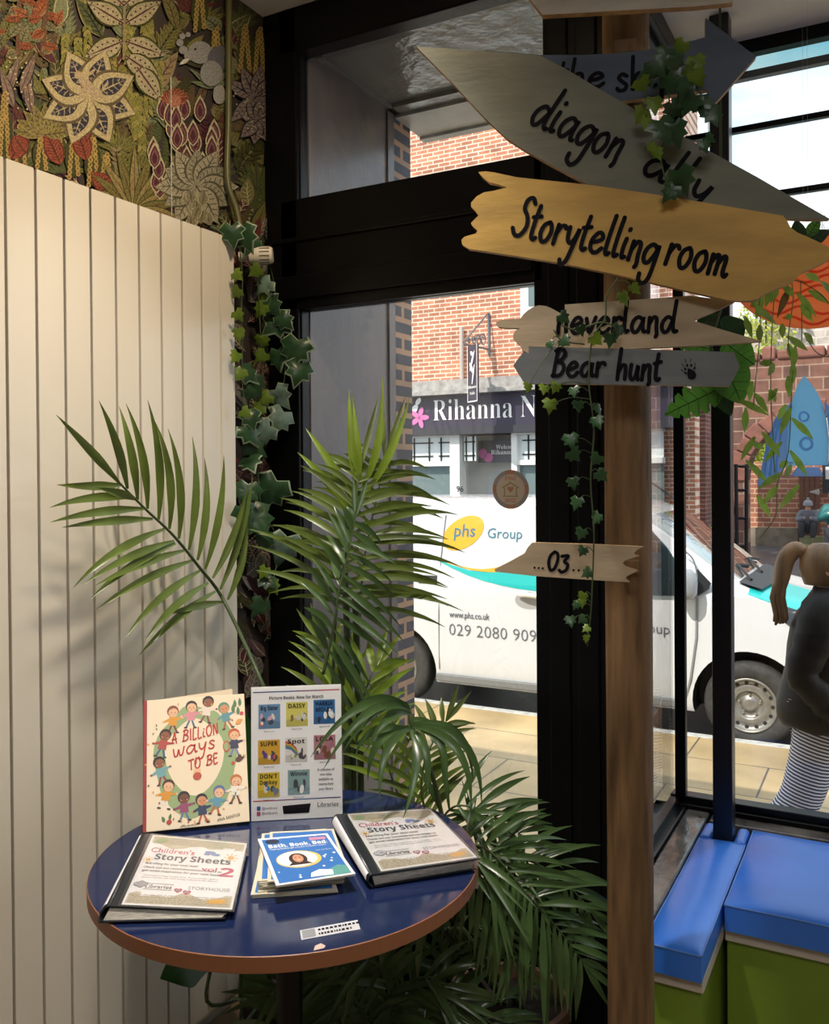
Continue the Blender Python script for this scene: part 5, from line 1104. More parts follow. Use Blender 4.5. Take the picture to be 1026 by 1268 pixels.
for i in range(NL):
    z0 = ZT+.0008+i*.0026; z1 = z0+.0022
    qq = topq if i == NL-1 else [(midq[k][0]+random.uniform(-3, 3)+(9 if i == NL-2 else 0), midq[k][1]+random.uniform(-2, 2)) for k in range(4)] if i > 2 else [(lowq[k][0]+random.uniform(-2, 2), lowq[k][1]+random.uniform(-1, 1)) for k in range(4)]
    zz = z1 if i < NL-1 else z1+.001
    if i == 0: C0 = [tz(*p, ZT+.03) for p in topq]
    base = [tz(p[0], p[1]-(i*.0026)*0, ZT) for p in qq] if i < NL-1 else [onZ(p[0], p[1], zz) for p in qq]
    if i < NL-1: base = [V((p.x, p.y, z1)) for p in base]
    b = MB(); plate(b, [V((p.x, p.y, zz)) for p in base], zz-z0 if i == NL-1 else .0020); o = b.build('leaflet', mat('leaflet_paper', srgb(214, 206, 184), .6))
    if i < NL-1:
        f = QF(*[V((p.x, p.y, zz)) for p in base]); b = MB(); b.add([f(.045, .03, .0002), f(.96, .03, .0002), f(.96, .965, .0002), f(.045, .965, .0002)], [(0, 1, 2, 3)]); b.build('cover_print', mat('leaflet_blue', srgb(44, 112, 190), .4), o)
    if i < NL-1: tag(o, 'cream edged leaflet in the neat stack under the blue topmost leaflet', 'leaflet', 'leaflets stacked on the table')
    else:
        tag(o, 'topmost blue leaflet with a white title and round portrait, on the leaflet stack', 'leaflet', 'leaflets stacked on the table')
        f = QF(*[V((p.x, p.y, zz)) for p in base])
        b = MB(); LB = [mat('leaflet_blue', srgb(44, 112, 190), .4), LETTER, mat('ring_yellow', srgb(232, 196, 110), .5), mat('hair_dark', srgb(58, 38, 34), .6), mat('face_tan', srgb(208, 150, 118), .6), mat('teal_soft', srgb(96, 160, 156), .5), mat('badge_navy', srgb(36, 40, 66), .5), mat('soft_pink', srgb(228, 140, 164), .5), SHEET]
        b.add([f(.0, .0, .0003), f(1, 0, .0003), f(1, 1, .0003), f(0, 1, .0003)], [(0, 1, 2, 3)], 8); b.add([f(.045, .03, .0005), f(.96, .03, .0005), f(.96, .965, .0005), f(.045, .965, .0005)], [(0, 1, 2, 3)], 0)
        e = lambda x, y, rx, ry, mi, c: b.poly([f(x+rx*math.cos(a), y+ry*math.sin(a), c) for a in [2*math.pi*k/24 for k in range(24)]], mi)
        e(.42, .46, .30, .185, 2, .0007); e(.40, .465, .265, .165, 1, .0009); e(.41, .46, .12, .125, 3, .0011); e(.41, .47, .07, .085, 4, .0013); b.add([f(.25, .335, .0012), f(.57, .335, .0012), f(.50, .40, .0012), f(.32, .40, .0012)], [(0, 1, 2, 3)], 3)
        for sx in (-.028, .028): e(.41+sx, .485, .009, .009, 3, .0015)
        b.add([f(.38, .438, .0015), f(.44, .438, .0015), f(.41, .425, .0015)], [(0, 1, 2)], 1)
        b.add([f(.60, .03, .0007), f(.96, .03, .0007), f(.96, .20, .0007), f(.86, .24, .0007), f(.70, .16, .0007)], [(0, 1, 2, 3, 4)], 5); b.add([f(.45, .06, .0009), f(.74, .05, .0009), f(.76, .15, .0009), f(.60, .19, .0009), f(.48, .14, .0009)], [(0, 1, 2, 3, 4)], 8)
        b.add([f(.70, .86, .0007), f(.93, .86, .0007), f(.93, .92, .0007), f(.70, .92, .0007)], [(0, 1, 2, 3)], 7); e(.18, .90, .10, .05, 6, .0007)
        text(b, f, bold('Bath, Book, Bed:'), .10, .755, w=.82, h=.075, c=.0009, mi=1, off=.01); text(b, f, 'Helping families get a better bedtime routine', .10, .71, w=.78, h=.026, c=.0009, mi=1, off=.01)
        text(b, f, 'from the library', .70, .60, w=.22, h=.022, c=.0009, mi=1)
        rb = random.Random(3)
        for _ in range(40):
            x, y, r_ = rb.uniform(.07, .93), rb.uniform(.06, .96), rb.uniform(.006, .017)
            if .10 < x < .75 and .27 < y < .66 or y > .68 and y < .95 or x > .42 and y < .24: continue
            e(x, y, r_*1.2, r_, 1, .0007)
        b.build('cover_print', LB, o)

# ================================================================== the wooden signpost
pc = P(777.5, 640, 1.80); PX, PY = pc.x, pc.y; PR = .0462
post = thing('signpost', (PX, PY, 0), 'round wooden signpost carrying hand painted arrow boards', 'signpost')
b = MB(); n = 24; vs = []; zs = [i*.1 for i in range(30)]
for z in zs:
    for k in range(n): a = 2*math.pi*k/n; r_ = PR*(1+.03*noise.noise(V((math.cos(a)*1.5, math.sin(a)*1.5, z*1.8)))); vs.append(V((PX+r_*math.cos(a), PY+r_*math.sin(a), z)))
b.add(vs, [(i*n+k, i*n+(k+1) % n, (i+1)*n+(k+1) % n, (i+1)*n+k) for i in range(len(zs)-1) for k in range(n)]); b.build('pole', WOOD, post, smooth=True)
dh = V((PX, PY, 0)).normalized(); SIDE = mat('raw_ply_edge', srgb(176, 140, 96), .7, var=.4, vscale=30)
DP = V((PX, PY, 0)).length
def board(label, dist, yaw, outline, paint, words, th=.016, curve=None):
    d2 = V((dh.x*math.cos(yaw)-dh.y*math.sin(yaw), dh.x*math.sin(yaw)+dh.y*math.cos(yaw), 0)); nr = -d2
    o = V((dh.x*dist, dh.y*dist, 1.5)); to3 = lambda u, v, e=0: onPlane(u, v, o, nr)+nr*e
    b = MB(); b.slab([to3(*p) for p in outline], nr, th, 0, 1); s = b.build('sign_board', [paint, SIDE], post, bevel=.0015); s['label'] = label
    zc = sum(to3(*p).z for p in outline)/len(outline)
    gap = DP-PR-dist-th
    b = MB()
    for (body, p0, p1, xh, wd_) in words: hand(b, lambda x, y: to3(x, y, .0009), nr, body, p0, p1, xh, wd_)
    b.build('lettering', INK, s)
    return s, to3, nr
WEA = dict(var=.22, vscale=6, bump=.06, bscale=30, stretch=(1, 1, 4))
pa_ = mat('sign_pale_wood', srgb(180, 160, 132), .65, **WEA)
s, t3, nr = board('pale unlettered board at the very top of the post', 1.722, 0, [(640, -26), (657, 0), (671.5, 18.5), (760, 13.5), (860, 8), (907, 3), (908, -30), (900, -70), (650, -66)], mat('sign_offwhite', srgb(186, 180, 170), .6, **WEA), [])
s, t3, nr = board('slate blue arrow board pointing right', 1.738, R(0), [(600, 62), (668, 68), (720, 68), (760, 66), (800, 62), (840, 55), (873, 46), (873, 22), (936, 70), (877, 137), (876, 111), (840, 116), (800, 121), (760, 126), (700, 128), (640, 120)], mat('sign_slate_blue', srgb(66, 80, 101), .6, **WEA),
                  [('the', (690, 107), (750, 108), 17, .0075), ('ship', (764, 113), (838, 104), 20, .0075)])
s, t3, nr = board('grey green board with long pointed ends, slanting down to the right', 1.716, R(0), [(515, 57.5), (555, 60), (600, 63.5), (640, 66), (668, 68.5), (700, 85), (740, 109), (780, 132), (830, 160), (880, 188), (935, 218), (985, 247), (1027, 271), (1000, 271.5), (940, 269), (880, 266), (820, 262), (775, 252), (745, 238), (712, 220), (680, 203), (650, 186), (628, 172), (600, 146), (560, 103)], mat('sign_sage_grey', srgb(114, 115, 101), .6, **WEA),
                  [('diagon', (656, 152), (765, 201), 27, .0085), ('ally', (795, 214), (873, 254), 24, .0085)])
s, t3, nr = board('mustard yellow board with a jagged left end, reading Storytelling room', 1.690, R(0), [(592, 213), (601, 212), (612, 213.5), (640, 219.5), (731, 229), (800, 239), (880, 252), (969, 267), (974, 273), (978, 281), (987, 288), (998, 292.5), (1012, 299), (1026, 306), (1034, 313), (1032, 318), (1024, 323), (1008, 331), (992, 338), (983, 348), (972, 354), (958, 358.5), (946, 364), (938, 370), (930, 372.5), (916, 372.5), (900, 371.5), (850, 360), (756, 338.5), (690, 325), (620, 314), (580, 308), (572, 303), (571, 297), (575, 293), (582, 291), (589, 289), (591, 285.5), (584, 279), (583, 276), (588, 271), (592, 267), (589, 262), (583, 256), (583, 251), (590, 243), (599, 238), (612, 236), (627, 232), (616, 228), (605, 225.5), (597, 219)], mat('sign_mustard', srgb(194, 154, 74), .6, **WEA),
                  [('Storytelling', (634, 291), (812, 329), 25, .0082), ('room', (823, 327), (899, 344), 26, .0082)])
s, t3, nr = board('pale wood pointing hand board with a forked right tail', 1.716, R(3), [(614.5, 398.5), (620, 396), (644, 394.5), (648, 389), (653, 384.5), (660, 380), (667, 378), (676, 379), (684, 382.5), (692, 387), (699, 391), (699, 377), (787, 371), (855, 366), (910, 373.5), (884, 386), (858, 397), (900, 410), (944, 422.5), (900, 426), (851, 428.6), (769, 432.5), (720, 440), (660, 440), (646, 434), (644, 428), (639.5, 424), (635, 419), (635.5, 413), (638, 409), (644, 406.5), (628, 406), (618, 405), (614, 402)], pa_,
                  [('neverland', (690, 413), (838, 411), 19, .0075)])
s, t3, nr = board('narrow grey board with pointed ends and a paw print', 1.700, R(-2), [(653, 428.8), (780, 432), (908, 436), (916, 453.8), (903, 478.4), (780, 476.5), (649, 475), (635, 452.5)], mat('sign_grey', srgb(103, 107, 109), .6, **WEA),
                  [('Bear', (685, 466), (749, 466), 17, .0075), ('hunt', (764, 470), (818, 471), 19, .0075)])
b = MB()
pw_ = lambda pts: b.poly([t3(x, y, .001) for x, y in pts])
el2 = lambda x, y, rx, ry, r=0: pw_([(x+rx*math.cos(a)*math.cos(r)-ry*math.sin(a)*math.sin(r), y+rx*math.cos(a)*math.sin(r)+ry*math.sin(a)*math.cos(r)) for a in [2*math.pi*i/16 for i in range(16)]])
pw_([(851, 456), (855, 457), (860, 460), (862, 465), (860, 469), (856, 470), (852, 469), (850.5, 464)])
for (x, y, a) in ((848, 457, .5), (850.5, 452.5, .2), (855.5, 452.5, -.1), (859.5, 456, -.4), (848.5, 462, .8)): el2(x, y, 1.3, 2.1, -a)
for (x, y, a) in ((845, 452, .7), (848.5, 447, .3), (855, 446.5, -.3), (860, 451.5, -.05), (844.5, 459, 1.0)): el2(x, y, .5, 2.8, -a)
b.build('paw_print', INK, s)
s, t3, nr = board('small pale board with a torn right end, reading 03', 1.722, R(2), [(612, 705), (630, 696), (649, 685.5), (653, 678), (658, 672.5), (664, 672), (730, 674), (796.5, 677), (790, 680), (785, 684), (786, 687.5), (791.5, 688.5), (782, 691), (773, 694.5), (770.5, 698), (775, 702), (783, 704.5), (789.5, 706.5), (783, 710), (775.5, 714), (774.5, 717), (779.5, 721), (745, 719), (663, 713.5), (613, 708)], pa_,
                  [('...', (661, 703), (675, 704), 8, .004), ('03', (678, 706), (704, 707), 11.5, .0062), ('...', (709, 706), (727, 707), 8, .004)])
for z in (2.34, 2.21, 2.02, 1.83, 1.75, 1.32):
    b = MB(); q = V((PX, PY, z))-dh*(PR+.012); b.obox(q-V((-dh.y, dh.x, 0))*.02-V((0, 0, .012)), V((-dh.y, dh.x, 0))*.04, dh*.03, (0, 0, .024)); b.build('fixing_block', WOOD, post)
# ================================================================== window bench
GREEN = mat('green_cabinet_paint', srgb(122, 150, 46), .5, var=.1, vscale=5); VINYL = mat('blue_vinyl', srgb(54, 122, 228), .34, var=.08, vscale=6, bump=.08, bscale=20)
PIPING = mat('light_piping', srgb(84, 130, 205), .5); TRIMW = mat('bench_trim_cream', srgb(206, 196, 182), .55)
def bench(label, x0, x1, y0, y1, z1, back):
    t = thing('bench_cabinet', ((x0+x1)/2, (y0+y1)/2, 0), label, 'bench')
    b = MB(); b.box((x0+.002, y0+.015, 0), (x1-.008, y1, z1-.034)); b.build('cabinet_body', GREEN, t, bevel=.002)
    b = MB(); b.box((x0, y0, z1-.034), (x1, y1, z1)); b.build('edge_board', TRIMW, t, bevel=.003)
def cushion(label, x0, x1, y0, y1, z0, z1, corners=None):
    t = thing('seat_cushion', ((x0+x1)/2, (y0+y1)/2, z0), label, 'cushion'); nx, ny = 14, 14; g = []
    r_ = .016
    for j in range(ny+1):
        for i in range(nx+1):
            a, e = i/nx, j/ny; a = .5-.5*math.cos(math.pi*a); e = .5-.5*math.cos(math.pi*e); x = x0+(x1-x0)*a; y = y0+(y1-y0)*e
            d = min(x-x0, x1-x, y-y0, y1-y); g.append(V((x, y, z1-.008+.014*min(1, d/.05)**.5+.004*noise.noise(V((x*9, y*9, 1))))))
    b = MB(); b.add(g, [(j*(nx+1)+i, j*(nx+1)+i+1, (j+1)*(nx+1)+i+1, (j+1)*(nx+1)+i) for j in range(ny) for i in range(nx)])
    ring = [i for i in range(nx+1)]+[j*(nx+1)+nx for j in range(1, ny+1)]+[ny*(nx+1)+i for i in range(nx-1, -1, -1)]+[j*(nx+1) for j in range(ny-1, 0, -1)]
    top_ = [g[k] for k in ring]; cx, cy = (x0+x1)/2, (y0+y1)/2
    mid = [V((p.x+(.003 if p.x > cx else -.003)*(p.x in (x0, x1)), p.y-(.003 if p.y < cy else -.003)*(p.y in (y0, y1)), (z0+p.z)/2)) for p in top_]; low = [V((p.x, p.y, z0)) for p in top_]; k = len(ring)
    b.add(top_+mid+low, [(m*k+i, (m+1)*k+i, (m+1)*k+(i+1) % k, m*k+(i+1) % k) for m in range(2) for i in range(k)]+[tuple(range(2*k, 3*k))])
    b.build('cushion_pad', VINYL, t, smooth='auto')
    b = MB(); b.tube([p+V((0, 0, .0005)) for p in top_]+[top_[0]], .0022, 6); b.build('piping', PIPING, t, smooth=True)
    return t
bench('low green cabinet with a cream edge under the narrow blue cushion beside the post', -.54, -.357, 1.935, YB-.08, .432, 0)
bench('long green cabinet with a cream edge under the wide blue cushion', -.353, 3.0, 2.185, YB-.08, .432, 0)
c1 = cushion('narrow blue vinyl cushion beside the side window sill', -.477, -.357, 1.913, 2.541, .4325, .498)
for (xa, xb) in ((-.477, -.4445), (-.3875, -.357)):
    b = MB(); b.box((xa, 2.53, .4325), (xb, 2.64, .502)); b.build('cushion_ear', VINYL, c1, bevel=.012, segs=3)
cushion('wide blue vinyl bench cushion under the front window', -.350, 2.9, 2.163, 2.655, .4325, .498)

# ================================================================== plants
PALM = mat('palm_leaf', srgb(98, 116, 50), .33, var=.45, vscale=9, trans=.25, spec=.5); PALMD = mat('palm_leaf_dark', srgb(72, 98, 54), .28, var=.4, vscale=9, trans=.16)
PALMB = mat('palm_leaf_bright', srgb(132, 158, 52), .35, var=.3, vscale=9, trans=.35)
def toward(p): return (CAM-V(p)).normalized()
def leaflet(mb, a, e, wd, bend, N, n=8, mi=0, fold=.32, peak=.34):
    a, e = V(a), V(e); m = (a+e)/2+V(bend); vs = []
    for i in range(n+1):
        p = a*(1-i/n)**2+m*2*(i/n)*(1-i/n)+e*(i/n)**2; q = math.hypot(p.x-TC.x, p.y-TC.y)
        if q < .39 and .71 < p.z < .758 or q < .04 and p.z < .72: return
    for i in range(n+1):
        t = i/n; p = a*(1-t)**2+m*2*t*(1-t)+e*t*t; T = ((m-a)*(1-t)+(e-m)*t).normalized(); sd = T.cross(N)
        sd = sd.normalized() if sd.length > 1e-4 else T.orthogonal().normalized()
        up_ = sd.cross(T).normalized(); w_ = wd*(.30+.70*t/peak if t < peak else (1-((t-peak)/(1-peak))**1.7)); w_ = max(w_, .0003)
        vs += [p+sd*w_+up_*w_*fold, p, p-sd*w_+up_*w_*fold]
    mb.add(vs, [(3*i+k, 3*i+k+1, 3*i+k+4, 3*i+k+3) for i in range(n) for k in (0, 1)], mi)
def frond(parent, pts, n, Ln, angs=(62, 62), droop=.18, wd=.0095, t0=.15, m=None, seed=0, Lprof=None, tilt=.3, stem_r=.004, twist=0, sides=(1, -1), tipL=None, explicit=None, lift=.14, name='frond'):
    """palm frond: rachis through (u, v, depth) points, leaflets either side"""
    rnd = random.Random(seed); C = crom([P(*p) for p in pts], 10); k = len(C)
    sb = MB(); sb.tube(C, [stem_r*(1-.75*i/k) for i in range(k)], 6); st = None
    lb = MB()
    cum = [0]
    for i in range(1, k): cum.append(cum[-1]+(C[i]-C[i-1]).length)
    def at(t):
        d = t*cum[-1]
        for i in range(1, k):
            if cum[i] >= d: f_ = (d-cum[i-1])/max(1e-6, cum[i]-cum[i-1]); return C[i-1].lerp(C[i], f_), (C[i]-C[i-1]).normalized()
        return C[-1], (C[-1]-C[-2]).normalized()
    for i in range(n):
        t = t0+(1-t0)*(i+.5)/n; p, T = at(t); N = toward(p); N = (N+V((rnd.uniform(-1, 1), rnd.uniform(-1, 1), rnd.uniform(-.3, 1)))*.25).normalized(); sd = T.cross(N).normalized()
        prof = Lprof(t) if Lprof else (.72+.5*math.sin(math.pi*min(1, t*.9+.08)))*(1 if t < .75 else 1-.9*(t-.75))
        for s_ in sides:
            a_ = R(angs[0] if s_ > 0 else angs[1])*(1.12-.42*t)+rnd.uniform(-.1, .1); L_ = Ln*prof*rnd.uniform(.86, 1.1)
            d = T*math.cos(a_)+sd*s_*math.sin(a_)+N*rnd.uniform(-tilt, tilt*.6); d.normalize()
            e = p+d*L_+V((0, 0, -droop*L_*rnd.uniform(.5, 1.4))); leaflet(lb, p, e, wd*rnd.uniform(.85, 1.15), V((0, 0, lift*L_))+N*L_*.05, N, mi=0)
    p, T = at(1.0)
    for s_ in (-.25, .12): leaflet(lb, p, p+(T+T.cross(toward(p))*s_)*(tipL or Ln*.75), wd*.9, V((0, 0, 0)), toward(p))
    o = lb.build(name, m or PALM, parent, smooth=True)
    sb.build('stalk', STEM, o, smooth=True)
    return o
def pot(parent, x, y, r, h, m):
    b = MB(); b.lathe((x, y, 0), (0, 0, 1), [(0, 0), (r*.78, 0), (r, h-.03), (r*1.04, h-.03), (r*1.04, h), (r*.94, h), (r*.9, h-.03), (0, h-.03)], 28); b.build('pot', m, parent, smooth='auto')
    b = MB(); b.lathe((x, y, 0), (0, 0, 1), [(r*.9, h-.028), (0, h-.018)], 20); b.build('soil', mat('soil', srgb(44, 36, 30), .95), parent)
POTM = mat('dark_pot', srgb(52, 48, 46), .6); POTT = mat('brown_pot', srgb(96, 66, 50), .7)
palm = thing('palm_plant', (-1.30, 1.98, 0), 'tall potted palm in the corner behind the poster, one frond reaching over the radiator', 'plant')
pot(palm, -1.30, 1.98, .13, .26, POTM)
b = MB()
for (u0, u1, v1, d) in ((437, 427, 705, 2.22), (446, 440, 740, 2.24), (430, 418, 800, 2.2)): b.tube(crom([V((-1.30+(u0-437)*.002, 1.98, .24)), P(u0, 1000, d), P((u0+u1)/2, 850, d), P(u1, v1, d)], 6), [.009]*19, 8)
b.build('canes', STEM, palm, smooth=True)
# frond lying before the radiator, leaflet by leaflet
XF_ = -1.50
Z7 = lambda x, y: (40+x/2.7, 470+y/2.7)
fx = lambda x, y, o=0: onX(*Z7(x, y), XF_+o)
lb = MB(); ra = [fx(*q) for q in ((640, 740), (560, 630), (470, 520), (380, 435), (290, 345))]
UP = [((290, 345), (80, 118), 6), ((318, 365), (222, 70), 25), ((352, 402), (290, 90), 22), ((385, 432), (313, 80), 40), ((422, 468), (385, 68), 42), ((458, 500), (410, 140), 52), ((490, 532), (453, 163), 46), ((523, 570), (534, 188), 40), ((552, 604), (575, 260), 38), ((578, 634), (640, 252), 36), ((603, 664), (718, 360), 30), ((628, 702), (736, 322), 34), ((653, 736), (718, 470), 34)]
DN = [((300, 352), (82, 352), 8), ((342, 395), (58, 428), -34), ((345, 400), (215, 362), -8), ((378, 432), (60, 477), -24), ((402, 466), (98, 495), -14), ((442, 500), (136, 697), -52), ((474, 540), (172, 684), -34), ((478, 548), (190, 738), -38), ((506, 572), (208, 690), -22), ((535, 606), (214, 770), -36), ((562, 638), (308, 868), -44), ((588, 680), (372, 885), -44), ((612, 708), (355, 924), -30), ((636, 744), (446, 786), -10)]
for lst, sg in ((UP, 1), (DN, -1)):
    for (a, e, bd) in lst:
        A_, E_ = V((*a, 0)), V((*e, 0)); m_ = (A_+E_)/2; dr = (E_-A_).normalized(); pn_ = V((-dr.y, dr.x, 0))*(bd*(1 if sg > 0 else -1)*.95); M3 = fx(m_.x+pn_.x, m_.y+pn_.y, .03)
        a3, e3 = fx(*a), fx(*e, random.uniform(-.01, .045)); leaflet(lb, a3, e3, .0098, M3-(a3+e3)/2, toward(a3), n=10, fold=.4)
o = lb.build('frond', PALM, palm, smooth=True)
b = MB(); rc = crom([V((-1.32, 1.98, .24)), P(352, 930, 2.16), P(325, 848, 2.08)]+ra, 6); b.tube(rc, [.0058*(1-.6*i/len(rc)) for i in range(len(rc))], 8); b.build('stalk', STEM, o, smooth=True)
# upright crown in front of the window
frond(palm, [(412, 850, 2.16), (414, 790, 2.16), (420, 728, 2.17), (433, 665, 2.19), (442, 610, 2.22), (446, 580, 2.24)], 15, .21, (76, 72), .20, .0086, .36, PALM, 3, lift=.14, tipL=.21)
frond(palm, [(442, 860, 2.25), (445, 770, 2.26), (450, 700, 2.28), (461, 640, 2.30), (470, 600, 2.33), (476, 570, 2.35)], 15, .21, (84, 72), .26, .0082, .32, PALM, 4, lift=.18, tipL=.19)
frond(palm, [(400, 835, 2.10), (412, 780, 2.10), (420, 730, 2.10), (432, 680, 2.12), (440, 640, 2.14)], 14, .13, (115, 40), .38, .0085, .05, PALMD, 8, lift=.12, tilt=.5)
frond(palm, [(436, 960, 2.2), (446, 880, 2.18), (458, 840, 2.18), (466, 825, 2.2)], 6, .15, (45, 45), .1, .0100, .25, PALMB, 5)
frond(palm, [(432, 960, 2.28), (420, 880, 2.3), (408, 820, 2.32), (398, 795, 2.34)], 6, .15, (42, 42), .06, .0085, .3, PALMB, 6)
lb = MB()
for (a, e, bd) in (((441, 610), (432, 482), (-4, -4)), ((446, 600), (437, 497), (0, 0)), ((448, 605), (473, 464), (16, 20)), ((452, 612), (507, 492), (10, 10)), ((440, 625), (378, 530), (-6, -16)), ((438, 640), (368, 560), (-6, -18)), ((450, 600), (432, 505), (-10, 0))):
    a3, e3 = P(*a, 2.24), P(*e, 2.26); m3 = P((a[0]+e[0])/2+bd[0], (a[1]+e[1])/2+bd[1], 2.22); leaflet(lb, a3, e3, .0105, m3-(a3+e3)/2, toward(a3), n=9)
lb.build('young_leaves', PALMB, palm, smooth=True)
# second palm arching over the table's right side
palm2 = thing('palm_plant', (-.80, 1.93, 0), 'bushy potted palm under the window, arching over the right edge of the table', 'plant')
pot(palm2, -.80, 1.93, .14, .28, POTT)
lb = MB()
for (a, e, bd, d0, d1) in (((504, 872), (384, 938), (2, -58), 1.98, 1.88), ((506, 875), (400, 953), (4, -62), 1.97, 1.86), ((507, 878), (425, 930), (4, -50), 1.96, 1.9), ((508, 884), (452, 932), (0, -36), 1.97, 1.9), ((505, 874), (412, 905), (0, -44), 1.99, 1.94), ((509, 902), (470, 993), (-22, -34), 1.95, 1.85), ((509, 905), (499, 1013), (22, -18), 1.94, 1.83), ((511, 900), (583, 1007), (40, -48), 1.95, 1.88),
                           ((512, 898), (596, 1000), (44, -52), 1.96, 1.92), ((512, 896), (585, 968), (36, -46), 1.97, 1.96), ((511, 900), (552, 975), (26, -34), 1.96, 1.9), ((510, 903), (526, 990), (20, -20), 1.96, 1.9), ((508, 904), (440, 935), (-20, -30), 1.96, 1.95), ((508, 890), (545, 940), (20, -25), 2.0, 2.0), ((507, 880), (470, 915), (-8, -30), 2.0, 2.0), ((506, 900), (455, 968), (-24, -30), 2.0, 1.96)):
    a3, e3 = P(*a, d0), P(*e, d1); m3 = P((a[0]+e[0])/2+bd[0], (a[1]+e[1])/2+bd[1], (d0+d1)/2-.02); leaflet(lb, a3, e3, .0100, m3-(a3+e3)/2, toward(a3), n=11, fold=.3)
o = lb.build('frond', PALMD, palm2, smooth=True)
b = MB(); b.tube(crom([V((-.82, 1.93, .26)), P(560, 1060, 2.05), P(535, 960, 2.02), P(512, 905, 1.97), P(505, 873, 1.98)], 8), [.0055]*33, 7); b.build('stalk', STEM, o, smooth=True)
frond(palm2, [(560, 1120, 2.1), (525, 1000, 2.14), (524, 950, 2.15), (538, 915, 2.16), (552, 893, 2.17)], 11, .125, (62, 66), .05, .0078, .42, PALM, 11)
frond(palm2, [(560, 1120, 2.1), (500, 1000, 2.16), (478, 940, 2.18), (468, 905, 2.2), (466, 890, 2.2)], 10, .13, (62, 62), .05, .0085, .35, PALMB, 12)
frond(palm2, [(570, 1140, 2.06), (545, 1040, 2.05), (560, 1000, 2.04), (600, 1005, 2.03), (648, 1035, 2.02)], 13, .15, (66, 60), .10, .0080, .38, PALMD, 13)
frond(palm2, [(560, 1140, 2.0), (565, 1060, 1.96), (600, 1050, 1.93), (653, 1108, 1.92), (692, 1152, 1.92), (722, 1192, 1.92)], 22, .155, (58, 66), .34, .0080, .28, PALMD, 14)
frond(palm2, [(560, 1160, 2.0), (590, 1050, 2.0), (640, 1060, 1.98), (690, 1085, 1.97), (730, 1125, 1.96)], 15, .14, (50, 62), .30, .0075, .3, PALMD, 15)
frond(palm2, [(545, 1180, 2.0), (560, 1060, 1.98), (590, 1080, 1.96), (625, 1140, 1.95), (640, 1190, 1.95)], 14, .13, (55, 60), .30, .0075, .3, PALMD, 16)
frond(palm2, [(548, 1268, 2.05), (540, 1190, 2.05), (500, 1160, 2.03), (450, 1170, 2.0)], 11, .15, (60, 60), .25, .0080, .25, PALMD, 17)
frond(palm2, [(560, 1268, 2.05), (560, 1180, 2.05), (590, 1150, 2.05), (600, 1150, 2.05)], 8, .13, (60, 60), .15, .0080, .25, PALMD, 18)
b = MB()
for k in range(5): b.tube([V((-.80+(k-2)*.02, 1.93+(k % 2)*.02, .25)), P(548+k*6, 1150, 2.03)], .006, 7)
b.build('canes', STEM, palm2, smooth=True)
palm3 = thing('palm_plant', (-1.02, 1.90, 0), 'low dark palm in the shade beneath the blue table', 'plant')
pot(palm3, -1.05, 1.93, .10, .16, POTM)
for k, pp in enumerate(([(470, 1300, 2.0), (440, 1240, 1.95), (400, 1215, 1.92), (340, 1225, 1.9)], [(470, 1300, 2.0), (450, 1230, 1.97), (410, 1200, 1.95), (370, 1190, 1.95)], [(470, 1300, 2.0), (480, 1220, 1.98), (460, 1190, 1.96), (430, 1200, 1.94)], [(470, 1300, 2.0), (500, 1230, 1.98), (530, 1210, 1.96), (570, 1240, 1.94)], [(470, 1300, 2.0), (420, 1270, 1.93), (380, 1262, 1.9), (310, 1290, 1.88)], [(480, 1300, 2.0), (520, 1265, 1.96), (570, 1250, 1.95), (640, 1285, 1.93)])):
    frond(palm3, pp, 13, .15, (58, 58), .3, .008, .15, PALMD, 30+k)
# broad leaved plant behind the book
bl = thing('broad_leaf_plant', (-1.47, 1.88, 0), 'dark green broad-leaved plant between radiator and table, a leaf showing under the table edge', 'plant')
pot(bl, -1.47, 1.90, .085, .15, POTM)
BLF = mat('broad_leaf', srgb(46, 92, 34), .3, var=.3, vscale=6, trans=.15)
def broadleaf(parent, a, e, wd, bend, m=BLF, fold=.12):
    lb = MB(); leaflet(lb, a, e, wd, bend, toward(a), n=12, fold=fold, peak=.45); o = lb.build('leaf', m, parent, smooth=True); return o
for (a, e, w_, d, d1) in (((262, 1190), (198, 1212), .042, 1.84, 1.74), ((310, 975), (296, 872), .034, 2.2, 2.16), ((318, 960), (330, 860), .03, 2.2, 2.2), ((300, 1180), (250, 1150), .04, 1.95, 1.9), ((300, 1240), (330, 1200), .035, 2.0, 1.98)):
    broadleaf(bl, P(*a, d), P(*e, d1), w_, V((0, 0, .015)))
    b = MB(); b.tube(crom([V((-1.47, 1.90, .14)), P(a[0], (a[1]+1300)/2, d+.02), P(*a, d)], 5), .004, 6); b.build('stalk', STEM, bl)

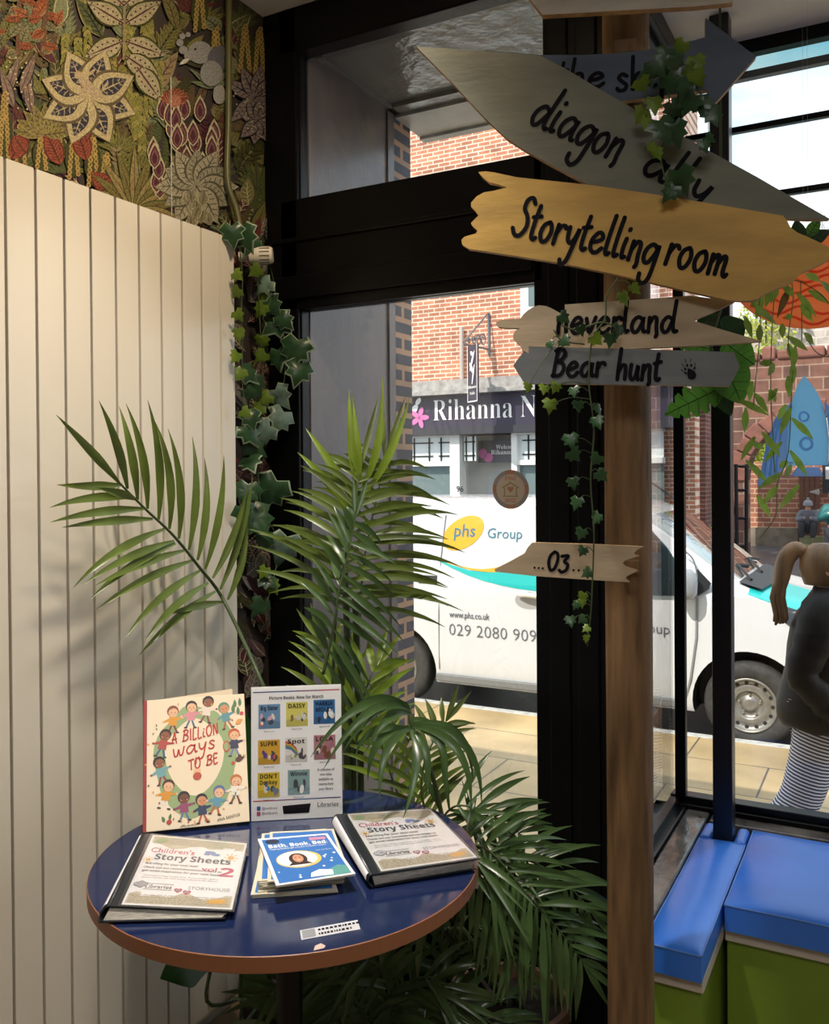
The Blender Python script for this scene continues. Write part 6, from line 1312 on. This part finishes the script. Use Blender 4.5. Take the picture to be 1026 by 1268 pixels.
# ------------------------------------------------------------------ ivy
IVY = mat('ivy_leaf', srgb(50, 82, 50), .34, var=.4, vscale=25, trans=.12); IVYB = mat('ivy_leaf_bright', srgb(112, 138, 44), .4, var=.35, vscale=25, trans=.3); IVYR = mat('ivy_pale_rim', srgb(142, 160, 132), .45); IVYP = mat('ivy_leaf_pale', srgb(120, 146, 132), .34, var=.5, vscale=30, trans=.15)
LOBE = [(0, -.02), (.30, -.20), (.46, -.02), (.62, .12), (.40, .30), (.50, .55), (.24, .60), (0, 1.05), (-.24, .60), (-.50, .55), (-.40, .30), (-.62, .12), (-.46, -.02), (-.30, -.20)]
def ivyleaf(mb, p, size, ang, N, mi=0, rim=False, rnd=random):
    p = V(p); N = (V(N)+V((rnd.uniform(-1, 1), rnd.uniform(-1, 1), rnd.uniform(-.7, .9)))*.55).normalized(); rx = V((0, 0, 1)).cross(N).normalized(); uy = N.cross(rx)
    c, s_ = math.cos(ang), math.sin(ang); X = (rx*c+uy*s_)*size; Y = (uy*c-rx*s_)*size
    k = len(LOBE); q = lambda a, e, z: p+X*a+Y*e+N*size*z
    outer = [q(a, e-.3, -.22*(a*a)-.18*max(0, e-.4)**2+rnd.uniform(-.03, .03)) for a, e in LOBE]; f_ = .91 if rim else .6
    inner = [q(a*f_, (e-.2)*f_-.1, .05-.10*a*a) for a, e in LOBE]; ctr = q(0, -.05, .0)
    mb.add(outer+inner+[ctr], [(i, (i+1) % k, k+(i+1) % k, k+i) for i in range(k)], 3 if rim else mi); m0 = len(mb.v)-1
    for i in range(k): mb.f.append([m0-k+i, m0-k+(i+1) % k, m0]); mb.m.append(mi); mb.c.append((1, 1, 1))
def ivy(label, stems, leaves, pos, seed, stem_r=.0016, base=None):
    rnd = random.Random(seed); allp = [pos(*q) for st in stems for q in st]; top_ = max(allp, key=lambda p: p.z)
    t = thing('ivy_garland', base or top_, label, 'ivy'); b = MB()
    for st in stems: b.tube(crom([pos(*q) for q in st], 6), stem_r, 6)
    vine = b.build('vine', STEM, t, smooth=True)
    b = MB(); sb = MB(); sp = [p for st in stems for p in crom([pos(*q) for q in st], 6)]
    for lf in leaves:
        u, v, s_, kind = lf[:4]; p = pos(u, v); N = toward(p); p = p+N*rnd.uniform(.004, .022); d = (p-CAM).length; ang = lf[4] if len(lf) > 4 else rnd.uniform(2.2, 4.1)
        ivyleaf(b, p, s_/1100*d*.9, ang, N, {'d': 0, 'b': 1, 'p': 2, 'r': 0}[kind], kind in 'rp', rnd)
        near = min(sp, key=lambda q: (q-p).length)
        if (near-p).length < .12: sb.tube(crom([near, near.lerp(p, .5)+V((0, 0, .008)), p-N*.002], 3), .0009, 4)
    lo_ = b.build('leaves', [IVY, IVYB, IVYP, IVYR], t, smooth=True); tag(lo_, kind=None)
    sb.build('leaf_stalks', STEM, t)
    return t
Z5 = lambda x, y: (260+x/2.187, 280+y/2.187)
pos_l = lambda u, v: onX(u, v, -1.556) if u < 304 else onX(u, v, -1.60) if u < 338 else onY(u, v, 2.125)
G = lambda l: [(*Z5(x, y), s_, k) for x, y, s_, k in l]
ivy('bright green small-leaved ivy strand hanging at the right end of the radiator', [[Z5(80, 60), Z5(88, 140), Z5(84, 240), Z5(88, 330), Z5(85, 410)], [Z5(110, 60), Z5(128, 150), Z5(135, 260), Z5(140, 360), Z5(148, 470)]],
    G([(72, 132, 17, 'b'), (72, 178, 17, 'b'), (76, 240, 17, 'b'), (78, 290, 17, 'b'), (70, 352, 17, 'b'), (82, 398, 18, 'b'), (125, 120, 18, 'b'), (150, 186, 20, 'b'), (138, 224, 20, 'b'), (140, 312, 20, 'b'), (140, 352, 19, 'b'), (150, 465, 21, 'b'), (130, 496, 20, 'b'), (105, 450, 20, 'd'), (95, 505, 16, 'b')]), pos_l, 2, base=V((-1.60, 2.0, 2.1)))
ivy('large variegated ivy trailing down the papered corner beside the black frame', [[Z5(60, 30), Z5(120, 45), Z5(165, 120), Z5(185, 250), Z5(205, 330), Z5(195, 450), Z5(160, 560)], [Z5(150, 560), Z5(130, 660), Z5(140, 760), Z5(185, 860), Z5(170, 960), Z5(150, 1030)]],
    G([(60, 20, 30, 'r'), (95, 28, 34, 'r'), (112, 52, 26, 'r'), (165, 215, 30, 'r'), (180, 265, 38, 'r'), (200, 255, 26, 'r'), (185, 355, 30, 'r'), (232, 335, 42, 'r'), (240, 393, 36, 'r'), (188, 460, 32, 'p'), (190, 522, 36, 'p'), (145, 555, 34, 'p'), (105, 560, 34, 'r'), (120, 600, 30, 'd'), (110, 520, 28, 'r'), (100, 400, 30, 'r'), (150, 160, 26, 'p'), (120, 430, 28, 'd'), (100, 720, 34, 'd'), (165, 715, 48, 'r'), (125, 795, 46, 'd'), (95, 780, 34, 'd'), (200, 868, 46, 'p'), (155, 960, 24, 'd'), (135, 1030, 26, 'd'), (170, 975, 20, 'b'), (145, 935, 18, 'b'), (110, 640, 30, 'r'), (150, 850, 24, 'd')]), pos_l, 3, .002, base=V((-1.60, 2.0, 2.15)))
Z3 = lambda x, y: (500+x/1.95, y/1.95)
pos_p = lambda u, v: onPlane(u, v, V((dh.x*1.672, dh.y*1.672, 1.5)), -dh)
G3 = lambda l: [(*Z3(x, y), s_, k) for x, y, s_, k in l]
ivy('ivy clump draped over the slate blue and grey green boards', [[Z3(690, 100), Z3(650, 150), Z3(640, 220), Z3(640, 300), Z3(620, 380), Z3(640, 460)], [Z3(650, 140), Z3(700, 200), Z3(735, 260)], [Z3(640, 170), Z3(585, 210), Z3(590, 280)]],
    G3([(668, 112, 18, 'b'), (632, 135, 26, 'd'), (608, 160, 26, 'd'), (590, 185, 22, 'd'), (574, 203, 22, 'b'), (572, 278, 22, 'b'), (604, 250, 22, 'b'), (582, 295, 17, 'b'), (655, 150, 22, 'd'), (706, 150, 22, 'b'), (706, 188, 22, 'b'), (648, 196, 28, 'd'), (640, 172, 26, 'd'), (680, 215, 26, 'd'), (692, 246, 28, 'd'), (668, 245, 22, 'd'), (722, 252, 24, 'd'), (744, 276, 24, 'd'), (648, 268, 24, 'd'), (624, 310, 34, 'd'), (655, 318, 30, 'd'), (600, 355, 15, 'b'), (612, 370, 14, 'b'), (668, 432, 34, 'd'), (644, 462, 24, 'd'), (690, 170, 18, 'b'), (735, 335, 14, 'd'), (725, 350, 16, 'd')]), pos_p, 4)
Z4 = lambda x, y: (560+x/2.2, 340+y/2.2)
G4 = lambda l: [(*Z4(x, y), s_, k) for x, y, s_, k in l]
pos_q = lambda u, v: onPlane(u, v, V((dh.x*1.680, dh.y*1.680, 1.5)), -dh)
ivy('thin ivy strand hanging down the signpost from the pale pointing hand board', [[Z4(450, 10), Z4(420, 60), Z4(415, 120), Z4(380, 180), Z4(372, 300), Z4(385, 420), Z4(376, 560), Z4(385, 700), Z4(380, 860), (731, 760), (727, 800)], [Z4(300, 140), Z4(340, 150), Z4(410, 130), Z4(470, 160)], [Z4(275, 150), Z4(300, 180), Z4(360, 190)]],
    G4([(466, 62, 19, 'b'), (495, 38, 16, 'b'), (302, 116, 17, 'd'), (304, 180, 19, 'd'), (266, 190, 13, 'd'), (350, 150, 15, 'd'), (390, 176, 19, 'b'), (452, 150, 19, 'd'), (430, 175, 19, 'd'), (206, 306, 14, 'b'), (266, 354, 20, 'b'), (280, 306, 16, 'b'), (250, 310, 15, 'b'), (330, 316, 16, 'd'), (342, 356, 16, 'd'), (322, 450, 21, 'd'), (330, 490, 21, 'd'), (394, 400, 18, 'd'), (396, 365, 15, 'd'), (392, 502, 18, 'd'), (404, 546, 18, 'd'), (328, 566, 17, 'd'), (338, 620, 18, 'd'), (392, 662, 18, 'd'), (350, 704, 17, 'd'), (354, 752, 15, 'd'), (366, 812, 16, 'd')])+[(721, 738, 13, 'b'), (720, 746, 12, 'b'), (713, 749, 12, 'd'), (706, 768, 15, 'd'), (721, 767, 13, 'd'), (726, 790, 11, 'b'), (726, 778, 11, 'b')], pos_q, 5)
# ------------------------------------------------------------------ hanging bamboo-leaf garland
Z0 = lambda x, y: (800+x/3.25, 330+y/3.25)
bam = thing('bamboo_garland', P(950, 335, 2.12), 'hanging garland of long light green bamboo leaves in front of the bay window', 'garland')
BL_ = [(425, 150, 525, 235), (605, 105, 685, 205), (650, 95, 735, 150), (500, 90, 478, 165), (620, 155, 670, 225), (530, 85, 500, 150), (550, 75, 595, 125), (640, 30, 700, 60), (565, 280, 650, 340), (635, 268, 672, 315), (570, 310, 590, 385), (600, 320, 588, 420), (395, 200, 425, 290), (455, 235, 455, 310), (365, 535, 495, 600), (400, 570, 395, 670), (435, 510, 490, 590), (495, 495, 520, 548), (525, 492, 488, 545), (570, 440, 575, 530), (562, 555, 530, 620), (582, 565, 535, 682), (585, 610, 672, 697), (465, 665, 540, 768), (545, 705, 473, 790), (436, 685, 380, 782), (425, 708, 475, 738), (578, 740, 648, 845), (400, 780, 492, 875), (585, 798, 555, 850), (570, 785, 533, 812), (545, 830, 447, 898), (530, 880, 470, 957), (615, 878, 533, 980), (445, 920, 498, 1008), (455, 390, 515, 392), (515, 392, 490, 440), (425, 460, 413, 545), (470, 110, 440, 215), (700, 60, 760, 120), (455, 120, 420, 160), (560, 210, 590, 200), (545, 230, 548, 290), (590, 470, 590, 380)]
lb = MB(); br_ = MB(); rnd = random.Random(8)
for i, (x0, y0, x1, y1) in enumerate(BL_):
    a3, e3 = P(*Z0(x0, y0), 2.12), P(*Z0(x1, y1), 2.12+rnd.uniform(-.05, .05)); leaflet(lb, a3, e3, .0088, V((0, 0, .003)), (toward(a3)+V((rnd.uniform(-.3, .3), rnd.uniform(-.3, .3), rnd.uniform(-.2, .3)))).normalized(), n=8, fold=.12, peak=.42, mi=0)
b = MB(); leaflet(b, P(*Z0(575, 85), 2.12), P(*Z0(525, 208), 2.1), .009, V((0, 0, 0)), toward(P(960, 360, 2.1)), fold=.1); b.build('brown_leaf', mat('dry_bamboo', srgb(110, 84, 44), .5, trans=.2), bam, smooth=True)
lb.build('leaves', mat('bamboo_leaf', srgb(146, 180, 78), .4, var=.3, vscale=30, trans=.55), bam, smooth=True)
b = MB()
for st in ([(470, 40), (455, 150), (458, 250), (440, 450), (430, 560)], [(580, 40), (590, 130), (570, 300), (590, 400), (585, 480), (575, 700), (560, 790), (525, 880), (520, 1000), (455, 1095)], [(620, 60), (625, 200), (625, 300)], [(620, 60), (700, 110), (760, 180)], [(650, 300), (690, 350), (760, 370)], [(575, 790), (590, 790)], [(520, 60), (505, 250), (500, 500), (510, 700), (515, 830)]): b.tube(crom([P(*Z0(x, y), 2.12) for x, y in st], 6), .0013, 5)
b.tube(crom([P(*Z0(620, 60), 2.12), P(*Z0(520, 40), 2.12), P(925, 322, 2.16), P(905, 300, 2.32), P(899, 285, 2.42)], 5), .0014, 5); b.tube([P(*Z0(470, 40), 2.12), P(*Z0(520, 40), 2.12)], .0014, 5); b.build('stems', mat('bamboo_stem', srgb(104, 112, 58), .5), bam, smooth=True)
# ------------------------------------------------------------------ swiss-cheese leaves round the black pillar
mon = thing('monstera_garland', P(880, 450, 2.24), 'broad glossy cut leaves wrapped round the black pillar behind the sign boards', 'garland')
MON = mat('monstera_leaf', srgb(92, 148, 58), .3, var=.35, vscale=12, trans=.5); MOND = mat('monstera_leaf_dark', srgb(34, 70, 34), .3, var=.3, vscale=12, trans=.15); RIB = mat('monstera_rib', srgb(36, 56, 30), .5)
def monstera(a, e, wd, d, m, bend=0, cuts=True, N_=None):
    A_, E_ = P(*a, d), P(*e, d+.02); N = N_ or toward(A_); Y = E_-A_; L_ = Y.length; y = Y/L_; x = y.cross(N).normalized(); w_ = wd/1100*d
    half = []
    for i in range(25):
        t = i/24; prof = math.sin(math.pi*min(1, t*.93+.07))**.7*(1.15-.45*t)
        if cuts and .14 < t < .92 and i % 4 == 2: prof *= .52
        half.append((prof*w_, -.10*L_*(1-t)**6*prof+t*L_))
    q = lambda s_, h: A_+x*s_*h[0]+y*h[1]-N*(h[0]/w_)**2*w_*.25+N*bend*math.sin(math.pi*h[1]/L_)
    b = MB(); L1 = [q(1, h) for h in half]; R1 = [q(-1, h) for h in half]; C1 = [A_+y*h[1]+N*bend*math.sin(math.pi*h[1]/L_) for h in half]; k = 25
    b.add(L1+C1+R1, [(i, i+1, k+i+1, k+i) for i in range(k-1)]+[(k+i, k+i+1, 2*k+i+1, 2*k+i) for i in range(k-1)]); o = b.build('leaf', m, mon, smooth=True)
    r_ = MB(); r_.tube([p+N*.001 for p in C1], .0012, 5)
    for i in range(3, 22, 4):
        for S_ in (L1, R1): r_.tube([C1[i-2]+N*.001, C1[i-2].lerp(S_[min(24, i+1)], .85)+N*.0015], .0007, 4)
    r_.build('rib', RIB, o)
monstera((889, 482), (822, 514), 22, 2.2, MON); monstera((892, 440), (918, 500), 26, 2.16, MON, .01, False); monstera((898, 425), (934, 452), 20, 2.18, MON, 0, False); monstera((895, 415), (922, 398), 20, 2.2, MOND, 0, False)
monstera((880, 432), (838, 425), 16, 2.22, MON); monstera((885, 470), (905, 515), 14, 2.2, MOND, 0, False); monstera((880, 405), (870, 385), 15, 2.22, MOND, 0, False); monstera((990, 300), (985, 272), 10, 2.1, MOND, 0, False); monstera((1000, 300), (1028, 285), 9, 2.1, MOND, 0, False); monstera((1000, 292), (1015, 270), 8, 2.1, MON, 0, False)
b = MB(); b.tube(crom([P(893, 380, 2.21), P(880, 430, 2.19), P(896, 450, 2.18), P(884, 480, 2.2)], 6), .004, 6); b.tube(crom([P(893, 380, 2.21), P(905, 330, 2.2), P(960, 300, 2.12), P(1005, 300, 2.1)], 6), .003, 6); q = P(893, 380, 2.21); b.tube([q, V((q.x, q.y, 2.76))], .003, 6); b.build('vine', STEM, mon, smooth=True)
# ------------------------------------------------------------------ hanging cut-outs in the bay
RB = mat('rocket_blue', srgb(150, 188, 232), .5, trans=.75); RBD = mat('rocket_dark_blue', srgb(152, 176, 208), .5, trans=.6)
ro = V(P(995, 530, 2.36)); rn = -V((ray(995, 590).x, ray(995, 590).y, 0)).normalized()
rp_ = lambda u, v, e=0: onPlane(u, v, ro, rn)+rn*e
rk = thing('rocket_cutout', rp_(1010, 590), 'blue cut-out space rocket with two ring portholes hanging in the bay window', 'decoration')
b = MB(); b.slab([rp_(*p) for p in ((995, 465), (1003, 474), (1012, 487), (1018, 500), (1023, 520), (1026, 545), (1025, 576), (974, 577), (973, 550), (976, 520), (981, 494), (987, 477))], rn, .003); b.build('rocket_body', RB, rk)
for px_ in ([(980, 498), (968, 506), (958, 520), (950, 545), (943, 575), (937, 602), (948, 601), (962, 588), (974, 577), (973, 550), (976, 520)], [(1020, 498), (1032, 506), (1042, 520), (1050, 545), (1057, 575), (1063, 602), (1052, 601), (1038, 588), (1025.5, 577), (1027, 545), (1024, 520)]):
    b = MB(); b.slab([rp_(*p, -.004) for p in px_], rn, .006); fn = b.build('fin', RBD, rk)
    b = MB(); s_ = 1 if px_[0][0] < 1000 else -1; c0 = 1000
    for k in range(3): pts = [(974-k*6, 512+k*4), (966-k*7, 540+k*3), (959-k*7, 590+k*2)]; pts = pts if s_ > 0 else [(2*c0-x, y) for x, y in pts]; ribbon(b, crom([rp_(*p, -.003) for p in pts], 5), .006, rn)
    b.build('fin_stripe', RB, fn)
b = MB(); b.slab([rp_(*p, -.004) for p in ((986, 578.5), (1014, 578.5), (1019, 590), (979, 590))], rn, .006); b.build('exhaust', RBD, rk)
for (u, v, r_) in ((995, 516, 7), (998, 549.5, 9)):
    b = MB(); n_ = 24; ro_ = [rp_(u+r_*math.cos(a), v+r_*math.sin(a), .0012) for a in [2*math.pi*i/n_ for i in range(n_)]]; ri_ = [rp_(u+r_*.6*math.cos(a), v+r_*.6*math.sin(a), .0012) for a in [2*math.pi*i/n_ for i in range(n_)]]
    b.add(ro_+ri_, [(i, (i+1) % n_, n_+(i+1) % n_, n_+i) for i in range(n_)]); b.build('porthole_ring', RBD, rk)
b = MB(); q = rp_(995, 466, -.003); b.tube([q, V((q.x, q.y, 2.76))], .0003, 4); b.build('hanging_thread', mat('clear_thread', srgb(190, 196, 200), .3), rk)
oc = P(1000, 345, 2.30); on = rn; op = lambda u, v, e=0: onPlane(u, v, oc, on)+on*e
od = thing('oval_cutout', op(1000, 407), 'orange cut-out oval with darker wavy lines hanging behind the bamboo leaves', 'decoration')
b = MB(); b.slab([op(1000+95*math.cos(a), 345+62*math.sin(a)) for a in [2*math.pi*i/40 for i in range(40)]], on, .003); b.build('oval_panel', mat('orange_card', srgb(250, 150, 110), .55, trans=.7), od)
b = MB()
for k in range(9):
    pts = []
    for i in range(26):
        x = -84+i*6.8; y = -52+k*13+5*math.sin(i*.75+k*1.3)
        if (x/89)**2+(y/57)**2 < 1: pts.append(op(1000+x, 345+y, .001))
    if len(pts) > 3: ribbon(b, pts, .0065, on)
b.build('wavy_lines', mat('orange_dark', srgb(206, 104, 78), .55, trans=.6), od)
b = MB(); q = op(1000, 285, -.003); b.tube([q, V((q.x, q.y, 2.76))], .0003, 4); b.build('hanging_thread', MATS['clear_thread'], od)
# ------------------------------------------------------------------ round sticker on the glass (seen from the back)
YG_ = YW+.0475; sc_ = onY(632, 606, YG_); sr = (onY(655, 606, YG_).x-onY(610, 606, YG_).x)/2
st = thing('round_sticker', sc_, 'round orange and grey safe zone sticker on the glass, seen from behind', 'sticker')
b = MB(); b.lathe(sc_, (0, -1, 0), [(0, 0), (sr, 0), (sr, .0008), (0, .0008)], 40); b.build('sticker_disc', mat('sticker_grey', srgb(134, 128, 128), .6), st)
fr = Fr(sc_+V((0, -.001, 0)), (-sr, 0, 0), (0, 0, sr)); nrm = V((0, -1, 0))
fz = lambda x, y, c=0: sc_+V((-sr*x, -.001-c, sr*y))
b = MB(); STK = [mat('sticker_orange', srgb(158, 108, 86), .6), mat('sticker_beige', srgb(176, 160, 146), .6), mat('sticker_olive', srgb(134, 126, 84), .6)]
for k in range(4):
    a0 = k*math.pi/2-.28; A1 = [fz(.99*math.cos(a0+i*.07), .99*math.sin(a0+i*.07), .0001) for i in range(9)]; A2 = [fz(.8*math.cos(a0+i*.07), .8*math.sin(a0+i*.07), .0001) for i in range(9)]; b.add(A1+A2, [(i, i+1, 9+i+1, 9+i) for i in range(8)], 0)
b.poly([fz(.78*math.cos(a), .78*math.sin(a), .0002) for a in [2*math.pi*i/32 for i in range(32)]], 1)
for s_ in (-1, 1): b.add([fz(s_*.5, .08, .0003), fz(0, .40, .0003), fz(0, .30, .0003), fz(s_*.42, .04, .0003)], [(0, 1, 2, 3)], 2); b.add([fz(s_*.36, .08, .0003), fz(s_*.36, -.32, .0003), fz(s_*.29, -.32, .0003), fz(s_*.29, .08, .0003)], [(0, 1, 2, 3)], 2)
b.add([fz(-.42, -.32, .0003), fz(.42, -.32, .0003), fz(.42, -.38, .0003), fz(-.42, -.38, .0003)], [(0, 1, 2, 3)], 2)
b.poly([fz(.16*1.1*math.sin(a)**3, .01+.012*(13*math.cos(a)-5*math.cos(2*a)-2*math.cos(3*a)-math.cos(4*a)), .0004) for a in [2*math.pi*i/28 for i in range(28)]], 0)
b.build('sticker_print', STK, st)
b = MB(); text(b, fz, bold('SAFE'), 0, .47, w=.62, h=.20, c=.0005, align='C'); text(b, fz, bold('ZONE'), 0, -.66, w=.62, h=.20, c=.0005, align='C'); b.build('sticker_words', STK[0], st)
# ------------------------------------------------------------------ ceiling spotlights, and an unseen fill panel added to brighten the room
def downlight(x, y, nm, lab, r=.075):
    t = thing(nm, (x, y, CEIL), lab, 'lamp'); b = MB(); b.lathe((x, y, CEIL-.012), (0, 0, 1), [(r, .012), (r, 0), (r*.85, -.003), (r*.82, .004), (r*.82, .012)], 28); b.build('bezel', WHITE, t)
    b = MB(); b.lathe((x, y, CEIL-.006), (0, 0, 1), [(r*.82, 0), (0, 0)], 24); b.build('lamp_face', mat('lamp_glow', (1, .85, .6), .5, emit=(1, .78, .5, 6)), t)
downlight(-.80, 1.40, 'ceiling_spotlight', 'small round warm spotlight in the ceiling near the radiator')
downlight(-.98, 1.18, 'ceiling_spotlight', 'small round spotlight in the ceiling above the blue table')
t = thing('added_fill_panel', (.35, -.5, CEIL), 'added square white fill light panel, unseen in the ceiling behind the viewer', 'lamp')
b = MB(); b.box((-.12, -.97, 2.872), (.82, -.03, CEIL)); b.build('panel_frame', WHITE, t)
b = MB(); b.box((-.09, -.94, 2.868), (.79, -.06, 2.872)); b.build('diffuser', mat('fill_panel_glow', (1, 1, 1), .5, emit=(1, .97, .92, 3)), t)
